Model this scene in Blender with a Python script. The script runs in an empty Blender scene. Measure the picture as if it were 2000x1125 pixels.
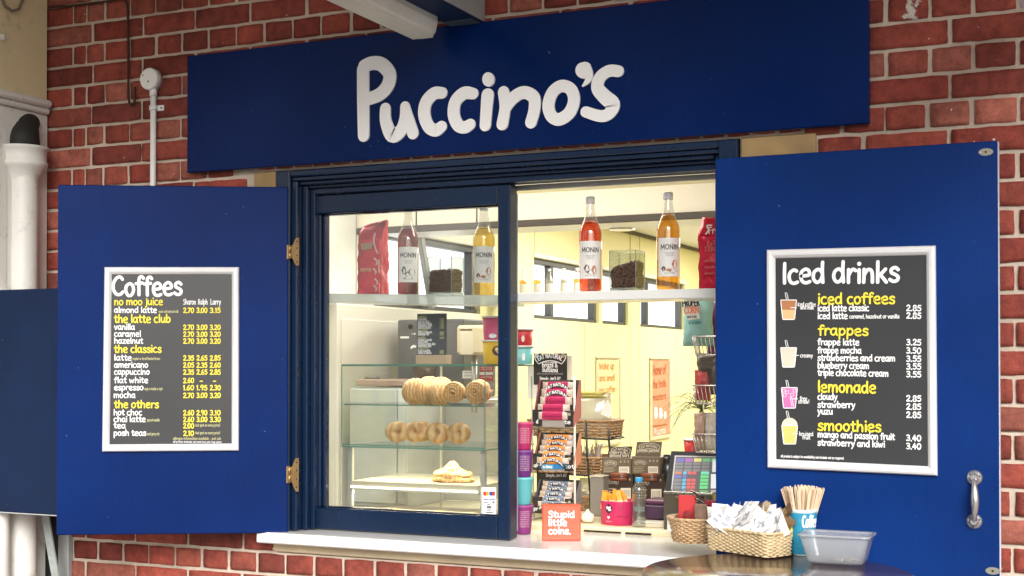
import bpy, math, random
import numpy as np
from mathutils import Vector, Matrix
from mathutils import noise as mnoise
random.seed(11)
R = math.radians
sc = bpy.context.scene
COL = sc.collection
V = Vector

# ------------------------------------------------------------------ camera (surveyed from the brick courses)
FPX, YAW, PITCH, SHIFT = 2638.5, .4277, .0134, 114.7
CAM = V((3.4965, -3.8176, 1.4821))
cf = V((-math.sin(YAW)*math.cos(PITCH), math.cos(YAW)*math.cos(PITCH), math.sin(PITCH)))
cr = V((math.cos(YAW), math.sin(YAW), 0)); cu = cr.cross(cf)
def ray(x, y): return cf + cr*((x-1000)/FPX) - cu*((y-562.5-SHIFT)/FPX)
def onY(x, y, Y): d = ray(x, y); return CAM + d*((Y-CAM.y)/d.y)
def onX(x, y, X): d = ray(x, y); return CAM + d*((X-CAM.x)/d.x)
def onZ(x, y, Z): d = ray(x, y); return CAM + d*((Z-CAM.z)/d.z)
def onP(x, y, P, n): d = ray(x, y); return CAM + d*((P-CAM).dot(n)/d.dot(n))
cam = bpy.data.cameras.new('camera'); co = bpy.data.objects.new('camera', cam); COL.objects.link(co)
co.location = CAM
co.rotation_euler = Matrix((cr, cu, -cf)).transposed().to_euler()
cam.sensor_width = 36; cam.lens = 36*FPX/2000; cam.shift_y = SHIFT/2000
cam.clip_start = .05; cam.clip_end = 2000
sc.camera = co

# ------------------------------------------------------------------ materials
MATS = {}
def nt(name):
    m = bpy.data.materials.new(name); m.use_nodes = True
    t = m.node_tree; return m, t, t.nodes['Principled BSDF'], t.nodes['Material Output']
def mat(name, c, rough=.5, metal=0, var=.12, vs=12., bump=0., bs=60., coat=0., spec=.5, emit=0, tex=True, dirt=0.):
    if name in MATS: return MATS[name]
    m, t, b, o = nt(name); N = t.nodes; L = t.links
    b.inputs['Roughness'].default_value = rough; b.inputs['Metallic'].default_value = metal
    b.inputs['Specular IOR Level'].default_value = spec
    if coat: b.inputs['Coat Weight'].default_value = coat; b.inputs['Coat Roughness'].default_value = .15
    tc = N.new('ShaderNodeTexCoord')
    n = N.new('ShaderNodeTexNoise'); n.inputs['Scale'].default_value = vs; n.inputs['Detail'].default_value = 6
    L.new(tc.outputs['Object'], n.inputs['Vector'])
    mx = N.new('ShaderNodeMix'); mx.data_type = 'RGBA'
    mx.inputs['A'].default_value = (*[x*(1-var) for x in c], 1); mx.inputs['B'].default_value = (*[min(1, x*(1+var)) for x in c], 1)
    L.new(n.outputs['Fac'], mx.inputs['Factor'])
    out = mx.outputs['Result']
    if dirt:
        n2 = N.new('ShaderNodeTexNoise'); n2.inputs['Scale'].default_value = 9; n2.inputs['Detail'].default_value = 9; n2.inputs['Roughness'].default_value = .75
        L.new(tc.outputs['Object'], n2.inputs['Vector'])
        rp = N.new('ShaderNodeValToRGB'); rp.color_ramp.elements[0].position = .56; rp.color_ramp.elements[1].position = .78
        L.new(n2.outputs['Fac'], rp.inputs['Fac'])
        mm = N.new('ShaderNodeMath'); mm.operation = 'MULTIPLY'; mm.inputs[1].default_value = dirt; L.new(rp.outputs['Color'], mm.inputs[0])
        m3 = N.new('ShaderNodeMix'); m3.data_type = 'RGBA'; m3.inputs['B'].default_value = (.05, .04, .03, 1)
        L.new(out, m3.inputs['A']); L.new(mm.outputs[0], m3.inputs['Factor']); out = m3.outputs['Result']
    L.new(out, b.inputs['Base Color'])
    rr = N.new('ShaderNodeMapRange'); rr.inputs['To Min'].default_value = max(.02, rough*.8); rr.inputs['To Max'].default_value = min(1, rough*1.2)
    L.new(n.outputs['Fac'], rr.inputs['Value']); L.new(rr.outputs['Result'], b.inputs['Roughness'])
    if bump:
        n3 = N.new('ShaderNodeTexNoise'); n3.inputs['Scale'].default_value = bs; n3.inputs['Detail'].default_value = 5
        L.new(tc.outputs['Object'], n3.inputs['Vector'])
        bp = N.new('ShaderNodeBump'); bp.inputs['Strength'].default_value = bump; bp.inputs['Distance'].default_value = .004
        L.new(n3.outputs['Fac'], bp.inputs['Height']); L.new(bp.outputs['Normal'], b.inputs['Normal'])
    if emit:
        b.inputs['Emission Color'].default_value = (*c, 1); b.inputs['Emission Strength'].default_value = emit
    MATS[name] = m; return m
def weather(m, chip=(.5, .55, .6), amt=.28):
    """brush streaks, faded patches and a few tiny chips on a painted board"""
    t = m.node_tree; N = t.nodes; L = t.links; b = N['Principled BSDF']; src = b.inputs['Base Color'].links[0].from_socket
    tc = N.new('ShaderNodeTexCoord'); mp = N.new('ShaderNodeMapping'); mp.inputs['Scale'].default_value = (60, 60, 2.2); L.new(tc.outputs['Object'], mp.inputs['Vector'])
    a = N.new('ShaderNodeTexNoise'); a.inputs['Scale'].default_value = 3; a.inputs['Detail'].default_value = 4; L.new(mp.outputs['Vector'], a.inputs['Vector'])
    c = N.new('ShaderNodeTexNoise'); c.inputs['Scale'].default_value = 1.6; c.inputs['Detail'].default_value = 6; L.new(tc.outputs['Object'], c.inputs['Vector'])
    ad = N.new('ShaderNodeMath'); ad.operation = 'MULTIPLY_ADD'; ad.inputs[1].default_value = .35; L.new(a.outputs['Fac'], ad.inputs[0]); L.new(c.outputs['Fac'], ad.inputs[2])
    r = N.new('ShaderNodeValToRGB'); r.color_ramp.elements[0].position = .45; r.color_ramp.elements[0].color = (.74, .76, .78, 1); r.color_ramp.elements[1].position = .92; r.color_ramp.elements[1].color = (1.22, 1.22, 1.2, 1); L.new(ad.outputs[0], r.inputs['Fac'])
    mu = N.new('ShaderNodeMix'); mu.data_type = 'RGBA'; mu.blend_type = 'MULTIPLY'; mu.inputs['Factor'].default_value = 1; L.new(src, mu.inputs['A']); L.new(r.outputs['Color'], mu.inputs['B'])
    v = N.new('ShaderNodeTexNoise'); v.inputs['Scale'].default_value = 75; v.inputs['Detail'].default_value = 2; L.new(tc.outputs['Object'], v.inputs['Vector'])
    rv = N.new('ShaderNodeValToRGB'); rv.color_ramp.elements[0].position = .775; rv.color_ramp.elements[1].position = .80; L.new(v.outputs['Fac'], rv.inputs['Fac'])
    f = N.new('ShaderNodeMath'); f.operation = 'MULTIPLY'; f.inputs[1].default_value = amt; L.new(rv.outputs['Color'], f.inputs[0])
    mx = N.new('ShaderNodeMix'); mx.data_type = 'RGBA'; mx.inputs['B'].default_value = (*chip, 1); L.new(mu.outputs['Result'], mx.inputs['A']); L.new(f.outputs[0], mx.inputs['Factor'])
    L.new(mx.outputs['Result'], b.inputs['Base Color'])
def thin(name, tint, gloss=.08, rough=.02, diff=0., dcol=None):
    """thin clear material: see-through with a reflecting surface and a share of diffuse body"""
    if name in MATS: return MATS[name]
    m, t, b, o = nt(name); N = t.nodes; L = t.links; N.remove(b)
    tr = N.new('ShaderNodeBsdfTransparent'); tr.inputs['Color'].default_value = (*tint, 1)
    gl = N.new('ShaderNodeBsdfGlossy'); gl.inputs['Roughness'].default_value = rough
    lw_ = N.new('ShaderNodeLayerWeight'); lw_.inputs['Blend'].default_value = .5
    pw = N.new('ShaderNodeMath'); pw.operation = 'POWER'; pw.inputs[1].default_value = 4.5; L.new(lw_.outputs['Facing'], pw.inputs[0])
    ml = N.new('ShaderNodeMath'); ml.operation = 'MULTIPLY_ADD'; ml.inputs[1].default_value = .75; ml.inputs[2].default_value = gloss*.22
    L.new(pw.outputs[0], ml.inputs[0])
    base = tr.outputs[0]
    if diff:
        d = N.new('ShaderNodeBsdfDiffuse'); tl = N.new('ShaderNodeBsdfTranslucent')
        n = N.new('ShaderNodeTexNoise'); n.inputs['Scale'].default_value = 30
        cr_ = N.new('ShaderNodeMix'); cr_.data_type = 'RGBA'; dc = dcol or tint
        cr_.inputs['A'].default_value = (*[x*.85 for x in dc], 1); cr_.inputs['B'].default_value = (*[min(1, x*1.12) for x in dc], 1)
        L.new(n.outputs['Fac'], cr_.inputs['Factor']); L.new(cr_.outputs['Result'], d.inputs['Color']); L.new(cr_.outputs['Result'], tl.inputs['Color'])
        a = N.new('ShaderNodeMixShader'); a.inputs[0].default_value = .5; L.new(d.outputs[0], a.inputs[1]); L.new(tl.outputs[0], a.inputs[2])
        k = N.new('ShaderNodeMixShader'); k.inputs[0].default_value = diff; L.new(base, k.inputs[1]); L.new(a.outputs[0], k.inputs[2]); base = k.outputs[0]
    x = N.new('ShaderNodeMixShader'); L.new(ml.outputs[0], x.inputs[0]); L.new(base, x.inputs[1]); L.new(gl.outputs[0], x.inputs[2])
    L.new(x.outputs[0], o.inputs['Surface'])
    MATS[name] = m; return m
def glow(name, c, s):
    if name in MATS: return MATS[name]
    m, t, b, o = nt(name)
    n = t.nodes.new('ShaderNodeTexNoise'); n.inputs['Scale'].default_value = 4
    mr = t.nodes.new('ShaderNodeMapRange'); mr.inputs['To Min'].default_value = s*.93; mr.inputs['To Max'].default_value = s*1.07
    t.links.new(n.outputs['Fac'], mr.inputs['Value']); t.links.new(mr.outputs['Result'], b.inputs['Emission Strength'])
    b.inputs['Base Color'].default_value = (*c, 1); b.inputs['Emission Color'].default_value = (*c, 1)
    MATS[name] = m; return m

# ------------------------------------------------------------------ mesh builder
class MB:
    def __init__(s): s.v = []; s.f = []; s.m = []; s.sm = []; s.attr = None; s.k = 0
    def add(s, vs, fs, mi=0, smooth=False):
        o = len(s.v); s.v += [tuple(p) for p in vs]
        for f in fs: s.f.append([i+o for i in f]); s.m.append(mi); s.sm.append(smooth)
        return s
    def box(s, x0, x1, y0, y1, z0, z1, mi=0, b=0., T=None):
        x0, x1 = min(x0, x1), max(x0, x1); y0, y1 = min(y0, y1), max(y0, y1); z0, z1 = min(z0, z1), max(z0, z1)
        if b <= 0:
            vs = [V((x, y, z)) for z in (z0, z1) for y in (y0, y1) for x in (x0, x1)]
            fs = [(0, 2, 3, 1), (4, 5, 7, 6), (0, 1, 5, 4), (2, 6, 7, 3), (0, 4, 6, 2), (1, 3, 7, 5)]
        else:
            b = min(b, (x1-x0)*.45, (y1-y0)*.45, (z1-z0)*.45)
            vs = []; idx = {}
            for ix, x in ((0, x0), (1, x1)):
                for iy, y in ((0, y0), (1, y1)):
                    for iz, z in ((0, z0), (1, z1)):
                        sx = b if ix == 0 else -b; sy = b if iy == 0 else -b; sz = b if iz == 0 else -b
                        idx[ix, iy, iz] = len(vs)
                        vs += [V((x, y+sy, z+sz)), V((x+sx, y, z+sz)), V((x+sx, y+sy, z))]
            I = lambda a, bb, c, k: idx[a, bb, c]+k
            fs = [(I(0,0,0,0), I(0,0,1,0), I(0,1,1,0), I(0,1,0,0)), (I(1,0,0,0), I(1,1,0,0), I(1,1,1,0), I(1,0,1,0)),
                  (I(0,0,0,1), I(1,0,0,1), I(1,0,1,1), I(0,0,1,1)), (I(0,1,0,1), I(0,1,1,1), I(1,1,1,1), I(1,1,0,1)),
                  (I(0,0,0,2), I(0,1,0,2), I(1,1,0,2), I(1,0,0,2)), (I(0,0,1,2), I(1,0,1,2), I(1,1,1,2), I(0,1,1,2))]
            for iy in (0, 1):
                for iz in (0, 1): fs.append((I(0,iy,iz,1), I(1,iy,iz,1), I(1,iy,iz,2), I(0,iy,iz,2)))
            for ix in (0, 1):
                for iz in (0, 1): fs.append((I(ix,0,iz,0), I(ix,1,iz,0), I(ix,1,iz,2), I(ix,0,iz,2)))
                for iy in (0, 1): fs.append((I(ix,iy,0,0), I(ix,iy,1,0), I(ix,iy,1,1), I(ix,iy,0,1)))
            for k in idx.values(): fs.append((k, k+1, k+2))
        if T is not None: vs = [T @ p for p in vs]
        return s.add(vs, fs, mi)
    def lathe(s, prof, c=(0, 0, 0), n=28, mi=0, T=None, smooth=True, mis=None, caps=True):
        vs = []; c = V(c)
        for r_, z in prof:
            for i in range(n):
                a = 2*math.pi*i/n; vs.append(c+V((r_*math.cos(a), r_*math.sin(a), z)))
        if T is not None: vs = [T @ p for p in vs]
        o = len(s.v); s.v += [tuple(p) for p in vs]
        for j in range(len(prof)-1):
            for i in range(n):
                k = (i+1) % n
                s.f.append([o+j*n+i, o+j*n+k, o+(j+1)*n+k, o+(j+1)*n+i]); s.m.append(mis[j] if mis else mi); s.sm.append(smooth)
        if caps:
            if prof[0][0] > 1e-4: s.f.append([o+i for i in range(n)][::-1]); s.m.append(mis[0] if mis else mi); s.sm.append(False)
            if prof[-1][0] > 1e-4: s.f.append([o+(len(prof)-1)*n+i for i in range(n)]); s.m.append(mis[-1] if mis else mi); s.sm.append(False)
        return s
    def tube(s, pts, r, n=8, mi=0, closed=False, flat=1.):
        P = [V(p) for p in pts]; m = len(P); rs = r if isinstance(r, (list, tuple)) else [r]*m
        o = len(s.v); up = None
        for i, p in enumerate(P):
            if closed: t = P[(i+1) % m]-P[i-1]
            else: t = P[min(i+1, m-1)]-P[max(i-1, 0)]
            t.normalize()
            if up is None: up = V((0, 0, 1)) if abs(t.z) < .9 else V((1, 0, 0))
            a = t.cross(up)
            if a.length < 1e-6: a = t.orthogonal()
            a.normalize(); bb = a.cross(t).normalized(); up = bb
            for k in range(n):
                an = 2*math.pi*k/n; s.v.append(tuple(p+a*(rs[i]*math.cos(an))+bb*(rs[i]*flat*math.sin(an))))
        for i in range(m if closed else m-1):
            j = (i+1) % m
            for k in range(n):
                l = (k+1) % n
                s.f.append([o+i*n+k, o+i*n+l, o+j*n+l, o+j*n+k]); s.m.append(mi); s.sm.append(True)
        if not closed:
            s.f.append([o+k for k in range(n)][::-1]); s.f.append([o+(m-1)*n+k for k in range(n)]); s.m += [mi]*2; s.sm += [False]*2
        return s
    def poly(s, pts, mi=0): return s.add(pts, [list(range(len(pts)))], mi)
    def loft(s, rings, mi=0, cap0=True, cap1=True, smooth=True, closed=True):
        n = len(rings[0]); o = len(s.v)
        for r_ in rings: s.v += [tuple(p) for p in r_]
        for j in range(len(rings)-1):
            for i in range(n if closed else n-1):
                k = (i+1) % n
                s.f.append([o+j*n+i, o+j*n+k, o+(j+1)*n+k, o+(j+1)*n+i]); s.m.append(mi); s.sm.append(smooth)
        if cap0: s.f.append([o+i for i in range(n)][::-1]); s.m.append(mi); s.sm.append(False)
        if cap1: s.f.append([o+(len(rings)-1)*n+i for i in range(n)]); s.m.append(mi); s.sm.append(False)
        return s
    def build(s, name, mats, parent=None, loc=None, bevel=0, recalc=True):
        me = bpy.data.meshes.new(name); me.from_pydata(s.v, [], s.f)
        for m in (mats if isinstance(mats, (list, tuple)) else [mats]): me.materials.append(m)
        me.polygons.foreach_set('material_index', s.m); me.polygons.foreach_set('use_smooth', s.sm)
        if recalc:
            import bmesh
            b = bmesh.new(); b.from_mesh(me); bmesh.ops.recalc_face_normals(b, faces=b.faces); b.to_mesh(me); b.free()
        me.update()
        o = bpy.data.objects.new(name, me); COL.objects.link(o)
        if parent is not None: o.parent = parent; o.matrix_parent_inverse = parent.matrix_basis.inverted()
        return o
def empty(name, label, cat, loc=(0, 0, 0), group=None):
    o = bpy.data.objects.new(name, None); COL.objects.link(o); o.location = loc; o.empty_display_size = .05
    o['label'] = label; o['category'] = cat
    if group: o['group'] = group
    return o
def tag(o, label, cat, group=None):
    o['label'] = label; o['category'] = cat
    if group: o['group'] = group
    return o
def struct(o): o['kind'] = 'structure'; return o
def copy_tree(o, parent=None):
    c = o.copy(); COL.objects.link(c)
    if parent is not None: c.parent = parent
    for ch in list(o.children): copy_tree(ch, c)
    return c

# ------------------------------------------------------------------ hand-lettered stroke font
G = {}
def g(ch, adv, *st): G[ch] = (adv, st)
g(' ', .28)
g('a', .58, [(.44,.48),(.3,.59),(.1,.48),(.06,.22),(.2,.04),(.36,.12),(.45,.4)], [(.46,.58),(.45,.22),(.52,.02)])
g('b', .55, [(.09,1),(.09,.5),(.09,.04)], [(.1,.4),(.28,.58),(.45,.42),(.43,.14),(.26,.02),(.1,.12)])
g('c', .5, [(.40,.54),(.27,.59),(.11,.48),(.06,.28),(.14,.07),(.30,.02),(.44,.07)])
g('d', .58, [(.43,.46),(.28,.58),(.09,.46),(.06,.2),(.2,.03),(.36,.1),(.44,.25)], [(.46,1),(.45,.5),(.48,.03)])
g('e', .54, [(.08,.30),(.26,.31),(.45,.36),(.41,.53),(.27,.59),(.1,.48),(.06,.26),(.15,.06),(.31,.01),(.46,.06)])
g('f', .42, [(.42,.88),(.34,.99),(.22,.94),(.18,.7),(.18,.03)], [(.03,.55),(.2,.56),(.36,.58)])
g('g', .56, [(.43,.46),(.28,.58),(.09,.46),(.06,.24),(.2,.08),(.36,.14),(.44,.3)], [(.46,.57),(.46,.1),(.42,-.2),(.26,-.31),(.08,-.22)])
g('h', .56, [(.09,1),(.09,.5),(.08,.03)], [(.1,.34),(.24,.55),(.4,.52),(.45,.3),(.45,.03)])
g('i', .22, [(.11,.56),(.11,.3),(.11,.03)], [(.11,.90),(.115,.92)])
g('j', .28, [(.2,.56),(.2,.1),(.17,-.18),(.03,-.26)], [(.2,.8),(.205,.82)])
g('k', .53, [(.09,1),(.09,.5),(.09,.03)], [(.42,.57),(.26,.4),(.11,.28)], [(.2,.33),(.34,.18),(.46,.03)])
g('l', .23, [(.11,1),(.1,.5),(.12,.03)])
g('m', .82, [(.09,.57),(.09,.3),(.08,.03)], [(.1,.34),(.22,.55),(.36,.52),(.4,.3),(.4,.03)], [(.41,.34),(.54,.55),(.68,.52),(.72,.3),(.72,.03)])
g('n', .56, [(.09,.57),(.09,.3),(.08,.03)], [(.1,.34),(.24,.55),(.4,.52),(.45,.3),(.45,.03)])
g('o', .55, [(.28,.58),(.1,.48),(.06,.26),(.18,.04),(.36,.06),(.47,.28),(.42,.5),(.28,.58)])
g('p', .55, [(.09,.57),(.09,.2),(.08,-.3)], [(.1,.42),(.28,.58),(.45,.44),(.44,.18),(.28,.04),(.1,.12)])
g('q', .56, [(.43,.46),(.28,.58),(.09,.46),(.06,.2),(.2,.04),(.36,.1),(.44,.25)], [(.46,.57),(.46,.1),(.47,-.3)])
g('r', .42, [(.09,.57),(.09,.3),(.09,.03)], [(.1,.34),(.2,.52),(.3,.58),(.4,.52)])
g('s', .46, [(.4,.5),(.28,.59),(.12,.52),(.12,.38),(.28,.3),(.4,.2),(.36,.06),(.2,.02),(.05,.1)])
g('t', .42, [(.19,.86),(.18,.4),(.2,.1),(.28,.03),(.38,.08)], [(.03,.56),(.2,.57),(.36,.58)])
g('u', .56, [(.09,.57),(.08,.25),(.16,.06),(.3,.05),(.42,.22),(.45,.4)], [(.46,.57),(.45,.3),(.49,.03)])
g('v', .5, [(.06,.57),(.16,.28),(.24,.04)], [(.24,.04),(.34,.3),(.43,.57)])
g('w', .74, [(.06,.57),(.13,.28),(.2,.04)], [(.2,.04),(.28,.24),(.35,.46)], [(.35,.46),(.42,.24),(.5,.04)], [(.5,.04),(.58,.3),(.66,.57)])
g('x', .5, [(.07,.57),(.24,.3),(.43,.03)], [(.42,.57),(.24,.3),(.06,.03)])
g('y', .52, [(.07,.57),(.14,.3),(.26,.1)], [(.45,.57),(.34,.24),(.2,-.1),(.06,-.28)])
g('z', .48, [(.06,.56),(.22,.57),(.4,.56)], [(.4,.56),(.22,.3),(.06,.04)], [(.06,.04),(.24,.03),(.42,.04)])
g('0', .55, [(.28,.72),(.1,.6),(.06,.34),(.16,.06),(.34,.04),(.47,.3),(.44,.6),(.28,.72)])
g('1', .3, [(.04,.6),(.14,.72)], [(.15,.72),(.15,.4),(.15,.03)])
g('2', .5, [(.07,.58),(.18,.72),(.36,.68),(.4,.5),(.24,.26),(.07,.05)], [(.07,.04),(.24,.04),(.44,.05)])
g('3', .5, [(.08,.66),(.24,.72),(.39,.62),(.34,.44),(.2,.39)], [(.2,.39),(.38,.34),(.42,.16),(.28,.03),(.06,.08)])
g('4', .52, [(.3,.72),(.18,.5),(.06,.26)], [(.06,.25),(.26,.24),(.47,.25)], [(.34,.5),(.34,.25),(.34,.02)])
g('5', .5, [(.41,.7),(.26,.71),(.13,.7)], [(.13,.7),(.11,.55),(.1,.42)], [(.1,.42),(.26,.46),(.4,.36),(.4,.14),(.26,.03),(.06,.08)])
g('6', .52, [(.36,.72),(.18,.56),(.07,.3),(.14,.07),(.3,.03),(.43,.16),(.38,.34),(.22,.38),(.09,.26)])
g('7', .48, [(.05,.69),(.22,.7),(.42,.7)], [(.42,.7),(.28,.4),(.17,.03)])
g('8', .52, [(.26,.4),(.1,.52),(.16,.7),(.34,.71),(.42,.55),(.26,.4),(.08,.26),(.12,.06),(.3,.02),(.45,.14),(.4,.32),(.26,.4)])
g('9', .52, [(.42,.52),(.28,.38),(.12,.42),(.08,.58),(.2,.72),(.36,.7),(.43,.54),(.4,.3),(.3,.03)])
g('.', .22, [(.1,.03),(.105,.05)])
g(',', .22, [(.12,.06),(.08,-.1)])
g('-', .4, [(.08,.32),(.3,.33)])
g('!', .24, [(.12,1),(.12,.6),(.11,.32)], [(.11,.04),(.115,.06)])
g('?', .46, [(.06,.84),(.2,.98),(.38,.9),(.38,.7),(.22,.52),(.2,.32)], [(.2,.04),(.205,.06)])
g("'", .2, [(.11,1),(.08,.78)])
g('&', .68, [(.6,.03),(.36,.36),(.18,.7),(.26,.92),(.4,.84),(.36,.62),(.14,.4),(.08,.18),(.22,.03),(.42,.1),(.58,.38)])
g('%', .7, [(.16,.72),(.06,.6),(.16,.46),(.26,.6),(.16,.72)], [(.58,.72),(.14,.02)], [(.54,.28),(.44,.15),(.54,.02),(.64,.15),(.54,.28)])
def caps():
    g('A', .68, [(.05,.03),(.2,.5),(.33,.97)], [(.33,.97),(.47,.5),(.62,.03)], [(.15,.34),(.33,.34),(.52,.34)])
    g('B', .6, [(.1,.97),(.1,.5),(.1,.03)], [(.1,.96),(.34,.95),(.44,.76),(.3,.56),(.1,.54)], [(.1,.54),(.38,.52),(.5,.28),(.36,.05),(.1,.03)])
    g('C', .64, [(.56,.84),(.44,.97),(.24,.9),(.08,.62),(.08,.3),(.24,.06),(.44,.05),(.58,.18)])
    g('D', .66, [(.1,.97),(.1,.5),(.1,.03)], [(.1,.96),(.36,.9),(.55,.64),(.54,.34),(.36,.08),(.1,.03)])
    g('E', .56, [(.1,.97),(.1,.5),(.1,.03)], [(.1,.96),(.3,.96),(.5,.97)], [(.1,.52),(.28,.52),(.44,.53)], [(.1,.03),(.3,.03),(.5,.04)])
    g('F', .54, [(.1,.97),(.1,.5),(.1,.03)], [(.1,.96),(.3,.96),(.5,.97)], [(.1,.52),(.28,.52),(.42,.53)])
    g('H', .68, [(.1,.97),(.1,.5),(.1,.03)], [(.56,.97),(.56,.5),(.56,.03)], [(.1,.5),(.3,.5),(.56,.52)])
    g('I', .26, [(.13,.98),(.12,.5),(.13,.03)])
    g('L', .52, [(.1,.97),(.1,.5),(.1,.03)], [(.1,.03),(.28,.03),(.48,.05)])
    g('M', .84, [(.1,.03),(.12,.5),(.14,.97)], [(.14,.97),(.28,.6),(.42,.28)], [(.42,.28),(.56,.6),(.7,.97)], [(.7,.97),(.72,.5),(.74,.03)])
    g('N', .7, [(.1,.03),(.1,.5),(.1,.97)], [(.1,.97),(.34,.5),(.58,.03)], [(.58,.03),(.58,.5),(.58,.97)])
    g('O', .72, [(.36,.97),(.14,.84),(.07,.5),(.16,.16),(.36,.03),(.56,.16),(.65,.5),(.58,.84),(.36,.97)])
    g('P', .6, [(.1,.97),(.1,.5),(.1,.03)], [(.1,.94),(.34,.97),(.5,.78),(.42,.54),(.1,.46)])
    g('R', .62, [(.1,.97),(.1,.5),(.1,.03)], [(.1,.95),(.34,.96),(.48,.76),(.38,.55),(.12,.5)], [(.26,.5),(.4,.28),(.55,.03)])
    g('S', .56, [(.48,.82),(.34,.97),(.14,.9),(.1,.7),(.26,.54),(.44,.4),(.48,.2),(.34,.05),(.18,.04),(.05,.16)])
    g('T', .6, [(.3,.97),(.3,.5),(.3,.03)], [(.04,.96),(.3,.96),(.56,.97)])
    g('U', .66, [(.1,.97),(.1,.4),(.18,.1),(.34,.03),(.5,.12),(.56,.4),(.56,.97)])
    g('V', .62, [(.05,.97),(.18,.5),(.31,.03)], [(.31,.03),(.44,.5),(.57,.97)])
    g('W', .9, [(.06,.97),(.14,.5),(.22,.03)], [(.22,.03),(.34,.4),(.44,.74)], [(.44,.74),(.54,.4),(.64,.03)], [(.64,.03),(.74,.5),(.83,.97)])
    g('G', .66, [(.56,.84),(.42,.97),(.2,.88),(.08,.6),(.1,.26),(.28,.04),(.5,.12),(.57,.42)], [(.36,.44),(.58,.44)])
    g('Y', .6, [(.05,.97),(.17,.72),(.3,.5)], [(.55,.97),(.43,.72),(.3,.5)], [(.3,.5),(.3,.25),(.3,.03)])
caps()
def spline(P, sub):
    if len(P) < 3: return P[:]
    out = []; closed = P[0] == P[-1]; n = len(P)
    for i in range(n-1):
        p0 = P[i-1] if i else (P[-2] if closed else P[0]); p1 = P[i]; p2 = P[i+1]
        p3 = P[i+2] if i+2 < n else (P[1] if closed else P[-1])
        for k in range(sub):
            t = k/sub; a, b = [], []
            out.append(tuple(.5*((2*p1[j])+(-p0[j]+p2[j])*t+(2*p0[j]-5*p1[j]+4*p2[j]-p3[j])*t*t+(-p0[j]+3*p1[j]-3*p2[j]+p3[j])*t**3) for j in range(len(p1))))
    out.append(P[-1]); return out
def ribbon(mb, P, w, mf, mi, lift, cap=6, depth=0.):
    """flat brush stroke with round ends; P in metres on the surface, mf maps (u,v,h) to space"""
    n = len(P); ws = w if isinstance(w, (list, tuple)) else [w]*n
    if n == 2 and math.hypot(P[1][0]-P[0][0], P[1][1]-P[0][1]) < ws[0]*.6:      # a dot
        c = [mf(P[0][0]+ws[0]*.62*math.cos(2*math.pi*k/12), P[0][1]+ws[0]*.62*math.sin(2*math.pi*k/12), lift) for k in range(12)]
        mb.poly(c, mi)
        if depth: _side(mb, [(P[0][0]+ws[0]*.62*math.cos(2*math.pi*k/12), P[0][1]+ws[0]*.62*math.sin(2*math.pi*k/12)) for k in range(12)], mf, mi, lift, depth)
        return
    L, Rr, th = [], [], []
    closed = P[0] == P[-1] and n > 3
    for i in range(n):
        if closed: a = P[i-1] if i else P[-2]; b = P[i+1] if i < n-1 else P[1]
        else: a = P[max(i-1, 0)]; b = P[min(i+1, n-1)]
        dx, dy = b[0]-a[0], b[1]-a[1]; l = math.hypot(dx, dy) or 1; nx, ny = -dy/l, dx/l; h = ws[i]/2
        L.append((P[i][0]+nx*h, P[i][1]+ny*h)); Rr.append((P[i][0]-nx*h, P[i][1]-ny*h)); th.append(math.atan2(dy, dx))
    vs = [mf(*p, lift) for p in L]+[mf(*p, lift) for p in Rr]
    mb.add(vs, [(i, n+i, n+i+1, i+1) for i in range(n-1)], mi)
    if closed:
        if depth: _side(mb, L, mf, mi, lift, depth); _side(mb, Rr, mf, mi, lift, depth)
        return
    endc = []
    for (i, s0) in ((0, math.pi/2), (n-1, -math.pi/2)):
        arc = [(P[i][0]+ws[i]/2*math.cos(th[i]+s0+math.pi*k/cap), P[i][1]+ws[i]/2*math.sin(th[i]+s0+math.pi*k/cap)) for k in range(cap+1)]
        mb.poly([mf(*p, lift) for p in arc], mi); endc.append(arc)
    if depth: _side(mb, L[::-1]+endc[0][1:-1]+Rr+endc[1][1:-1], mf, mi, lift, depth)
def _side(mb, out, mf, mi, lift, depth):
    n = len(out); vs = [mf(*p, lift) for p in out]+[mf(*p, lift-depth) for p in out]
    mb.add(vs, [(i, (i+1) % n, n+(i+1) % n, n+i) for i in range(n)], mi)
def twidth(s): return sum(G.get(c, G['o'])[0] for c in s)
def text(mb, s, mf, width, height, weight=.16, mi=0, lift=.0008, sub=3, jig=.02, u0=0., v0=0.):
    """lettering whose baseline starts at (u0,v0), fitted to width; height is the height of a tall letter"""
    sx = width/twidth(s); x = u0; k = 0; w = weight*min(height, sx*1.3)
    for ch in s:
        adv, st = G.get(ch, G['o']); jy = random.uniform(-jig, jig)*height
        for stroke in st:
            xm = (lambda y: y*1.14 if y <= .6 else .684+(y-.6)*.79) if ch.islower() else (lambda y: y)
            P = [(x+p[0]*sx*.95, v0+xm(p[1])*height+jy) for p in spline(list(stroke), sub)]
            if stroke[0] == stroke[-1]: P[-1] = P[0]
            ribbon(mb, P, w, mf, mi, lift+.00012*(k % 4)); k += 1
        x += adv*sx
def frame_map(o, rx, up, n): return lambda u, v, h: o+rx*u+up*v+n*h
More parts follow.
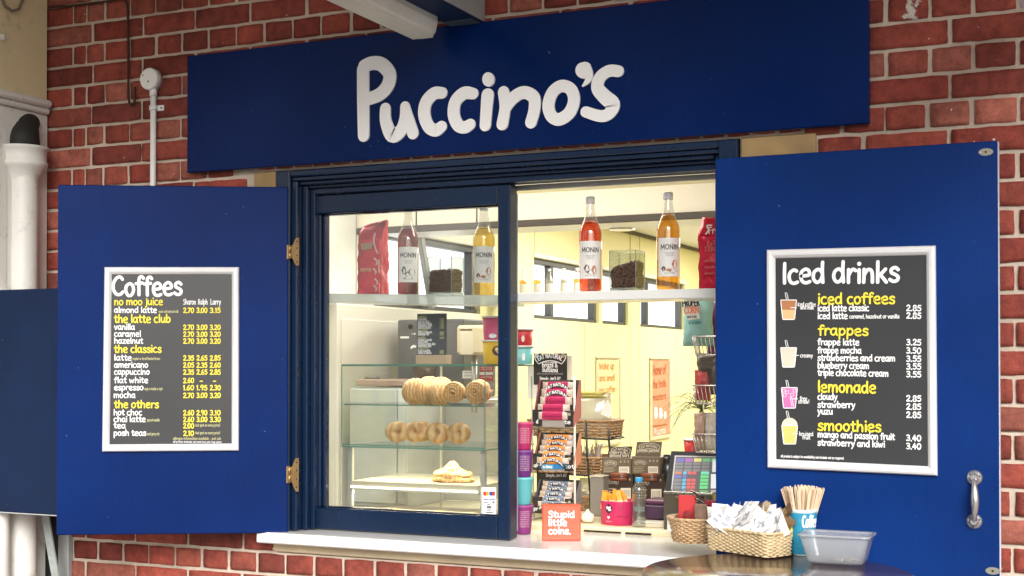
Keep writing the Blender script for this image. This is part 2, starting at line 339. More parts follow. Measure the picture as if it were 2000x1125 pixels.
class Board:
    """a flat surface; puts photographed positions onto it"""
    def __init__(s, P, n): s.P, s.n = V(P), V(n).normalized(); s.rx = V((0, 0, 1)).cross(s.n).normalized(); s.up = s.n.cross(s.rx)
    def at(s, x, y): return onP(x, y, s.P, s.n)
    def line(s, mb, txt, x0, y0, x1, y1, h, w=.16, mi=0, lift=.0012, jig=.02, sub=3):
        a, b = s.at(x0, y0), s.at(x1, y1); rx = (b-a); wid = rx.length; rx.normalize()
        hh = (s.at(x0, y0-h)-a).length
        text(mb, txt, frame_map(a, rx, s.n.cross(rx), s.n), wid, hh, w, mi, lift, sub, jig)
    def uv(s, x, y): p = s.at(x, y)-s.P; return p.dot(s.rx), p.dot(s.up)
    def stroke(s, mb, pts, wpx, mi=0, lift=.0012, depth=0., sub=5):
        P = spline([tuple(p) for p in pts], sub); q = []
        for p in P: q.append(s.uv(p[0], p[1]))
        if pts[0] == pts[-1]: q[-1] = q[0]
        if len(pts[0]) > 2: ws = [abs(s.uv(p[0]+p[2], p[1])[0]-s.uv(p[0], p[1])[0]) for p in P]
        else: ws = abs(s.uv(P[0][0]+wpx, P[0][1])[0]-s.uv(P[0][0], P[0][1])[0])
        ribbon(mb, q, ws, frame_map(s.P, s.rx, s.up, s.n), mi, lift, 8, depth)
    def quad(s, mb, x0, y0, x1, y1, mi=0, lift=.001):
        mb.poly([s.at(x, y)+s.n*lift for x, y in ((x0, y0), (x1, y0), (x1, y1), (x0, y1))], mi)
    def shape(s, mb, pts, mi=0, lift=.001): mb.poly([s.at(x, y)+s.n*lift for x, y in pts], mi)

# ------------------------------------------------------------------ palette
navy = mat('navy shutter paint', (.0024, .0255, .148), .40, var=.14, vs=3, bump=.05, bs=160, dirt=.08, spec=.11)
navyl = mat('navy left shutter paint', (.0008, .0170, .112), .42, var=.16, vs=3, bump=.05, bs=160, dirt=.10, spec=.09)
signblue = mat('navy sign paint', (.0008, .0130, .088), .26, var=.12, vs=2.5, bump=.03, bs=180, spec=.13)
framenavy = mat('dark navy gloss paint', (.0045, .0175, .052), .27, var=.2, vs=5, bump=.10, bs=90, spec=.45)
boxnavy = mat('weathered navy paint', (.004, .0150, .052), .6, spec=.2, var=.35, vs=7, bump=.25, bs=40)
white = mat('white paint', (.78, .78, .77), .4, var=.04, vs=6, bump=.08)
oldwhite = mat('old white paint', (.72, .71, .67), .45, var=.08, vs=5, bump=.3, bs=25, dirt=.75)
cream = mat('old cream paint', (.80, .68, .42), .5, var=.12, vs=5, bump=.25, bs=30, dirt=.6)
letterw = mat('white lettering', (.90, .90, .905), .55, var=.02)
lettery = mat('yellow lettering', (.88, .72, .05), .55, var=.04)
slate = mat('slate poster print', (.036, .038, .042), .34, var=.12, vs=4)
alu = mat('silver frame', (.76, .76, .775), .34, .15, var=.03, vs=3)
brass = mat('brass', (.42, .27, .12), .38, .8, var=.2, vs=60)
steel = mat('steel', (.62, .62, .61), .3, .9, var=.12, vs=20)
stainless = mat('brushed stainless', (.56, .56, .53), .38, .4, var=.12, vs=14)
laminate = mat('white laminate', (.72, .72, .715), .16, var=.06, vs=3, dirt=.10)
birch = mat('pale counter edge', (.74, .66, .44), .4, var=.1, vs=9)
black = mat('black plastic', (.016, .016, .017), .35, var=.2)
blackwire = mat('black wire', (.012, .011, .010), .4, var=.2)
chrome = mat('bright wire', (.70, .68, .66), .25, .85, var=.1)
glass = thin('window glass', (.975, .985, .98), .45, .04, .012, (.85, .87, .88))
caseglass = thin('case glass', (.972, .988, .98), .22)
glassedge = mat('green glass edge', (.10, .26, .20), .15, var=.2, vs=20)
clear = thin('clear glass', (.90, .90, .88), .45, .04, .045, (.80, .78, .70))
yellowwall = mat('pale yellow wall', (.86, .80, .44), .5, var=.03, vs=3, bump=.05)
creamwall = mat('cream wall', (.85, .82, .71), .5, var=.03, vs=3, bump=.05)
whitewall = mat('white panel', (.86, .88, .875), .4, var=.03, vs=3)
beigeb = mat('beige bulkhead', (.74, .69, .58), .6, var=.05, vs=3)
darkwood = mat('dark trim', (.035, .025, .018), .4, var=.2)

for q_ in (navy, navyl, signblue, boxnavy): weather(q_)
weather(framenavy, (.2, .22, .26), .5)
# ================================================================== THE SETTING
g_ = MB(); g_.box(-300, 300, -300, 300, -.3, 0); struct(g_.build('pavement', mat('platform paving', (.34, .33, .32), .85, var=.25, vs=3, bump=.4, bs=30)))

# ---- brick wall
WX0, WX1, WZ1 = -.15, 5.2, 3.15
OX0, OX1, OZ0, OZ1 = .885, 2.48, .85, 2.137
wall = empty('brick_wall', 'red brick station wall in English bond around the serving hatch', 'wall', (2, 0, 0))
wall['kind'] = 'thing'; mo = MB()
for (a, b, c, d) in ((WX0, OX0, 0, WZ1), (OX1, WX1, 0, WZ1), (OX0, OX1, 0, OZ0), (OX0, OX1, OZ1, WZ1)): mo.box(a, b, .0052, .24, c, d)
mortar = mat('mortar', (.54, .45, .37), .9, var=.5, vs=4, bump=.8, bs=70, dirt=.45)
mo.build('mortar', mortar, wall)
bm_m, t, b_, o_ = nt('red brick'); N = t.nodes; L = t.links
at = N.new('ShaderNodeAttribute'); at.attribute_name = 'tone'
tc = N.new('ShaderNodeTexCoord')
n1 = N.new('ShaderNodeTexNoise'); n1.inputs['Scale'].default_value = 26; n1.inputs['Detail'].default_value = 8; n1.inputs['Roughness'].default_value = .65
n2 = N.new('ShaderNodeTexNoise'); n2.inputs['Scale'].default_value = 8; n2.inputs['Detail'].default_value = 8; n2.inputs['Roughness'].default_value = .8
n4 = N.new('ShaderNodeTexNoise'); n4.inputs['Scale'].default_value = 220; n4.inputs['Detail'].default_value = 3
for n in (n1, n2, n4): L.new(tc.outputs['Object'], n.inputs['Vector'])
m1 = N.new('ShaderNodeMix'); m1.data_type = 'RGBA'; m1.blend_type = 'MULTIPLY'; m1.inputs['Factor'].default_value = 1
rp = N.new('ShaderNodeValToRGB'); rp.color_ramp.elements[0].position = .25; rp.color_ramp.elements[0].color = (.48, .42, .42, 1); rp.color_ramp.elements[1].position = .75; rp.color_ramp.elements[1].color = (1.4, 1.4, 1.4, 1)
L.new(n1.outputs['Fac'], rp.inputs['Fac']); L.new(at.outputs['Color'], m1.inputs['A']); L.new(rp.outputs['Color'], m1.inputs['B'])
r2 = N.new('ShaderNodeValToRGB'); r2.color_ramp.elements[0].position = .60; r2.color_ramp.elements[1].position = .82
L.new(n2.outputs['Fac'], r2.inputs['Fac'])
fm = N.new('ShaderNodeMath'); fm.operation = 'MULTIPLY'; fm.inputs[1].default_value = .5; L.new(r2.outputs['Color'], fm.inputs[0])
m2 = N.new('ShaderNodeMix'); m2.data_type = 'RGBA'; m2.inputs['B'].default_value = (.50, .30, .26, 1)
L.new(m1.outputs['Result'], m2.inputs['A']); L.new(fm.outputs[0], m2.inputs['Factor'])
# lime splashes where old render has flaked
gm = N.new('ShaderNodeNewGeometry'); vd = N.new('ShaderNodeVectorMath'); vd.operation = 'DISTANCE'
sp = onY(1778, 18, 0); vd.inputs[1].default_value = (sp.x, sp.y, sp.z); L.new(gm.outputs['Position'], vd.inputs[0])
mr = N.new('ShaderNodeMapRange'); mr.inputs['From Min'].default_value = .0; mr.inputs['From Max'].default_value = .085; mr.inputs['To Min'].default_value = .42; mr.inputs['To Max'].default_value = -.25
L.new(vd.outputs['Value'], mr.inputs['Value'])
n5 = N.new('ShaderNodeTexNoise'); n5.inputs['Scale'].default_value = 38; n5.inputs['Detail'].default_value = 6; L.new(tc.outputs['Object'], n5.inputs['Vector'])
ad = N.new('ShaderNodeMath'); ad.operation = 'ADD'; L.new(mr.outputs['Result'], ad.inputs[0]); L.new(n5.outputs['Fac'], ad.inputs[1])
r5 = N.new('ShaderNodeValToRGB'); r5.color_ramp.elements[0].position = .74; r5.color_ramp.elements[1].position = .80; L.new(ad.outputs[0], r5.inputs['Fac'])
n6 = N.new('ShaderNodeTexNoise'); n6.inputs['Scale'].default_value = 55; n6.inputs['Detail'].default_value = 3; L.new(tc.outputs['Object'], n6.inputs['Vector'])
r6 = N.new('ShaderNodeValToRGB'); r6.color_ramp.elements[0].position = .735; r6.color_ramp.elements[1].position = .76; L.new(n6.outputs['Fac'], r6.inputs['Fac'])
mxm = N.new('ShaderNodeMath'); mxm.operation = 'MAXIMUM'; L.new(r5.outputs['Color'], mxm.inputs[0]); L.new(r6.outputs['Color'], mxm.inputs[1])
m4 = N.new('ShaderNodeMix'); m4.data_type = 'RGBA'; m4.inputs['B'].default_value = (.66, .60, .54, 1)
L.new(m2.outputs['Result'], m4.inputs['A']); L.new(mxm.outputs[0], m4.inputs['Factor'])
n7 = N.new('ShaderNodeTexNoise'); n7.inputs['Scale'].default_value = 1.7; n7.inputs['Detail'].default_value = 7; n7.inputs['Roughness'].default_value = .65; L.new(tc.outputs['Object'], n7.inputs['Vector'])
r7 = N.new('ShaderNodeValToRGB'); r7.color_ramp.elements[0].position = .3; r7.color_ramp.elements[0].color = (.50, .46, .44, 1); r7.color_ramp.elements[1].position = .66; r7.color_ramp.elements[1].color = (1.2, 1.24, 1.24, 1); L.new(n7.outputs['Fac'], r7.inputs['Fac'])
m7 = N.new('ShaderNodeMix'); m7.data_type = 'RGBA'; m7.blend_type = 'MULTIPLY'; m7.inputs['Factor'].default_value = 1; L.new(m4.outputs['Result'], m7.inputs['A']); L.new(r7.outputs['Color'], m7.inputs['B'])
r8 = N.new('ShaderNodeValToRGB'); r8.color_ramp.elements[0].position = .30; r8.color_ramp.elements[0].color = (.35, .3, .3, 1); r8.color_ramp.elements[1].position = .40; r8.color_ramp.elements[1].color = (1, 1, 1, 1); L.new(n4.outputs['Fac'], r8.inputs['Fac'])
m8 = N.new('ShaderNodeMix'); m8.data_type = 'RGBA'; m8.blend_type = 'MULTIPLY'; m8.inputs['Factor'].default_value = .8; L.new(m7.outputs['Result'], m8.inputs['A']); L.new(r8.outputs['Color'], m8.inputs['B'])
L.new(m8.outputs['Result'], b_.inputs['Base Color']); b_.inputs['Roughness'].default_value = .82
bp = N.new('ShaderNodeBump'); bp.inputs['Strength'].default_value = .9; bp.inputs['Distance'].default_value = .004
ma = N.new('ShaderNodeMath'); ma.operation = 'MULTIPLY_ADD'; ma.inputs[1].default_value = .3
L.new(n4.outputs['Fac'], ma.inputs[0]); L.new(n1.outputs['Fac'], ma.inputs[2]); L.new(ma.outputs[0], bp.inputs['Height']); L.new(bp.outputs['Normal'], b_.inputs['Normal'])
brickmat = bm_m
br = MB(); tones = []
PAL = [(.32, .062, .040)]*9+[(.26, .044, .029)]*5+[(.21, .040, .027)]*2+[(.38, .115, .080)]*3+[(.37, .110, .078)]+[(.34, .080, .052)]*2
JW = .0112
def brick(x0, x1, z0, z1):
    x0 += JW/2; x1 -= JW/2; z0 += JW/2; z1 -= JW/2
    # keep clear of the opening
    if x1 > OX0 and x0 < OX1 and z1 > OZ0 and z0 < OZ1:
        if x0 < OX0-.03: x1 = OX0-.004
        elif x1 > OX1+.03: x0 = OX1+.004
        else: return
    if x1-x0 < .025: return
    nx = max(3, int((x1-x0)/.02)); nz = 5; c = .0009
    yy = random.uniform(-.0028, .0004); tl = random.uniform(-.0011, .0011); vs = []; o = random.uniform(0, 99)
    for j in range(nz+1):
        for i in range(nx+1):
            x = x0+(x1-x0)*i/nx; z = z0+(z1-z0)*j/nz
            ex = i in (0, nx); ez = j in (0, nz)
            w1 = mnoise.noise(V((x*38, z*38, o)))*.0026; w2 = mnoise.noise(V((x*30, o, z*30)))*.0022+mnoise.noise(V((x*110, o, z*60)))*.0011
            if ex: x += w1*.8
            if ez: z += w2
            if ex and ez: x += c*(1 if i == 0 else -1); z += c*(1 if j == 0 else -1)
            y = yy+tl*(i/nx-.5)*2+mnoise.noise(V((x*60, o*.3, z*60)))*.0012+(.0014 if ex or ez else 0)
            vs.append((x, y, z))
    fs = []; W = nx+1
    for j in range(nz):
        for i in range(nx): fs.append((j*W+i, j*W+i+1, (j+1)*W+i+1, (j+1)*W+i))
    rim = [i for i in range(W)]+[j*W+nx for j in range(1, nz+1)]+[nz*W+i for i in range(nx-1, -1, -1)]+[j*W for j in range(nz-1, 0, -1)]
    b0 = len(vs)
    for k in rim: p = vs[k]; vs.append((p[0], .02, p[2]))
    m = len(rim)
    for k in range(m): fs.append((rim[k], b0+k, b0+(k+1) % m, rim[(k+1) % m]))
    br.add(vs, fs, 0, True)
    t_ = random.choice(PAL); q = random.uniform(.82, 1.15); tones.extend([(t_[0]*q, t_[1]*q, t_[2]*q, 1)]*len(vs))
HP = .1148
for i in range(-11, 31):
    z0 = .85+.075*(i-1); z1 = z0+.075
    if z0 < -.01: continue
    if 2.13 < z0+.04 < 2.21: # soldier course over the opening
        pass
    off = .024*max(0, min(1, (i-2)/20))
    if i % 2 == 0:
        e = [WX0]+([-.016+off*.2, .042+off*.4] if i > 8 else [])
        n0 = 1 if i > 8 else 0
        e += [n*HP+off for n in range(n0, 46)]
    else:
        e = [WX0]+[.057+off+n*HP*2 for n in range(0, 24)]
    for a, b in zip(e, e[1:]):
        a2, b2 = a+random.uniform(-.003, .003), b+random.uniform(-.003, .003)
        # the lintel stone and the soldier course take the place of bricks just above the hatch
        if b2 > .79 and a2 < 2.70 and 2.06 < (z0+z1)/2 < 2.14 and (a2 < OX0 or b2 > OX1):
            if a2 < .79: b2 = .79
            elif b2 > 2.70: a2 = 2.70
            else: continue
        if 2.14 < (z0+z1)/2 < 2.22 and b2 > .80 and a2 < 2.66: continue
        brick(a2, b2, z0, z1)
x = .80
while x < 2.66: brick(x, x+.0745, 2.139, 2.215); x += .0745
bo = br.build('brickwork', brickmat, wall)
ca = bo.data.color_attributes.new('tone', 'FLOAT_COLOR', 'POINT')
ca.data.foreach_set('color', [c for t_ in tones for c in t_])
li = MB(); li.box(.79, OX0-.002, -.003, .05, 2.078, 2.138, 0, .004); li.build('lintel', mat('worn cream stone', (.36, .24, .11), .8, var=.35, vs=14, bump=.6, bs=50, dirt=.5), wall); li = MB(); li.box(OX1+.002, 2.70, -.003, .05, 2.078, 2.138, 0, .004)
li.build('lintel', mat('worn cream stone', (.36, .24, .11), .8, var=.35, vs=14, bump=.6, bs=50, dirt=.5), wall)
mb = MB(); mb.box(.868, 2.44, -.0022, .05, .8535, .886, 0, .003)
mb.build('mortar_bed', mat('cream mortar bed', (.55, .45, .30), .85, var=.25, vs=10, bump=.6), wall)

# ---- inside of the kiosk
LX = .6; CZ = 2.34; BY = 7.2; RX = 4.2
lw = MB(); WB, WT = 1.732, 2.06
wins = [(1.13, 2.16, 'a'), (2.82, 3.81, 'b'), (3.86, 4.33, 'c'), (4.56, 5.53, 'd')]
ys = [.25, 1.0, 1.13, 2.16, 2.45, 2.82, 3.81, 3.86, 4.33, 4.56, 5.53, BY]
for a, b in zip(ys, ys[1:]):
    mi = 2 if b <= 1.0 else (1 if b <= 2.2 else 0)
    if any(abs(a-w[0]) < .001 for w in wins): lw.box(LX-.12, LX, a, b, 0, WB, mi); lw.box(LX-.12, LX, a, b, WT, CZ, mi)
    else: lw.box(LX-.12, LX, a, b, 0, CZ, mi)
lwo = struct(lw.build('left_wall', [yellowwall, creamwall, whitewall]))
gv = MB()
for y in (.985, 2.40, 3.56, 4.36, 4.545, 5.32): gv.box(LX-.001, LX+.0012, y-.003, y+.003, .3, WB-.01 if y in (3.56, 5.32) else CZ)
for y in (2.83, 3.56, 4.36, 5.0): gv.box(LX-.001, LX+.0012, y-.003, y+.003, WT+.03, CZ)
gv.build('panel_joint', mat('panel joint', (.36, .31, .15), .8), lwo)
wframe = mat('grey window frame', (.055, .06, .062), .45, var=.3, vs=30)
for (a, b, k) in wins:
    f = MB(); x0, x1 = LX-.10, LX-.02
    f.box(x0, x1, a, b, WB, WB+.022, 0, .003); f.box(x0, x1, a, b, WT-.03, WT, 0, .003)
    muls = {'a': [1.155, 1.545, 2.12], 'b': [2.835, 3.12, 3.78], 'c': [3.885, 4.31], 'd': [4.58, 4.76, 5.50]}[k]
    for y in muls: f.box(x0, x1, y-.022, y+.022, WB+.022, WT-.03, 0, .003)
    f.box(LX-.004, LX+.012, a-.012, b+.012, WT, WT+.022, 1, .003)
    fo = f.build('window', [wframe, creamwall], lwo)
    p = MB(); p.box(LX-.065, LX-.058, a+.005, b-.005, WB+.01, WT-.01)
    p.build('pane', glow('pane glow for daylight', (.93, .96, 1.0), 1.25), fo)  # emission put into the panes in place of daylight from outside
# opened casement in the nearest window
f = MB(); T = Matrix.Translation(V((LX+.02, 1.56, 1.90))) @ Matrix.Rotation(R(20), 4, 'X')
f.box(-.012, .012, -.018, .018, -.17, .16, 0, .003, T)
f.build('casement_stay', mat('grey casement', (.30, .31, .30), .4), lwo)
s_ = MB(); s_.box(LX, RX, BY, BY+.12, 0, CZ); struct(s_.build('back_wall', yellowwall))
s_ = MB(); s_.box(RX, RX+.12, .25, BY, 0, CZ); struct(s_.build('right_wall', yellowwall))
s_ = MB(); s_.box(LX-.12, RX+.12, .25, BY+.12, CZ, CZ+.2); struct(s_.build('ceiling', mat('ceiling', (.80, .79, .74), .6, var=.03)))
s_ = MB(); s_.box(LX-.12, RX+.12, .245, BY+.12, 0, .02); struct(s_.build('floor', mat('shop floor', (.30, .28, .25), .5, var=.2)))
s_ = MB(); s_.box(LX-.1, OX0-.001, .24, .27, .02, CZ); s_.box(OX1+.001, RX, .24, .27, .02, CZ); s_.box(OX0-.001, OX1+.001, .241, .27, 2.135, CZ); s_.box(OX0-.001, OX1+.001, .241, .27, .02, .84)
struct(s_.build('front_wall_lining', creamwall))
bk = empty('bulkhead', 'beige boxed bulkhead with dark lower trim running across the kiosk ceiling', 'bulkhead', (1.5, 1.2, 2.0))
s_ = MB(); s_.box(LX, RX, 1.0, 1.36, 2.046, CZ-.002, 0, .003); s_.build('fascia', beigeb, bk)
s_ = MB(); s_.box(LX+.001, RX-.001, .985, 1.0, 2.020, 2.046, 0, .002); s_.box(LX+.001, RX-.001, 1.0, 1.36, 2.036, 2.0455); s_.m[-6:] = [1]*6; s_.build('trim', [darkwood, white], bk)
for x in (1.10, 1.42): pass
for px in (813, 931): s_ = MB(); p = onY(px, 430, .9985); s_.box(p.x-.003, p.x+.003, .9975, .9995, 2.048, 2.3); s_.build('panel_joint', darkwood, bk)
# recessed downlight in the soffit
p = onZ(1215, 447, 2.036)
dl = empty('downlight', 'round recessed ceiling downlight glowing in the bulkhead soffit', 'ceiling light', (p.x, p.y, 2.03))
s_ = MB(); s_.lathe([(.052, 0), (.052, .005), (.040, .005), (.038, .002)], (p.x, p.y, 2.0305), 24); s_.build('rim', steel, dl)
s_ = MB(); s_.lathe([(.036, 0), (.036, .003)], (p.x, p.y, 2.0325), 24); s_.build('lamp', glow('lamp glow', (1, .9, .72), 6), dl)

# ================================================================== SIGN
sg = empty('shop_sign', 'long navy blue fascia board with big white bubble lettering above the hatch', 'sign', (1.7, 0, 2.15))
SY = -.034
s_ = MB(); a = onY(364.5, 338, SY); b = onY(1697.5, 241, SY)
s_.box(a.x, b.x, SY, -.012, 2.1475, 2.553, 0, .0025); sgb = s_.build('board', signblue, sg)
SB = Board((1.7, SY, 2.3), (0, -1, 0)); s_ = MB()
def zp(*pts): return [(600+q[0]/2.857, q[1]/2.857)+tuple(w/2.857 for w in q[2:]) for q in pts]
k = 0
for st in ([(316,388,66),(316,470,66),(317,600,66),(319,757,62)],
           [(322,372,66),(365,354,66),(420,362,70),(464,415,70),(452,480,70),(408,528,66),(350,552,62)],
           [(440,608,58),(443,680,62),(478,757,70),(528,728,66),(547,660,54),(550,596,52)],
           [(551,594,48),(570,660,54),(594,744,62)],
           [(757,520,58),(712,524,64),(668,572,66),(657,640,66),(682,708,64),(722,728,64),(754,708,58)],
           [(930,524,58),(880,522,66),(832,568,66),(822,640,66),(846,700,64),(884,712,62),(914,696,58)],
           [(1011,532,68),(1004,620,64),(998,700,62)],
           [(1100,516,62),(1108,600,60),(1093,694,64)],
           [(1108,610,60),(1150,552,66),(1212,518,66),(1268,545,66),(1272,610,64),(1253,684,64)],
           [(1422,482,64),(1372,520,66),(1350,592,66),(1368,650,64),(1412,668,66),(1468,630,68),(1493,560,66),(1474,500,64),(1422,482,64)],
           [(1740,400,62),(1690,398,64),(1640,432,66),(1624,490,70),(1662,540,76),(1708,584,80),(1690,634,66),(1640,650,62),(1558,626,58)],
           [(1552,392,84),(1570,412,58),(1576,436,42),(1564,460,28),(1542,482,10)]):
    SB.stroke(s_, zp(*st), 0, 0, .006+.00015*k, .006, 6); k += 1
for (cx, cy, rx, ry) in ((1017, 446, 33, 40), (1546, 396, 43, 45)):
    out = [SB.uv(600+(cx+rx*math.cos(2*math.pi*j/24))/2.857, (cy+ry*math.sin(2*math.pi*j/24))/2.857) for j in range(24)]
    fmp = frame_map(SB.P, SB.rx, SB.up, SB.n)
    s_.poly([fmp(*q, 0.0086+.0001*k) for q in out]); _side(s_, out, fmp, 0, 0.0086+.0001*k, .0116); k += 1
s_.build('lettering', letterw, sgb)

# ================================================================== SERVING WINDOW
sw = empty('serving_window', 'dark navy timber serving hatch window with a glazed left sash and open right half', 'window', (1.68, .05, .925))
sw['kind'] = 'thing'; f = MB()
# jambs, stepped
f.box(.888, .945, -.018, .125, .9265, 2.134, 0, .004)
f.box(.9455, .966, -.004, .125, .9265, 2.098, 0, .003)
f.box(.9665, .984, .030, .125, .9265, 2.086, 0, .003)
f.box(.9845, 1.0, .052, .125, .9265, 2.076, 0, .002)
f.box(2.42, 2.477, -.018, .125, .9265, 2.134, 0, .004)
f.box(2.40, 2.4195, .020, .125, .9265, 2.098, 0, .003)
# head, stepped
f.box(.9455, 2.4195, -.0165, .125, 2.112, 2.1335, 0, .004)
f.box(.9465, 2.419, -.0045, .124, 2.0985, 2.1115, 0, .003)
f.box(.967, 2.399, .012, .123, 2.0865, 2.098, 0, .003)
f.box(.985, 2.398, .035, .122, 2.0765, 2.086, 0, .002)
f.box(1.0005, 2.397, .05, .121, 2.058, 2.076, 0, .002)
f.build('frame', framenavy, sw)
f = MB(); f.box(1.69, 2.397, .128, .20, 2.040, 2.058, 0, .001); f.build('track', mat('aluminium track', (.6, .58, .52), .35, .7), sw)
SF = .066
def yx(px, py, Y): return onY(px, py, Y).x
xl, xr = 1.0005, yx(996, 700, SF)
gx0, gx1 = yx(641, 700, .10), yx(971, 700, SF)
gz0, gz1 = onY(800, 996, .10).z, onY(800, 413, .10).z
f = MB()
f.box(xl, gx0-.03, SF, SF+.052, .9275, 2.057, 0, .004); f.box(gx1, xr, SF, SF+.058, .9275, 2.0572, 0, .005)
f.box(gx0-.0295, gx1-.0005, SF+.001, SF+.051, .9276, gz0-.004, 0, .004); f.box(gx0-.0295, gx1-.0005, SF+.001, SF+.051, gz1+.004, 2.0568, 0, .004)
# glazing mouldings on the left and top
f.box(gx0-.0295, gx0-.016, SF+.010, SF+.05, gz0-.0035, gz1+.0035, 0, .004); f.box(gx0-.0155, gx0-.004, SF+.022, SF+.05, gz0-.0035, gz1+.0035, 0, .003)
f.box(gx0-.0035, gx1-.001, SF+.024, SF+.05, gz0-.0035, gz0, 0, .002); f.box(gx0-.0035, gx1-.001, SF+.024, SF+.05, gz1, gz1+.0035, 0, .001)
so = f.build('sash', framenavy, sw)
f = MB(); f.box(gx0-.006, gx1+.002, .1045, .1085, gz0-.003, gz1+.003); f.build('pane', glass, so)
f = MB(); f.box(xr-.012, xr-.001, SF+.0595, SF+.066, .95, 2.03, 0, .002); f.build('weather_strip', mat('grey strip', (.22, .25, .30), .4), so)
# card sticker on the glass
st = MB(); B = Board((1.5, .1035, 1), (0, -1, 0))
x0, x1, y0, y1 = 941, 969, 952, 1006
B.quad(st, x0, y0, x1, y1, 0, .0006)
for i, (c1, c2) in enumerate(((1, 2), (3, 1))): xx = 944+12*i; B.quad(st, xx, 960, xx+5.5, 968, c1, .0010); B.quad(st, xx+5.5, 960, xx+11, 968, c2, .0011)
for i in range(2): B.quad(st, 944+12*i, 974, 955+12*i, 976, 3, .001)
for (a, b, c, d) in ((944, 981, 953, 983), (952, 984, 958, 986), (962, 979, 966, 983), (951, 988, 960, 993), (951, 995, 960, 997), (949, 1000, 963, 1002)): B.quad(st, a, b, c, d, 4, .001)
tag(st.build('sticker', [letterw, mat('red ink', (.6, .03, .03), .5), mat('orange ink', (.8, .35, .03), .5), mat('blue ink', (.02, .06, .3), .5), mat('grey ink', (.12, .12, .13), .5)], recalc=False), 'small white payment card sticker in the lower corner of the window pane', 'sticker')

# ---- counter
cn = MB(); cn.box(.845, 2.56, -.062, .372, .8885, .925, 0, .004)
tag(cn.build('counter', laminate), 'glossy white serving counter projecting under the hatch', 'counter')
bc = empty('back_counter', 'pale wooden back counter with lipped edge just behind the white serving counter', 'counter', (2, .5, .9))
cb = MB(); cb.box(.95, 3.4, .378, .95, .905, .9455, 0, .004); cb.build('worktop', birch, bc)
cb = MB(); cb.box(.95, 3.4, .42, .93, .02, .904); cb.build('carcass', mat('counter carcass', (.50, .45, .33), .6), bc)
cb = MB(); a = onY(1141, 1036, .376); b = onY(1213, 1041, .376); cb.box(a.x, b.x, .3725, .3775, .9285, .9335); a = onY(1222, 1041, .376); b = onY(1272, 1045, .376); cb.box(a.x, b.x, .3725, .3775, .9280, .9335)
cb.build('gap', black, bc)

# ================================================================== SHUTTERS
HX, HY = .953, -.022
d_ = V((-.8755, -.483, 0)).normalized(); nL = V((.483, -.8755, 0)).normalized()
P0 = V((HX, HY, 0))
BL = Board(P0, nL)
sl = empty('shutter', 'left navy shutter leaf swung open on brass hinges carrying the coffee menu', 'shutter', (HX, HY, .92))
a = BL.at(113, 365); e1 = (a-P0).dot(d_); ztop = BL.at(556, 365).z; zbot = BL.at(556, 1041).z
f = MB(); T = Matrix.Translation(P0) @ Matrix((( d_.x, -nL.x, 0, 0), (d_.y, -nL.y, 0, 0), (0, 0, 1, 0), (0, 0, 0, 1)))
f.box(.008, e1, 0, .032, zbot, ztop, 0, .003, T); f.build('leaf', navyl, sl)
for (yy0, yy1) in ((462, 521), (892, 963)):
    h = MB(); hb = Board((.96, -.0195, 1.5), (.25, -1, 0)); za, zb = onY(572, yy1, -.03).z, onY(572, yy0, -.03).z; zm = (za+zb)/2; q = (zb-za)*.92
    h.tube([(HX-.001, HY-.003, zm-q*.24), (HX-.001, HY-.003, zm-.001)], .005, 10); h.tube([(HX-.001, HY-.003, zm+.001), (HX-.001, HY-.003, zm+q*.24)], .005, 10)
    X0 = HX+.003
    outl = [(X0, zm-q*.22), (X0+.006, zm-q*.24), (X0+.014, zm-q*.42), (X0+.020, zm-q*.5), (X0+.029, zm-q*.5), (X0+.029, zm+q*.5), (X0+.020, zm+q*.5), (X0+.014, zm+q*.42), (X0+.006, zm+q*.24), (X0, zm+q*.22)]
    h.poly([(x, -.0225, z) for x, z in outl]); h.add([(x, -.0225, z) for x, z in outl]+[(x, -.019, z) for x, z in outl], [(i, (i+1) % 10, 10+(i+1) % 10, 10+i) for i in range(10)])
    for fz in (-.37, -.13, .13, .37):
        h.lathe([(.003, 0), (.0024, .0015)], T=Matrix.Translation(V((X0+.0235, -.0228, zm+fz*q))) @ Matrix.Rotation(R(90), 4, 'X'), n=10, mi=1)
    # leaf flap on the shutter side
    for s2 in (0, 1): pass
    qv = [P0+d_*.001+nL*.0035, P0+d_*.012+nL*.0012]
    h.add([(p.x, p.y, z) for p in qv for z in (zm-q*.25, zm+q*.25)], [(0, 2, 3, 1)])
    h.build('hinge', [brass, black], sl)
SYR = -.10
sr = empty('shutter', 'right navy shutter leaf folded flat against the wall with a steel pull handle', 'shutter', (2.44, SYR, .92))
xa, xb = onY(1397, 600, SYR).x, onY(1949.5, 650, SYR).x
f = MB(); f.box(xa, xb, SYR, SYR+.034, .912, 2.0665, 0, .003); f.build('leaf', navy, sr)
f = MB(); f.box(xb+.0003, xb+.0028, SYR+.003, SYR+.031, .914, 2.0645, 0, .001); f.build('edge_strip', mat('pale edge', (.55, .58, .66), .5, var=.2, vs=60), sr)
f = MB(); f.box(xa+.01, xa+.05, SYR+.036, -.02, 1.1, 1.2, 0, .002); f.build('hinge_block', brass, sr); f = MB(); f.box(xa+.01, xa+.05, SYR+.036, -.02, 1.8, 1.9, 0, .002); f.build('hinge_block', brass, sr)
h = MB(); p1, p2 = onY(1903.5, 933, SYR), onY(1903, 1018, SYR)
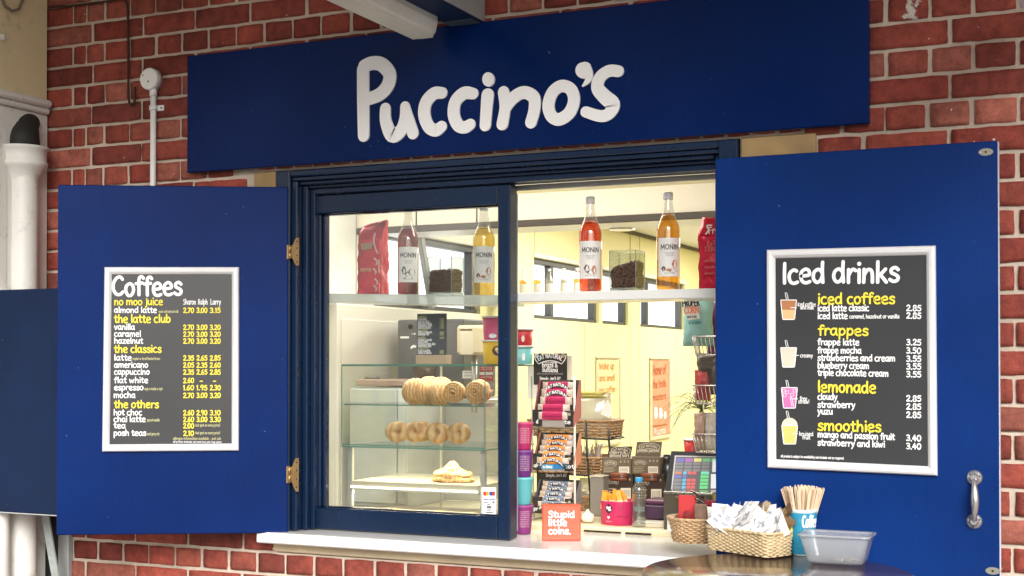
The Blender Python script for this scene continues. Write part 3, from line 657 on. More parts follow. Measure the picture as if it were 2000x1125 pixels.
for p in (p1, p2):
    T = Matrix.Translation(V((p.x, SYR-.0005, p.z))) @ Matrix.Rotation(R(90), 4, 'X')
    h.lathe([(.0205, 0), (.0205, .003), (.016, .0075), (.009, .011), (.008, .02)], T=T, n=24)
    for an in (20, 140, 260): h.lathe([(.0026, 0), (.002, .0012)], T=T @ Matrix.Translation(V((.014*math.cos(R(an)), .014*math.sin(R(an)), .0082))), n=8, mi=1)
pth = []; rs = []
for i in range(17):
    t_ = i/16; z = p1.z+(p2.z-p1.z)*t_; bow = math.sin(math.pi*t_)**.6
    pth.append((p1.x+.004*math.sin(math.pi*t_), SYR-.010-.026*bow, z)); rs.append(.0062+.0042*math.sin(math.pi*t_)**2)
h.tube(pth, rs, 12); h.build('pull_handle', [steel, black], sr)
for px, py in ((1925.5, 297), (1939, 1115)):
    p = onY(px, py, SYR); h = MB(); T = Matrix.Translation(V((p.x, SYR-.0004, p.z))) @ Matrix.Rotation(R(90), 4, 'X') @ Matrix.Diagonal((1.9, 1, 1, 1))
    h.lathe([(.0098, 0), (.0095, .0016)], T=T, n=24); h.lathe([(.003, 0), (.003, .001)], T=Matrix.Translation(V((p.x, SYR-.0023, p.z))) @ Matrix.Rotation(R(90), 4, 'X'), n=12, mi=1)
    h.lathe([(.0028, 0), (.0022, .0015)], T=Matrix.Translation(V((p.x-.014, SYR-.0023, p.z))) @ Matrix.Rotation(R(90), 4, 'X'), n=10, mi=2)
    h.build('bolt_plate', [mat('dull plate', (.28, .27, .22), .5, .5), black, steel], sr)

# ================================================================== MENU BOARDS
def snap_frame(parent, B, c, wpx, name='frame', th=.016):
    """mitred rounded snap frame; c: four outer corners TL TR BR BL in photo pixels"""
    P = [B.at(*q) for q in c]; cen = sum(P, V())/4; m = MB(); I = []
    prof = [(0, 0), (0, .5), (.12, .85), (.35, 1.), (.65, .95), (.9, .6), (1, .35)]
    wid = wpx; rings = []
    for s, h in prof:
        ring = []
        for i, p in enumerate(P):
            ex = B.rx*(1 if i in (0, 3) else -1); ey = B.up*(-1 if i in (0, 1) else 1)
            ring.append(p+(ex+ey)*(wid*s)+B.n*(th*h))
        rings.append(ring)
    for i in range(4):
        k = (i+1) % 4
        for j in range(len(rings)-1):
            m.add([rings[j][i], rings[j][k], rings[j+1][k], rings[j+1][i]], [(0, 1, 2, 3)])
    m.build(name, alu, parent)
    return [rings[-1][i]-B.n*(th*.1) for i in range(4)]
ml = empty('menu_board', 'silver framed dark coffee price list hung on the left shutter', 'menu board', BL.at(335, 880))
ins = snap_frame(ml, Board(P0+nL*.001, nL), ((205, 522), (467.5, 522), (467, 880), (200.5, 882)), .024)
m = MB(); m.poly(ins); mlp = m.build('poster', slate, ml, recalc=False)
B = Board(P0+nL*.0055, nL); T_ = MB()
B.line(T_, 'Coffees', 219, 578, 357, 577, 37, .165, 0, .0016, .03, 4)
for s, x0, x1, y, h in (('no moo juice', 223, 319, 596, 14), ('the latte club', 223, 334, 630.5, 16), ('the classics', 223, 316, 689, 15), ('the others', 223, 311, 797, 15)):
    B.line(T_, s, x0, y, x1, y-.4, h, .165, 1)
W = [('almond latte', 223, 307, 611, '2.70', '3.00', '3.15'), ('vanilla', 223, 264, 644, '2.70', '3.00', '3.20'), ('caramel', 223, 276, 657.5, '2.70', '3.00', '3.20'), ('hazelnut', 223, 280, 671, '2.70', '3.00', '3.20'),
     ('latte', 223, 258, 704, '2.35', '2.65', '2.85'), ('americano', 223, 290, 718, '2.05', '2.35', '2.60'), ('cappuccino', 223, 293, 731.5, '2.35', '2.65', '2.85'), ('flat white', 223, 290, 748, '2.60', '-', '-'),
     ('espresso', 223, 281, 762, '1.60', '1.95', '2.30'), ('mocha', 222, 265, 777, '2.70', '3.00', '3.20'), ('hot choc', 222, 278, 811, '2.60', '2.90', '3.10'), ('chai latte', 222, 285, 824, '2.60', '3.00', '3.30'), ('tea', 222, 246, 836.5, '2.00', '', ''), ('posh teas', 222, 286, 851, '2.10', '', '')]
for s, x0, x1, y, a, b, c in W:
    B.line(T_, s, x0, y, x1, y, 11.5, .17, 0)
    for q, xx in ((a, 358), (b, 384), (c, 410)):
        if q == '-': B.line(T_, q, xx+5, y, xx+14, y, 11, .2, 1)
        elif q: B.line(T_, q, xx, y, xx+21.5, y, 13, .155, 1)
for s, x0, x1 in (('Sharon', 358, 383), ('Ralph', 387, 406), ('Larry', 411, 432)): B.line(T_, s, x0, 595, x1, 595, 11, .11, 0)
for s, x0, x1, y in (('made with almond milk', 310, 349, 611), ('regular or decaffeinated beans', 259, 313, 703), ('single or double or triple', 282, 318, 762), ('spiced vanilla', 287, 312, 823), ('earl grey etc', 287, 312, 850), ('but spot on every price!', 382, 430, 833), ('but spot on every price!', 382, 430, 848), ('allergen information available - just ask', 338, 432, 859)):
    B.line(T_, s, x0, y, x1, y, 5.5, .13, 2, jig=0, sub=2)
B.line(T_, 'all prices include vat and are per cup sizes', 338, 864.5, 433, 865, 4, .13, 0, jig=0, sub=2)
T_.build('lettering', [letterw, lettery, mat('pale yellow lettering', (.5, .48, .25), .6)], mlp, recalc=False)

BR_ = Board((2.8, SYR-.0005, 1.5), (0, -1, 0))
mr_ = empty('menu_board', 'silver framed dark iced drinks price list with cup drawings on the right shutter', 'menu board', BR_.at(1665, 920))
ins = snap_frame(mr_, BR_, ((1498.5, 488.5), (1828, 480), (1831.5, 929), (1500, 913.5)), .0245)
# straighten the poster inside the frame
m = MB(); m.poly(ins); mrp = m.build('poster', slate, mr_, recalc=False)
B = Board((2.8, SYR-.0055, 1.5), (0, -1, 0)); T_ = MB()
B.line(T_, 'Iced drinks', 1527, 554, 1758, 551, 40, .165, 0, .0016, .03, 4)
for s, x0, x1, y0, y1, h in (('iced coffees', 1597, 1749, 594, 593, 21), ('frappes', 1598, 1697, 655, 655.5, 20), ('lemonade', 1597, 1712, 766, 768, 22), ('smoothies', 1597, 1722, 841, 844, 21)):
    B.line(T_, s, x0, y0, x1, y1, h, .17, 1)
for s, x1, y0, y1, pr, yp in (('iced latte classic', 1698, 608, 607.5, '2.85', 607), ('iced latte', 1656, 623, 623, '2.85', 622), ('frappe latte', 1679, 674, 674.5, '3.25', 674), ('frappe mocha', 1683, 690, 690.5, '3.50', 690), ('strawberries and cream', 1749, 704.5, 706, '3.55', 706), ('blueberry cream', 1698, 719.5, 720.5, '3.55', 721), ('triple chocolate cream', 1736, 733.5, 735.5, '3.55', 736.5), ('cloudy', 1636, 780.5, 781, '2.85', 783.5), ('strawberry', 1671, 796, 797, '2.85', 799.5), ('yuzu', 1627, 809, 809.5, '2.85', 815.5), ('mango and passion fruit', 1748, 854, 859.5, '3.40', 861), ('strawberry and kiwi', 1729, 870, 874, '3.40', 877)):
    B.line(T_, s, 1597, y0, x1, y1, 12.5, .18, 0)
    B.line(T_, pr, 1770, yp, 1800, yp+.8, 15.5, .15, 0)
B.line(T_, 'caramel, hazelnut or vanilla', 1659, 622, 1757, 622, 8, .15, 0)
B.line(T_, 'all products subject to availability and include vat as required', 1525, 893, 1648, 897.5, 5, .14, 0, jig=0, sub=2)
for s, x0, x1, y in (('iced coffee', 1558, 1594, 598), ('and milk', 1563, 1590, 604), ('creamy', 1563, 1588, 698), ('free', 1562, 1577, 782), ('straw!', 1559, 1581, 788), ('bruised', 1561, 1589, 851), ('fruit', 1567, 1583, 858)): B.line(T_, s, x0, y, x1, y+.5, 8, .13, 0)
def cupdraw(x, y0, y1, fills, dome=None):
    wt, wb = 15.5, 11.5
    if dome:
        pts = [(x-wt, y0)]+[(x-wt*math.cos(math.pi*i/10), y0-15*math.sin(math.pi*i/10)) for i in range(1, 10)]+[(x+wt, y0)]
        B.shape(T_, pts, dome, .0010)
    n = len(fills)
    for i, c in enumerate(fills):
        a, b = i/n, (i+1)/n
        B.shape(T_, [(x-wt+(wt-wb)*a, y0+(y1-y0)*a), (x+wt-(wt-wb)*a, y0+(y1-y0)*a), (x+wt-(wt-wb)*b, y0+(y1-y0)*b), (x-wt+(wt-wb)*b, y0+(y1-y0)*b)], c, .0008)
    for a, b in (((x-wt, y0), (x-wb, y1)), ((x-wb, y1), (x+wb, y1)), ((x+wb, y1), (x+wt, y0)), ((x-wt, y0), (x+wt, y0))):
        B.stroke(T_, [a, b], 1.6, 0, .0014)
    yt = y0-(14 if dome else 0)
    for o in (0, 3.5): B.stroke(T_, [(x-7+o, yt-14), (x-4+o, yt)], 1.1, 0, .0014)
    B.stroke(T_, [(x-7, yt-14), (x-3.5, yt-14)], 1.1, 0, .0014)
cupdraw(1540.5, 586, 624, (3, 4)); cupdraw(1540.5, 679, 717, (5, 5)); cupdraw(1542, 757, 797, (6, 6)); cupdraw(1542.5, 831, 867, (7, 7), 8)
B.shape(T_, [(1526.2, 587.2), (1554.8, 587.2), (1554, 602), (1527.2, 602)], 3, .0011)
for p in ([(1545, 601), (1556, 601)], [(1549, 694), (1560, 694)], [(1549, 779), (1558, 779)], [(1549, 847), (1558, 847)]): B.stroke(T_, p, 1.4, 0, .0016)
for (x, y) in ((1531, 763), (1538, 766), (1552, 763), (1547, 771), (1533, 772)):
    B.stroke(T_, [(x-3, y-2.5), (x+2.5, y-3), (x+3, y+2.5), (x-2.5, y+3), (x-3, y-2.5)], 1.0, 0, .0014, sub=1)
for o in (0, 3): B.stroke(T_, [(1543+o, 775), (1547+o, 793)], 1.0, 0, .0014)
T_.build('lettering', [letterw, lettery, letterw, mat('coffee print', (.42, .17, .07), .5), mat('latte print', (.66, .45, .22), .5), mat('cream print', (.66, .58, .48), .5), mat('pink print', (.62, .16, .42), .5), mat('mango print', (.82, .55, .16), .5), mat('pale froth print', (.85, .72, .5), .5)], mrp, recalc=False)

# ================================================================== LEFT EDGE: timber bay, downpipe, box
bay = empty('station_bay', 'old cream and white panelled timber bay beside the brick wall at the left', 'timber bay', (-.3, -.5, 0))
BX = -.118
f = MB(); f.box(-.6, BX, -1.6, -.012, 2.452, 3.15, 0, .004); f.box(BX-.001, BX+.010, -.335, -.325, 2.50, 3.15, 1, .003); f.box(BX-.001, BX+.012, -1.4, -.40, 2.60, 2.61, 1, .003)
f.build('upper_panel', [cream, cream], bay)
f = MB(); f.box(-.6, BX+.004, -1.6, -.013, 0, 2.40, 0, .004)
for y in (-.11, -.27, -.45, -.62): f.box(BX+.0035, BX+.0065, y-.055, y+.055, .02, 2.36, 0, .003)
f.build('lower_panel', oldwhite, bay)
f = MB(); f.box(-.6, BX+.030, -1.6, -.015, 2.424, 2.4515, 0, .008); f.box(-.6, BX+.018, -1.6, -.014, 2.4005, 2.4235, 0, .006); f.build('cornice', oldwhite, bay)
p1 = onX(8, 72, BX+.01)
f = MB(); T = Matrix.Translation(V((BX, p1.y, p1.z))) @ Matrix.Rotation(R(90), 4, 'Y')
f.lathe([(.014, 0), (.013, .01), (.007, .016)], T=T, n=14); f.build('bolt_head', oldwhite, bay)
f = MB(); q = [onX(x, y, BX+.012) for x, y in ((3, -6), (10, 12), (24, 22), (37, 18), (44, 2), (48, -10))]; f.tube(q, .005, 8); f.build('cable_loop', mat('grey cable', (.20, .17, .13), .6), bay)
gp = MB(); a = onY(112.5, 1080, -.022); b = onY(133, 1080, -.022); a_post = a.x; gp.box(a.x, b.x, -.022, .006, 0, .905, 0, .003)
tag(gp.build('corner_post', mat('grey painted strip', (.34, .36, .36), .5, var=.15, vs=20, bump=.2, dirt=.3)), 'narrow grey trim post at the foot of the brick corner below the left shutter', 'trim post')
dp = empty('downpipe', 'white painted rainwater downpipe with a flared collar beside the brick corner', 'downpipe', (-.05, -.15, 0))
PY_ = -.14; c_ = onY(47, 420, PY_); rad = (onY(73, 420, PY_).x-onY(22, 420, PY_).x)/2*.79
zc1, zc0 = onY(45, 288, PY_).z, onY(45, 333, PY_).z
f = MB(); f.lathe([(rad, 0), (rad, zc0-.02)], (c_.x, PY_, 0), 30, caps=False); f.build('pipe', oldwhite, dp)
f = MB(); hc = zc1-zc0; rad_ = rad*1.16; f.lathe([(rad, -.05), (rad*1.02, -.03), (rad_*1.30, .006), (rad_*1.48, .016), (rad_*1.5, .026), (rad_*1.40, .032), (rad_*1.42, hc-.014), (rad_*1.56, hc-.008), (rad_*1.56, hc), (rad_*1.3, hc+.002), (rad_*1.25, hc-.02)], (c_.x-.004, PY_, zc0), 30, caps=False)
f.build('collar', oldwhite, dp)
f = MB(); f.lathe([(rad*1.04, 0), (rad*1.04, .03)], (c_.x, PY_, 1.3), 30, caps=False); f.build('bracket', oldwhite, dp)
f = MB(); q = [onY(x, y, PY_) for x, y in ((50, 300), (47, 275), (42, 258), (38, 250))]
el_ = spline([(c_.x, PY_, zc1-.03, rad*1.18*.98), (c_.x, PY_-.005, zc1+.02, rad*1.18*.98), (c_.x-.012, PY_+.01, zc1+.05, rad*1.18*.92), (c_.x-.030, PY_+.035, zc1+.085, rad*1.18*.82), (c_.x-.050, PY_+.075, zc1+.105, rad*1.18*.70)], 6)
f.tube([q_[:3] for q_ in el_], [q_[3] for q_ in el_], 24)
f.build('rubber_elbow', mat('black rubber', (.012, .012, .011), .7, var=.3, bump=.3), dp)
dp2 = MB(); c2 = onY(6, 1060, -.25); dp2.lathe([(.030, 0), (.030, 1.75), (.026, 1.75)], (c2.x-.012, -.25, 0), 20)
tag(dp2.build('waste_pipe', oldwhite), 'slim white pipe at the extreme left edge beside the downpipe', 'pipe')
cbx = empty('cabinet', 'weathered dark navy metal box fixed in front of the white downpipe at left', 'wall box', (-.2, -.3, 1))
a = onY(-60, 568, -.30); b = onY(112, 1006, -.30)
f = MB(); f.box(a.x, b.x, -.30, -.22, b.z, a.z-.0, 0, .004); f.build('body', boxnavy, cbx)
f = MB(); f.box(a.x+.001, b.x-.001, -.302, -.22, b.z-.004, b.z-.0005, 0, .001); f.build('lower_lip', mat('pale lip', (.4, .42, .44), .5), cbx)
bbk = MB(); bbk.box(-.145, a_post-.001, -.006, .004, 0, 1.02, 0, .001); tag(bbk.build('shade_board', mat('shade black', (.012, .012, .012), .8, var=.3)), 'black board added for the shade in the gap behind the metal strap', 'board')  # black sheet stands in for shade in the recess behind the strap
sm = MB(); q = [onY(x, y, -.12) for x, y in ((86, 995), (97, 1065), (110, 1140))]
w_ = .0165
sm.loft([[p+V((-w_, 0, 0)), p+V((w_, 0, 0)), p+V((w_, .006, 0)), p+V((-w_, .006, 0))] for p in q], smooth=False)
tag(sm.build('metal_strap', mat('galvanised strap', (.38, .42, .41), .5, .3, var=.25, vs=40, bump=.2)), 'slanting galvanised metal strap between the downpipe and the brick corner', 'strap')
cbk = MB(); q = [(79, -10), (78.5, 60), (79, 130), (80, 165), (83, 190), (88, 206), (89, 214)]
cbk.tube([onY(x, y, -.008) for x, y in q], .0048, 8)
tag(cbk.build('cable', mat('black cable', (.015, .013, .012), .6)), 'thin black cable running down the corner between timber bay and brick', 'cable')
ctr = MB(); q = [(81.5+.5*i, 8+i*28) for i in range(6)]; ctr.tube([onY(x, y, -.005) for x, y in q], .0055, 8)
tag(ctr.build('edge_bead', oldwhite), 'pale painted bead beside the black cable on the brick corner', 'trim')
hk = MB(); q = [(86, 16), (140, 11), (200, 4), (240, -3), (246, 4), (249.5, 20), (250.5, 100), (250.5, 150), (251, 190), (254, 203), (259, 205), (263, 196), (263, 170)]
hk.tube([onY(x, y, -.010) for x, y in spline(q, 3)], .0042, 8)
tag(hk.build('rusty_wire', mat('rusty wire', (.045, .018, .010), .8, var=.4, vs=50)), 'dark rusty wire running along the bricks and hanging down into a hook', 'wire')
cd = empty('conduit', 'white painted conduit pipe with round junction box left of the sign', 'conduit', (.35, -.02, 1.9))
a = onY(294, 155, -.022); b = onY(297.5, 470, -.022)
f = MB(); f.lathe([(.0105, b.z-.2), (.0105, a.z)], ((a.x+b.x)/2+.001, -.014, 0), 16); f.lathe([(.0135, 0), (.0135, .032)], ((a.x+b.x)/2+.001, -.014, a.z-.058), 16); f.build('pipe', white, cd)
f = MB(); T = Matrix.Translation(V((a.x+.001, -.002, a.z))) @ Matrix.Rotation(R(90), 4, 'X'); f.lathe([(.0385, 0), (.0385, .030), (.036, .034)], T=T, n=30)
T2 = Matrix.Translation(V((a.x+.001, -.0362, a.z-.010))) @ Matrix.Rotation(R(90), 4, 'X'); f.lathe([(.0035, 0), (.003, .001)], T=T2, n=10, mi=1)
T2 = Matrix.Translation(V((a.x-.022, -.0362, a.z+.014))) @ Matrix.Rotation(R(90), 4, 'X'); f.lathe([(.003, 0), (.0025, .001)], T=T2, n=8, mi=2); f.build('junction_box', [white, black, mat('rust', (.2, .08, .03), .8)], cd)
f = MB(); p = onY(302, 210, -.02); f.box(p.x-.030, p.x+.028, -.0055, -.0015, p.z-.010, p.z+.010, 0, .004); f.lathe([(.0145, -.008), (.0145, .008)], ((a.x+b.x)/2+.001, -.014, p.z), 16)
T2 = Matrix.Translation(V((p.x+.018, -.006, p.z))) @ Matrix.Rotation(R(90), 4, 'X'); f.lathe([(.0035, 0), (.003, .0012)], T=T2, n=10, mi=1); f.build('clip', [white, black], cd)

# ================================================================== CANOPY FITTINGS
lf = empty('strip_light', 'unlit fluorescent strip light with ribbed white diffuser hanging above the sign', 'strip light', (1.5, -.6, 2.5))
fy = -.125; e0 = onY(822, 79, fy); e1_ = onY(847, 79, fy); za = e0.z
cx = (e0.x+e1_.x)/2; hw = (e1_.x-e0.x)/1.1
prof = [(-1.15, .085), (-1.15, .045), (-.95, .016), (-.55, 0), (.55, 0), (.95, .016), (1.15, .045), (1.15, .085)]
f = MB(); rings = []
for y, sc_ in ((fy-.002, .80), (fy-.022, 1.0), (fy-1.5, 1.0)): rings.append([V((cx+px*hw*sc_, y, za+pz+(1-sc_)*.02)) for px, pz in prof])
f.loft(rings, smooth=False)
for i in range(9): xx = cx-hw*.8+hw*1.6*i/8; f.box(xx-.0016, xx+.0016, fy-1.49, fy-.026, za-.0022, za+.004)
f.build('diffuser', mat('aged diffuser', (.80, .78, .70), .35, var=.1, vs=8, bump=.2, dirt=.25), lf)
f = MB(); f.box(cx-hw*1.0, cx+hw*1.0, fy-1.5, fy-.02, za+.0855, za+.125, 0, .004); f.build('gear_tray', mat('grey tray', (.5, .5, .48), .5), lf)
bm = empty('canopy_beam', 'grey and navy canopy bracket beam meeting the wall above the sign', 'beam', (1.7, -.1, 2.6))
pA = onY(947, 47, -.004); pB = onY(946, 16, -.004); w_ = .11
f = MB(); f.box(pA.x-w_, pA.x, -2.6, -.004, pA.z, pA.z+.006, 1, .001); f.box(pA.x-.012, pA.x+.0005, -2.6, -.004, pA.z+.0065, pA.z+.14, 0, .001); f.box(pA.x-w_, pA.x-.0125, -2.6, -.0045, pA.z+.0065, pA.z+.14, 1)
f.build('rail', [mat('grey paint', (.34, .35, .35), .5, var=.15, vs=15, bump=.2, dirt=.4), boxnavy], bm)
f = MB(); f.box(pA.x-w_+.002, pA.x-.002, -.09, -.0045, pA.z-.004, pA.z-.0005, 0, .001); f.build('end_plate', mat('dull blue plate', (.045, .06, .08), .5, var=.2), bm)
f = MB(); q = onY(1992, 14, -.30); f.box(q.x, q.x+.10, -1.4, -.28, q.z+.0, q.z+.12, 0, .004)
tag(f.build('canopy_bracket', mat('pale bracket', (.55, .55, .60), .5)), 'pale bracket end just visible in the top right corner of the wall', 'bracket')
f = MB(); f.box(-4.0, 8.0, -2.05, .24, 3.15, 3.3); struct(f.build('canopy', mat('canopy boards', (.66, .65, .62), .7, var=.1)))

# ================================================================== WINDOW SHELVES AND WHAT STANDS ON THEM
SHY = .215
shelfm = mat('white shelf', (.74, .75, .73), .25, var=.03)
zr = onY(1153, 574, SHY).z; 
a = onY(1000, 590, .135)
f = MB(); zR = onY(1200, 567.5, .135).z; f.box(1.66, 2.43, .135, .31, zR-.030, zR, 0, .003)
tag(f.build('shelf', shelfm), 'white shelf across the open right half of the hatch holding syrup bottles', 'shelf')
zA, zB = onY(645, 573, .135).z, onY(975, 577, .135).z
f = MB(); xA, xB = 1.0, 1.6595; f.loft([[V((xA, .135, zA-.031)), V((xA, .31, zA-.031)), V((xA, .31, zA)), V((xA, .135, zA))], [V((xB, .135, zB-.031)), V((xB, .31, zB-.031)), V((xB, .31, zB)), V((xB, .135, zB))]], smooth=False)
shl = tag(f.build('shelf', thin('frosted shelf', (.80, .83, .82), .15, .1, .55, (.74, .79, .78))), 'pale frosted shelf behind the left window pane holding coffee and syrup', 'shelf')
def shelf_z(x): return zA+(zB-zA)*(x-xA)/(xB-xA)+.0005 if x < xB else zR+.0005
liquids = {}
def bottle(px, liquid, name, label, liqz, s=1., Y=SHY, z=None, word=True, capm=None, facing=None, group=None, art=0):
    p = onY(px, 570, Y); z = shelf_z(p.x) if z is None else z
    e = empty('syrup_bottle', label, 'bottle', (p.x, Y, z), group); c = (p.x, Y, z)
    S = lambda pr: [(a*s, b*s) for a, b in pr]
    body = [(.020, .001), (.034, .002), (.0365, .008), (.0365, .186), (.0350, .198), (.0295, .214), (.0235, .227), (.0195, .238), (.0165, .256), (.0145, .276), (.0138, .286)]
    b = MB(); b.lathe(S(body), c, 30, caps=False); b.build('glass_body', clear, e)
    lq = [(.018, .003), (.033, .004), (.0355, .010), (.0355, .186)]
    for r_, h in body[4:]:
        if h < liqz: lq.append((r_-.001, h))
    k = body[[h >= liqz for _, h in body].index(True)]; lq.append((k[0]-.0012, liqz))
    b = MB(); b.lathe(S(lq), c, 30); b.build('syrup', liquid, e)
    b = MB(); b.lathe(S([(.0150, .284), (.0155, .287), (.0155, .304), (.0145, .3065), (.001, .3068)]), c, 22); b.build('cap', capm or mat('pale cap', (.86, .85, .88), .4), e)
    # label wraps the front
    th0 = math.atan2(CAM.y-Y, CAM.x-p.x)+R(facing if facing is not None else 0); rr = .0369*s; b = MB(); n = 16; span = R(62)
    for i in range(n):
        a0, a1 = th0-span+2*span*i/n, th0-span+2*span*(i+1)/n
        b.add([V(c)+V((rr*math.cos(t_), rr*math.sin(t_), h*s)) for t_, h in ((a0, .042), (a1, .042), (a1, .162), (a0, .162))], [(0, 1, 2, 3)], 0, True)
    if word:
        mf = lambda u, v, h: V(c)+V(((rr+h)*math.cos(th0+u/rr), (rr+h)*math.sin(th0+u/rr), v*s))
        text(b, 'MONIN', mf, .060*s, .0155*s, .17, 1, .0003, 3, 0, -.030*s, .126)
        for (uu, vv, rx_, rz_, ci) in ([(-.012, .075, .009, .012, 2), (.012, .07, .008, .014, 3), (.0, .062, .012, .006, 4)], [(-.02, .066, .007, .008, 2), (.016, .08, .009, .014, 3), (.010, .06, .013, .006, 2), (-.004, .062, .007, .005, 3)], [(-.015, .082, .008, .014, 4), (.012, .076, .014, .012, 2), (-.002, .07, .010, .008, 4), (.0, .056, .016, .006, 2)])[art]:
            b.poly([mf(uu*s+rx_*s*math.cos(2*math.pi*i/10)*(1+.25*math.sin(3*i)), vv+rz_*math.sin(2*math.pi*i/10), .0003) for i in range(10)], ci)
        for vv, w_ in ((.112, .030), (.105, .022), (.050, .034)): text(b, 'sirop de cafe', mf, w_*s, .006*s, .12, 5, .0003, 2, 0, -w_*s/2, vv)
    b.build('label', [mat('bottle label', (.72, .71, .68), .55), mat('label ink', (.05, .05, .05), .5), mat('label brown', (.16, .06, .03), .5), mat('label orange', (.42, .16, .07), .5), mat('label green', (.08, .10, .06), .5), mat('label grey', (.35, .34, .33), .5)], e, recalc=False)
    return e
def syrup(name, tint, d, share=.35): return thin(name, tint, .15, .05, share, d)
bottle(797, syrup('raspberry syrup', (.56, .07, .05), (.40, .03, .025), .34), 'b', 'raspberry red syrup bottle beside the red coffee bag behind the pane', .228, art=2)
bottle(945, syrup('pale syrup', (.97, .82, .34), (.82, .62, .16), .16), 'b', 'pale yellow syrup bottle behind the pane next to the window stile', .228, art=1)
bottle(1153, syrup('orange syrup', (.96, .30, .03), (.78, .18, .02), .16), 'b', 'orange syrup bottle on the open shelf with a white cap', .228, art=0)
bottle(1305, syrup('golden syrup', (.97, .66, .08), (.80, .46, .04), .14), 'b', 'golden syrup bottle tallest on the open shelf near the right shutter', .236, art=1, facing=8)

beanm = mat('coffee beans', (.085, .040, .022), .5, var=.35, vs=60)
def jar(px0, px1, label, blabel, slope, grp=None):
    a, b = onY(px0, 570, SHY-.03), onY(px1, 570, SHY-.03); w = b.x-a.x; cx = (a.x+b.x)/2; z = shelf_z(cx); h = .128; cy = SHY-.03+w/2
    e = MB(); t = .004
    x0, x1, y0, y1 = a.x, b.x, cy-w/2, cy+w/2
    e.box(x0, x1, y0, y0+t, z+.012, z+h, 0, .001); e.box(x0, x1, y1-t, y1, z+.012, z+h, 0, .001); e.box(x0, x0+t, y0+t+.0004, y1-t-.0004, z+.012, z+h, 0, .001); e.box(x1-t, x1, y0+t+.0004, y1-t-.0004, z+.012, z+h, 0, .001); e.box(x0, x1, y0, y1, z, z+.0115, 0, .002)
    for xx in (x0-.0006, x1-.0026):
        for yy in (y0-.0006, y1-.0026): e.box(xx, xx+.0032, yy, yy+.0032, z+.0118, z+h+.0004, 1, .0008)  # pale strips paint bright highlights along the glass edges
    for q in ((x0, x1, y0-.0004, y0+.0028), (x0, x1, y1-.0028, y1+.0004), (x0-.0004, x0+.0028, y0+.003, y1-.003), (x1-.0028, x1+.0004, y0+.003, y1-.003)): e.box(*q, z+h+.0003, z+h+.0016, 1)
    e.box(x0+.001, x1-.001, y0+.0002, y1-.001, z+.0008, z+.0114, 1)
    tag(e.build('glass_jar', [thin('jar glass', (.92, .94, .93), .4), thin('thick highlight glass', (.82, .86, .84), .8, .05, .35, (.78, .80, .76))]), label, 'jar')
    m = MB(); rnd = random.Random(px0)
    top = lambda x: z+.012+h*(.54+slope*(x-cx)/w)
    def bean(x, y, zz, s=1.5):
        q = Matrix.Translation(V((x, y, zz))) @ Matrix.Rotation(rnd.uniform(0, 6.3), 4, V((rnd.uniform(-1, 1), rnd.uniform(-1, 1), rnd.uniform(-1, 1))).normalized())
        m.lathe([(.0003, -.0052*s), (.0026*s, -.004*s), (.0036*s, 0), (.0026*s, .004*s), (.0003, .0052*s)], n=7, T=q, caps=False)
    m.loft([[V((x0+t+.001, y0+t+.003, z+.0125)), V((x1-t-.001, y0+t+.003, z+.0125)), V((x1-t-.001, y1-t-.002, z+.0125)), V((x0+t+.001, y1-t-.002, z+.0125))], [V((x0+t+.001, y0+t+.003, top(x0)-.004)), V((x1-t-.001, y0+t+.003, top(x1)-.004)), V((x1-t-.001, y1-t-.002, top(x1)-.004)), V((x0+t+.001, y1-t-.002, top(x0)-.004))]], smooth=False)
    for i in range(170):
        x = rnd.uniform(x0+t+.004, x1-t-.004); bean(x, rnd.uniform(y0+t+.004, y1-t-.004), top(x)-.003+rnd.uniform(-.002, .004))
    for i in range(230):
        x = rnd.uniform(x0+t+.004, x1-t-.004); bean(x, y0+t+.003, rnd.uniform(z+.015, top(x)))
    for i in range(170): bean(x1-t-.003, rnd.uniform(y0+t+.004, y1-t-.004), rnd.uniform(z+.015, top(x1)))
    o = m.build('coffee_beans', beanm); o['kind'] = 'stuff'; tag(o, blabel, 'coffee beans')
jar(835, 882, 'square glass jar of coffee beans behind the left pane', 'dark roasted coffee beans heaped in the jar behind the pane', .03)
jar(1190, 1242, 'square glass jar of coffee beans on the open right shelf', 'dark roasted coffee beans sloping in the jar on the open shelf', .20)

def bag(x0, x1, z0, z1, y, d, label, fold, mats, art=True):
    """foil coffee bag: gusseted brick with a folded top"""
    e = empty('coffee_bag', label, 'coffee bag', ((x0+x1)/2, y, z0)); m = MB(); w = x1-x0; h = z1-z0; n = 34; rings = []
    pts0 = []
    for k in range(40):
        t_ = k/40*4; s = int(t_); u = t_-s
        pts0.append([(-.5+u, -.5), (.5, -.5+u), (.5-u, .5), (-.5, .5-u)][s])
    for j in range(n+1):
        v = j/n; ring = []
        dd = d*(1 if v < .72 else max(.10, 1-(v-.72)/.28*.92)); ww = w*(1-.03*math.sin(v*3.1))
        for (a, b) in pts0:
            x = (x0+x1)/2+a*ww; yy = y+b*dd
            if v > .70: yy += d*.30*(v-.70)/.30
            zz = z0+h*v
            if v > .8: zz -= fold*h*(v-.8)/.2*(.5-a if fold > 0 else -(.5+a))*1.
            q = V((x*22, yy*22, zz*26)); nn = mnoise.noise(q)*.004+mnoise.noise(q*2.7)*.0022
            k = 1 if 0 < v < 1 else .3
            ring.append(V((x+nn*k*(1 if a > 0 else -1)*.8, yy+nn*k*(1.4 if b > 0 else -1.4), zz)))
        rings.append(ring)
    m.loft(rings); m.build('foil', mats[0], e)
    return e
foil = mat('red foil', (.60, .014, .045), .24, .2, var=.4, vs=30, bump=1.0, bs=42)
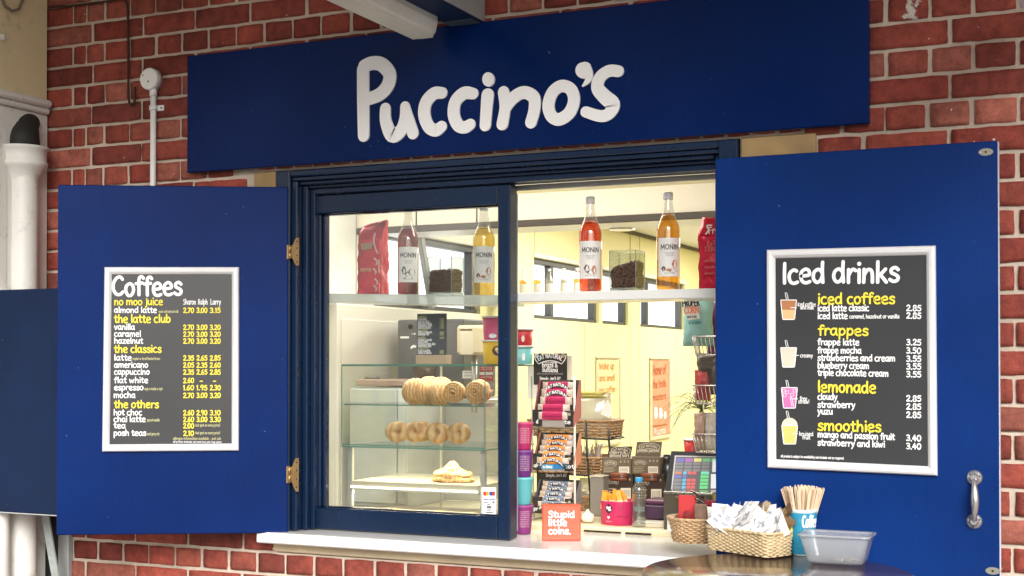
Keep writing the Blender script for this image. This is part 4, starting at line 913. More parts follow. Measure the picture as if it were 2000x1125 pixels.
pa, pb = onY(698, 575, SHY-.035), onY(744, 575, SHY-.035); zt = onY(735, 427, SHY-.035).z; zb_ = shelf_z((pa.x+pb.x)/2)
e = bag(pa.x, pb.x, zb_, zt, SHY-.008, .054, 'red foil coffee bag with folded top at the left end of the shelf', .06, [foil])
B = Board((1, SHY-.041, 1.8), (0, -1, 0)); m = MB()
B.shape(m, [(705, 476), (728, 473), (727, 486), (706, 489)], 0, .001); 
B.stroke(m, [(733, 456), (730, 470), (734, 486), (738, 494)], 3, 1); 
for q in ((737, 505, 12), (735, 525, 9), (738, 545, 10), (736, 558, 10)): B.stroke(m, [(q[0]-5, q[1]), (q[0], q[1]+6), (q[0]-2, q[1]+q[2])], 3, 1)  # pale strokes paint vertical glints onto the foil
B.stroke(m, [(741, 508), (740, 520), (741, 532)], 3, 2); B.line(m, 'espresso', 704, 530, 726, 530, 9, .12, 2)
m.build('print', [mat('bag label', (.35, .22, .14), .4), mat('painted glint', (.80, .55, .50), .2, .6), mat('bag gold', (.60, .36, .18), .4)], e, recalc=False)
pa, pb = onY(1363, 560, SHY-.035), onY(1432, 560, SHY-.035); zt = onY(1385, 420, SHY-.035).z
e = bag(pa.x, pb.x, zR+.0005, zt, SHY, .065, 'red foil coffee bag partly hidden behind the right shutter edge', -.04, [foil])
B = Board((2.3, SHY-.042, 1.8), (0, -1, 0)); m = MB()
B.stroke(m, [(1390, 440), (1381, 441), (1384, 449), (1379, 457)], 3, 0); B.line(m, 'Fruga', 1384, 457, 1420, 455, 13, .14, 0)
B.line(m, 'EXTRA', 1381, 480, 1412, 479, 9, .12, 1); B.line(m, 'STRONG', 1376, 491, 1418, 490, 9, .12, 1)
for i, y in enumerate((512, 524, 536)): B.line(m, 'selected coffee beans', 1376, y, 1420, y-1, 5, .1, 1)
m.build('print', [mat('bag white', (.8, .72, .66), .4), mat('bag pink', (.66, .22, .18), .4)], e, recalc=False)

# small bottles far behind on a rear shelf
RY = 2.3; zz = onY(1080, 586, RY).z
f = MB(); f.box(LX+.001, 2.1, RY-.06, RY+.06, zz-.012, zz, 0, .002); tag(f.build('rear_shelf', shelfm), 'narrow shelf deep inside the kiosk holding miniature syrup bottles', 'shelf')
for px, lb, li_ in ((1021, 'miniature syrup bottle beside the window stile with amber contents', 'golden syrup'), (1049, 'miniature amber bottle second from the window stile', 'golden syrup'), (1073, 'miniature clear bottle before the left part of the far window', 'cl'), (1101, 'miniature clear bottle right of the window mullion', 'cl'), (1127, 'miniature amber bottle half hidden behind the orange syrup bottle', 'golden syrup')):
    bottle(px, MATS.get(li_) or syrup('clear syrup', (.75, .76, .74), (.62, .62, .60), .55), 'm', lb, .20, .50, RY, zz, False, mat('white cap', (.8, .8, .78), .4), 0, 'miniature syrup bottles on the rear shelf')

# ================================================================== PASTRY CASE
CY = .235
cx0, cx1 = onY(667, 800, CY).x, onY(948, 800, CY).x; cz1 = onY(800, 711.5, CY).z; cD = .40; cz0 = .9265
pc = empty('pastry_case', 'two tier glass pastry display case on the counter behind the left window', 'display case', ((cx0+cx1)/2, CY+.2, cz0))
zmid = onY(800, 873.5, CY).z; zup = onY(800, 791, CY+.02).z; zlow = onY(800, 943, CY+.02).z
t = .005
def edge(m, x0, x1, y0, y1, z0, z1): m.box(x0, x1, y0, y1, z0, z1, 0, .0008)
f = MB(); f.box(cx0, cx1, CY, CY+t, zmid+.006, cz1-.006); f.box(cx1-t, cx1, CY+t+.001, CY+cD, zmid+.006, cz1-.006); f.box(cx0, cx0+t, CY+t+.001, CY+cD, zmid+.006, cz1-.006); f.box(cx0, cx1, CY, CY+cD, cz1-.0055, cz1)
f.box(cx0, cx1, CY, CY+t, cz0+.03, zmid-.006); f.box(cx1-t, cx1, CY+t+.001, CY+cD, cz0+.03, zmid-.006)
f.build('glass', caseglass, pc)
f = MB(); e_ = .0035
for x in (cx0-.0005, cx1-e_+.0005):
    edge(f, x, x+e_, CY-.001, CY-.0002, zmid+.006, cz1-.006)
edge(f, cx0, cx1, CY-.0012, CY-.0002, cz1-.0065, cz1+.0002); edge(f, cx1+.0002, cx1+.001, CY, CY+cD, cz1-.0065, cz1+.0002)
edge(f, cx0, cx1, CY-.0012, CY-.0002, zmid+.0015, zmid+.0055); edge(f, cx0-.002, cx1+.002, CY-.003, CY-.0003, zmid-.0055, zmid-.001); edge(f, cx1+.0022, cx1+.003, CY, CY+cD, zmid-.0055, zmid-.001)
edge(f, cx0+.0055, cx1-.0055, CY+t+.0014, CY+t+.0022, zup-.003, zup+.001)
f.build('glass_edge', glassedge, pc)
f = MB(); f.box(cx0+.006, cx1-.006, CY+.0085, CY+cD-.08, zup-.003, zup); f.build('shelf', caseglass, pc)
f = MB(); f.box(cx0, cx1, CY+.001, CY+cD, zmid-.004, zmid+.0008); f.build('shelf', thin('thick glass shelf', (.93, .97, .95), .25, .05, .08, (.7, .82, .76)), pc)
f = MB(); f.box(cx0+.03, cx1-.03, CY+.012, CY+cD-.02, zlow-.004, zlow, 0, .001); f.box(cx0+.03, cx1-.03, CY+.010, CY+.0118, zlow-.016, zlow-.0005); f.build('shelf', mat('beige wire shelf', (.62, .55, .42), .35, var=.1, vs=40), pc)
f = MB(); 
nled = 64
for i in range(nled): x = cx0+.036+(cx1-cx0-.072)*i/(nled-1); f.box(x-.0024, x+.0024, CY+.0062, CY+.0098, zlow-.0225, zlow-.0175)
f.build('light_strip', glow('warm strip glow', (1, .90, .68), 7), pc)
f = MB(); f.box(cx0+.03, cx1-.03, CY+.010, CY+.03, zlow-.030, zlow-.024, 0, .001); f.build('strip_tray', stainless, pc)
f = MB()
for x in (cx0+.012, cx1-.03): f.box(x, x+.020, CY+.02, CY+.034, cz0+.03, zmid-.006, 0, .002)
f.build('post', mat('pale aluminium', (.66, .64, .58), .35, .4), pc)
f = MB(); f.box(cx0+.002, cx1-.002, CY+.002, CY+cD, cz0, cz0+.029, 0, .003); f.build('base', mat('case base', (.62, .56, .44), .4), pc)
f = MB(); f.box((cx0+cx1)/2-.095, (cx0+cx1)/2-.088, CY+cD-.01, CY+cD-.004, cz0+.03, cz1-.006); f.build('rear_edge', mat('pale glass edge', (.68, .66, .55), .3), pc)
pastry = mat('golden pastry', (.62, .36, .14), .45, var=.5, vs=18, bump=.5, bs=50)
def bake(m, c0, c1, sc_):
    """browned bands across the pastry layers"""
    t = m.node_tree; N = t.nodes; L = t.links; b = N['Principled BSDF']; src = b.inputs['Base Color'].links[0].from_socket
    tc = N.new('ShaderNodeTexCoord'); wv = N.new('ShaderNodeTexWave'); wv.inputs['Scale'].default_value = sc_; wv.inputs['Distortion'].default_value = 5; wv.inputs['Detail'].default_value = 3; wv.inputs['Detail Scale'].default_value = 2
    L.new(tc.outputs['Object'], wv.inputs['Vector']); r = N.new('ShaderNodeValToRGB'); r.color_ramp.elements[0].position = .2; r.color_ramp.elements[0].color = (*c0, 1); r.color_ramp.elements[1].position = .75; r.color_ramp.elements[1].color = (*c1, 1)
    L.new(wv.outputs['Fac'], r.inputs['Fac']); mx = N.new('ShaderNodeMix'); mx.data_type = 'RGBA'; mx.inputs['Factor'].default_value = .65; L.new(src, mx.inputs['A']); L.new(r.outputs['Color'], mx.inputs['B']); L.new(mx.outputs['Result'], b.inputs['Base Color'])
bake(pastry, (.40, .17, .045), (.74, .48, .22), 34)
def croiss(p, w, h, a, label, turns=4.6):
    """pastry swirl: a rolled spiral with layered ridges facing the front"""
    m = MB(); P = []; rs = []; n = int(turns*16)
    for i in range(n+1):
        t_ = i/n; an = a+t_*turns*2*math.pi; rr = (w/2)*(.06+.80*t_)
        P.append((p.x+rr*math.cos(an), p.y-.012*(1-t_), p.z+h/2+rr*h/w*math.sin(an))); rs.append(w*.088*(1.05-.25*t_))
    m.tube(P, rs, 8, flat=2.6)
    tag(m.build('pastry_swirl', pastry), label, 'pastry')
def crescent(p, w, h, rot, label, flip=1):
    m = MB(); rings = []; n = 34
    for i in range(n+1):
        t_ = i/n*2-1; cx_ = t_*w/2; yy = -.025*flip*t_*t_; r_ = (h/2)*(1-abs(t_)**2.2)**.6*(1+.10*abs(math.sin(t_*11)))+.003
        rings.append([V((cx_, yy+r_*1.05*math.cos(k*2*math.pi/14), h/2+r_*math.sin(k*2*math.pi/14))) for k in range(14)])
    T = Matrix.Translation(p) @ Matrix.Rotation(rot, 4, 'Z'); m.loft([[T @ q for q in r_] for r_ in rings])
    tag(m.build('croissant', pastry), label, 'pastry')
Yp = CY+.12
def sp_(px, z, Y=Yp): q = onY(px, 750, Y); return V((q.x, Y, z))
crescent(sp_(812, zup+.001), .105, .085, R(35), 'pale croissant at the left end of the upper pastry shelf')
crescent(sp_(838, zup+.001, Yp+.07), .11, .09, R(-30), 'croissant standing behind the leftmost croissant on the upper shelf', -1)
crescent(sp_(856, zup+.001), .095, .075, R(60), 'ridged croissant second from left on the upper pastry shelf')
croiss(sp_(889, zup+.001), .088, .082, .3, 'round cinnamon swirl in the middle of the upper pastry shelf')
croiss(sp_(932, zup+.001), .090, .086, 1.6, 'round cinnamon swirl at the right end of the upper pastry shelf')
crescent(sp_(862, zup+.001, Yp+.10), .10, .088, R(-20), 'browned croissant behind the second croissant on the upper shelf')
croiss(sp_(938, zup+.001, Yp+.10), .095, .092, 2.6, 'swirl pastry tucked behind the right hand swirl on the upper shelf')
def bagel(p, r_, rt, rot, tilt, label):
    m = MB(); vs = []; n, k = 28, 14
    T = Matrix.Translation(p+V((0, 0, r_+rt*.9))) @ Matrix.Rotation(rot, 4, 'Z') @ Matrix.Rotation(R(90)-tilt, 4, 'X')
    rings = []
    for i in range(n):
        a = 2*math.pi*i/n; q = 1+.05*mnoise.noise(V((math.cos(a)*1.5, math.sin(a)*1.5, p.x*9)))
        rings.append([T @ V(((r_+rt*q*math.cos(2*math.pi*j/k))*math.cos(a), (r_+rt*q*math.cos(2*math.pi*j/k))*math.sin(a)*.86, rt*q*1.05*math.sin(2*math.pi*j/k))) for j in range(k)])
    rings.append(rings[0]); m.loft(rings, cap0=False, cap1=False)
    tag(m.build('ring_pastry', mat('brown pastry', (.60, .36, .15), .5, var=.45, vs=22, bump=.4, bs=40)), label, 'pastry')
bake(mat('brown pastry', (.60, .36, .15), .5, var=.45, vs=22, bump=.4, bs=40), (.42, .20, .06), (.70, .46, .22), 11)
for px, rot, lb, dy in ((776, 25, 'leftmost small bagel on the middle glass shelf', 0), (811, 35, 'second small bagel from left on the middle glass shelf', .03), (825, -10, 'bagel leaning behind the middle of the bagel row', .075), (855, 20, 'third bagel in the row on the middle glass shelf', 0), (896, 15, 'rightmost bagel on the middle glass shelf', .01)):
    bagel(sp_(px, zmid+.003, CY+.12+dy), .0228, .0205, R(rot), R(8), lb)
# danish on the lower shelf
p = sp_(884, zlow+.0005, CY+.12); m = MB(); rings = []
for j, (rw, z_) in enumerate(((.060, 0), (.074, .005), (.076, .012), (.066, .017), (.062, .019), (.070, .024), (.068, .031), (.050, .036), (.042, .037), (.040, .042), (.028, .050), (.020, .052), (.018, .060), (.012, .066), (.002, .068))):
    rings.append([p+V((rw*math.cos(a)*(1+.30*mnoise.noise(V((a*1.9, j*.55, 3)))), rw*.72*math.sin(a)*(1+.30*mnoise.noise(V((a*1.7, j*.8, 7)))), z_+.011*mnoise.noise(V((a*2, j, 1))))) for a in [2*math.pi*i/30 for i in range(30)]])
bake(mat('pale pastry', (.78, .50, .20), .45, var=.25, vs=25, bump=.6, bs=45), (.60, .30, .08), (.86, .62, .30), 20)
m.loft(rings); tag(m.build('danish_pastry', mat('pale pastry', (.78, .50, .20), .45, var=.25, vs=25, bump=.6, bs=45)), 'pale flaky pastry piled on the lit lower shelf of the case', 'pastry')
for px0, px1, lb in ((738, 795, 'flat pastry slice at the left on the floor of the case'), (826, 882, 'flat pastry slice in the middle of the case floor'), (898, 935, 'flat pastry slice at the right of the case floor')):
    a = sp_(px0, cz0+.0295, CY+.10); b = sp_(px1, cz0+.0295, CY+.10); m = MB(); w = b.x-a.x; rings = []
    for j in range(13):
        t_ = j/12; s_ = math.sin(math.pi*min(1, .08+t_*.9))**.5
        rings.append([V((a.x+w*t_, CY+.10+.03*s_*math.cos(q), cz0+.0295+max(0, .026*s_*math.sin(q)*(.6+.6*t_)))) for q in [math.pi*i/8 for i in range(9)]])
    m.loft(rings, closed=True); tag(m.build('pastry_slice', MATS['pale pastry']), lb, 'pastry')
# sign standing on the case
ms = empty('price_sign', 'small dark food price card on a tan wooden block on top of the case', 'price card', (1.3, CY+.06, cz1))
YS = CY+.05; B = Board((1.3, YS-.004, 1.5), (0, -1, 0)); a = onY(814.5, 693, YS-.004); b = onY(872, 612, YS-.004)
f = MB(); f.box(a.x, b.x, YS-.004, YS, a.z, b.z, 0, .001); msc = f.build('card', mat('grey card', (.075, .085, .09), .4, var=.1), ms)
f = MB(); a2 = onY(811.5, 711, YS-.012); b2 = onY(872.5, 693.5, YS-.012); f.box(a2.x, b2.x, YS-.012, YS+.025, cz1+.0004, b2.z, 0, .0015); f.build('block', mat('tan block', (.50, .38, .25), .5, var=.1), ms)
m = MB()
for s, y, c, x1, pr in (('pastries', 621, 1, 833, ''), ('croissant', 625.5, 0, 834, '1.75'), ('pain au choc', 630, 0, 839, '1.95'), ('pain aux raisins', 634, 0, 843, '1.95'), ('cinnamon swirl', 638, 0, 844, '1.95'), ('danish pastry', 642, 0, 842, '1.95'), ('breakfast', 647, 1, 836, ''), ('filled croissant', 651, 0, 844, '2.65'), ('sausage roll', 655, 0, 838, '2.50'), ('paninis', 661.5, 1, 831, '4.20'), ('chicken & pesto', 666, 0, 844, ''), ('tuna melt', 670, 0, 836, ''), ('cheese & onion slice', 674, 0, 851, ''), ('vegetable slice', 678, 0, 843, ''), ('other bits', 682.5, 1, 837, ''), ('fruit & muffin', 687.5, 0, 841, '2.00'), ('cakes & loaves', 691.5, 0, 843, '2.20')):
    B.line(m, s, 816.5, y, x1, y, 5, .15, c, .0006, 0, 2)
    if pr: B.line(m, pr, 859, y, 867, y, 5, .16, 1, .0006, 0, 2)
m.build('lettering', [letterw, MATS['pale yellow lettering']], msc, recalc=False)
# tubs on the case
def tub(px, Y, r_, z0, z1, m_, label, dot=None, lid=True, grp='stacked ice cream tubs on the case'):
    p = onY(px, 700, Y); e = empty('tub', label, 'tub', (p.x, Y, z0), grp); h = z1-z0
    f = MB(); f.lathe([(r_*.86, 0), (r_*.88, .002), (r_*.99, h-.006)], (p.x, Y, z0), 28); po_ = f.build('pot', m_, e)
    f = MB(); f.lathe([(r_*1.03, h-.006), (r_*1.05, h-.004), (r_*1.05, h-.0008), (r_*1.0, h)], (p.x, Y, z0), 28); f.build('lid', white, e)
    if dot:
        th = math.atan2(CAM.y-Y, CAM.x-p.x); f = MB()
        for (u, v, ru, rv, mi) in dot:
            f.poly([V((p.x, Y, z0))+V(((r_*.97+.0008+.0003*mi)*math.cos(th+(u+ru*math.cos(a))/r_), (r_*.97+.0008+.0003*mi)*math.sin(th+(u+ru*math.cos(a))/r_), v*h+rv*math.sin(a))) for a in [2*math.pi*i/16 for i in range(16)]], mi)
        f.build('print', [mat('maroon print', (.10, .012, .012), .5), letterw], po_, recalc=False)
    return p
pinkm = mat('pink pot', (.70, .09, .22), .4); yelm = mat('yellow pot', (.80, .50, .03), .4); redm = mat('red pot', (.56, .03, .05), .4); turqm = mat('turquoise pot', (.18, .55, .58), .4)
Yt = CY+.09; z1 = cz1+.0005; zA_ = onY(960, 664, Yt).z; zB_ = onY(960, 618, Yt).z
tub(969, Yt, .047, z1, zA_-.0004, yelm, 'yellow ice cream tub under the pink one beside the window stile', ((.006, .55, .020, .017, 0), (.004, .62, .006, .004, 1), (.010, .48, .007, .004, 1)))
tub(969, Yt, .047, zA_, zB_, pinkm, 'pink ice cream tub on top of the yellow one beside the window stile', ((-.012, .16, .014, .008, 1),))
Yt = CY+.28; zA_ = onY(1020, 675, Yt).z; zB_ = onY(1020, 642, Yt).z
tub(1016, Yt, .047, z1, zA_-.0004, turqm, 'turquoise ice cream tub under the red one right of the stile', ((.012, .4, .006, .014, 1),))
tub(1016, Yt, .047, zA_, zB_, redm, 'red ice cream tub on the turquoise one right of the stile', ((.010, .4, .006, .012, 1),))
nb = MB(); a = onY(1014, 715, Yt); nb.box(a.x-.03, a.x+.055, Yt+.14, Yt+.145, 1.36, cz1-.004, 0, .001)
tag(nb.build('notice', mat('white notice', (.80, .80, .76), .5)), 'white paper notice behind the tubs right of the window stile', 'notice')

# stack of paper pots right of the stile
pp = onZ(1021, 1042, .9255)
for i, (c, lb, y0, y1) in enumerate((((.22, .025, .17), 'lowest purple paper pot of the stack beside the window stile', 1042, 985), ((.10, .40, .44), 'turquoise paper pot second from the bottom of the stack', 985, 931), ((.13, .02, .18), 'dark purple paper pot third up in the stack', 931, 878), ((.42, .02, .12), 'magenta paper pot topmost in the stack beside the stile', 878, 824))):
    z0 = onY(1020, y0, pp.y).z if i else .9256; z1_ = onY(1020, y1, pp.y).z-.0006; h = z1_-z0; e = empty('paper_pot', lb, 'paper pot', (pp.x, pp.y, z0), 'paper pots stacked beside the window stile')
    f = MB(); f.lathe([(.026, 0), (.027, .003), (.0345, h-.004), (.0345, h)], (pp.x, pp.y, z0), 26); f.build('pot', mat('pot paper %d' % i, c, .45), e)
    f = MB(); f.lathe([(.0362, h-.006), (.0368, h-.003), (.0362, h-.0002)], (pp.x, pp.y, z0), 26, caps=False); f.build('rim', mat('pot rim %d' % i, tuple(min(.85, x*1.4+.06) for x in c), .4), e)
    m = MB(); th = math.atan2(CAM.y-pp.y, CAM.x-pp.x)
    for k in range(9):
        v = h*(.25+.065*k); rr = .0265+.008*v/h+.0004
        mf = lambda u, vv, hh, z0=z0, rr=rr, v=v: V((pp.x, pp.y, z0))+V(((rr+hh)*math.cos(th+u/rr), (rr+hh)*math.sin(th+u/rr), v+vv))
        if i != 1: text(m, random.choice(['salted caramel cream', 'natural ingredients', 'contains milk & nuts', 'vanilla bean frozen']), mf, .034, .0035, .12, 0, .0003, 1, 0, -.010)
    if m.v: m.build('print', mat('faint print', (.75, .55, .62), .5), e, recalc=False)

# ================================================================== THINGS BEHIND THE CASE
fr = MB(); pe = onX(870, 608, .74); fr.box(LX+.002, .74, .62, pe.y, .02, pe.z, 0, .006); fr.box(.7405, .746, .64, pe.y-.02, .9, pe.z-.06, 0, .002)
tag(fr.build('tall_cabinet', mat('white cabinet', (.82, .80, .72), .35, var=.02)), 'tall white cabinet along the left inside wall behind the pastry case', 'cabinet')
br_ = MB(); a = onX(645, 596, .70); b = onX(697, 603, .70); br_.box(LX+.002, .74, .50, .615, 1.715, 1.745, 0, .003)
tag(br_.build('shelf_bracket', whitewall), 'white bracket block under the left end of the frosted shelf', 'bracket')
cm = empty('coffee_machine', 'dark grey coffee machine with small buttons behind the price card', 'coffee machine', (1.1, 1.0, 1))
Ym = .95; a = onY(775.5, 870, Ym); b = onY(905, 622.5, Ym)
f = MB(); f.box(a.x, b.x, Ym, Ym+.30, 1.35, b.z, 0, .006); f.build('body', mat('machine grey', (.13, .13, .135), .4, var=.15, vs=15), cm)
B = Board((1, Ym-.0005, 1.5), (0, -1, 0)); f = MB(); B.quad(f, 782, 657, 799, 661, 0); B.stroke(f, [(804, 679), (808, 676), (811, 677)], 4, 0); B.stroke(f, [(810, 652), (810.3, 652)], 2.5, 0); B.stroke(f, [(805.5, 652), (805.8, 652)], 1.5, 0); B.shape(f, [(802+5*math.cos(q), 638+5*math.sin(q)) for q in [i*.6 for i in range(10)]], 1); f.build('button', [letterw, black], cm, recalc=False)
f = MB(); a = onY(858, 800, Ym-.02); b = onY(945, 712, Ym-.02); f.box(a.x, b.x, Ym-.02, Ym+.28, .95, 1.348, 0, .004); f.build('steel_column', stainless, cm)
B = Board((1, Ym-.021, 1.3), (0, -1, 0)); f = MB(); B.quad(f, 903.5, 724, 923.5, 739, 0); B.line(f, 'caution hot', 906, 729, 921, 729, 4, .14, 2); B.line(f, 'surface', 907, 735, 920, 735, 4, .14, 2)
for y0, y1, c in ((715, 725.5, 1), (727, 732, 0), (733, 744, 1)): B.quad(f, 937, y0, 963, y1, c)
for y in (719, 723, 738): B.line(f, 'warning', 939, y, 961, y, 3.6, .16, 0)
f.build('warning_label', [letterw, MATS['red ink'], MATS['label grey']], cm, recalc=False)
f = MB(); a = onY(796, 752, Ym-.03); b = onY(868, 830, Ym-.03); f.box(a.x, b.x, Ym+.0, Ym+.28, .95, 1.345, 0, .004); f.build('dark_bay', mat('dark bay', (.085, .065, .055), .35, var=.4, vs=14), cm)
for px in (800, 813, 855, 862): p = onY(px, 800, Ym-.03); f = MB(); f.lathe([(.006, 0), (.006, .20)], (p.x, Ym-.03, 1.0), 12); f.build('pipe', steel, cm)
f = MB(); p = onY(830, 730, Ym-.08); f.lathe([(.012, -.035), (.03, -.03), (.048, .02), (.052, .024), (.052, .030)], (p.x, Ym-.08, p.z), 22, caps=False); f.build('hopper', thin('smoky hopper', (.52, .46, .38), .3, .05, .3, (.35, .3, .24)), cm)
rc = MB(); a = onY(693, 745, .62); b = onY(797, 740, .62); z_ = onY(745, 738, .62).z; rc.box(a.x, b.x, .62, .90, z_-.030, z_-.006, 0, .004)
tag(rc.build('tray', mat('brown tray', (.50, .33, .28), .35, var=.1)), 'dusty pink tray on the grey cupboard seen through the pastry case', 'tray')
kn = MB(); p = onY(727, 732, .70); kn.lathe([(.030, z_-.0055), (.028, z_+.004), (.016, z_+.010), (.002, z_+.012)], (p.x, .70, 0), 20)
tag(kn.build('lid', mat('grey lid', (.20, .19, .18), .4)), 'small grey domed lid sitting on the dusty pink tray', 'lid')
cp = empty('cupboard', 'pale grey two door cupboard under the tray seen through the case', 'cupboard', (1, .7, .95))
f = MB(); f.box(a.x-.02, b.x-.005, .625, .93, .9465, z_-.036, 0, .003); f.build('carcass', mat('pale grey laminate', (.64, .65, .63), .4), cp)
mid = onY(777, 800, .62).x
for x0, x1 in ((a.x-.018, mid-.002), (mid+.002, b.x-.007)): f = MB(); f.box(x0, x1, .612, .624, .96, z_-.10, 0, .003); f.build('door', mat('grey door', (.58, .59, .57), .4), cp); f = MB(); f.box(x0, x1, .612, .624, z_-.097, z_-.042, 0, .003); f.build('drawer', mat('drawer front', (.66, .67, .65), .4), cp)
ds = empty('towel_dispenser', 'cream wall dispenser box with a black slot behind the price card', 'dispenser', (1.3, .8, 1.5))
Yd = .78; a = onY(890.5, 693, Yd); b = onY(948, 634.5, Yd); f = MB(); f.box(a.x, b.x, Yd, Yd+.12, a.z, b.z, 0, .010); f.build('case', mat('cream plastic', (.74, .66, .46), .4), ds)
B = Board((1.3, Yd-.0004, 1.5), (0, -1, 0)); f = MB(); B.quad(f, 899, 643, 922, 645.6, 0); B.quad(f, 899.5, 646, 924, 692, 1, .0006); f.build('slot', [black, mat('dispenser window', (.80, .75, .60), .3)], ds, recalc=False)
f = MB(); p = onY(924, 700, Yd+.05); f.lathe([(.011, 1.30), (.011, a.z)], (p.x, Yd+.06, 0), 14); f.build('stand', steel, ds)

# ================================================================== SNACK BAR RACK
Yr = .46; CT = .946
ink = mat('black carton', (.022, .020, .020), .42, var=.2)
def arc_logo(m, cx, cy, w, mf, mi, txt='EAT NATURAL', lift=.0006, full=True, hs=.30):
    """words on a shallow arch with a white outline band"""
    Rr = w*.95; ang = w/Rr*.5
    am = lambda u, v, h: mf(cx+(Rr+v)*math.sin(u/Rr), cy-Rr+(Rr+v)*math.cos(u/Rr), h)
    hh = w*hs*.55
    if full:
        out = [(-w*.5, -hh*.55), (w*.5, -hh*.55), (w*.53, hh*.5), (w*.5, hh*1.5), (-w*.5, hh*1.5), (-w*.53, hh*.5)]
        pts = []
        for k in range(len(out)):
            a, b = out[k], out[(k+1) % len(out)]
            for j in range(6): pts.append((a[0]+(b[0]-a[0])*j/6, a[1]+(b[1]-a[1])*j/6))
        pts.append(pts[0]); ribbon(m, pts, w*.028, am, mi, lift)
    text(m, txt, am, w*.90, hh*.95, .15, mi, lift+.0003, 2, .0, -w*.45, hh*.02)
rk = empty('display_rack', 'wire display rack with a pale side rail holding snack bar cartons', 'display rack', onY(1082, 1018, Yr))
f = MB()
pL0, pL1 = onY(1043, 1017, Yr), onY(1038, 735, Yr+.10); pR0, pR1 = onY(1125, 1010, Yr), onY(1124, 735, Yr+.10)
pL0.z = pR0.z = CT+.003
f.tube([pL1, pL0, pL0+V((0, -.06, 0)), pL0+V((-.012, -.06, 0))], .0028, 8); f.tube([pL0+V((0, .0, .0)), pL0+V((0, .16, 0))], .0028, 8)
f.tube([pR0, pR0+V((0, .16, 0))], .0028, 8)
for z in (1.02, 1.14, 1.26): k = (z-CT)/(pL1.z-CT); f.tube([pL0.lerp(pL1, k), pR0.lerp(pR1, k)], .0024, 8)
f.build('wire_frame', mat('grey wire', (.40, .38, .34), .35, .6), rk)
f = MB(); f.tube([pR0+V((.001, -.012, 0)), pR1+V((.001, -.012, .0))], .0042, 8); f.build('side_rail', mat('pale rail', (.74, .70, .62), .3), rk)
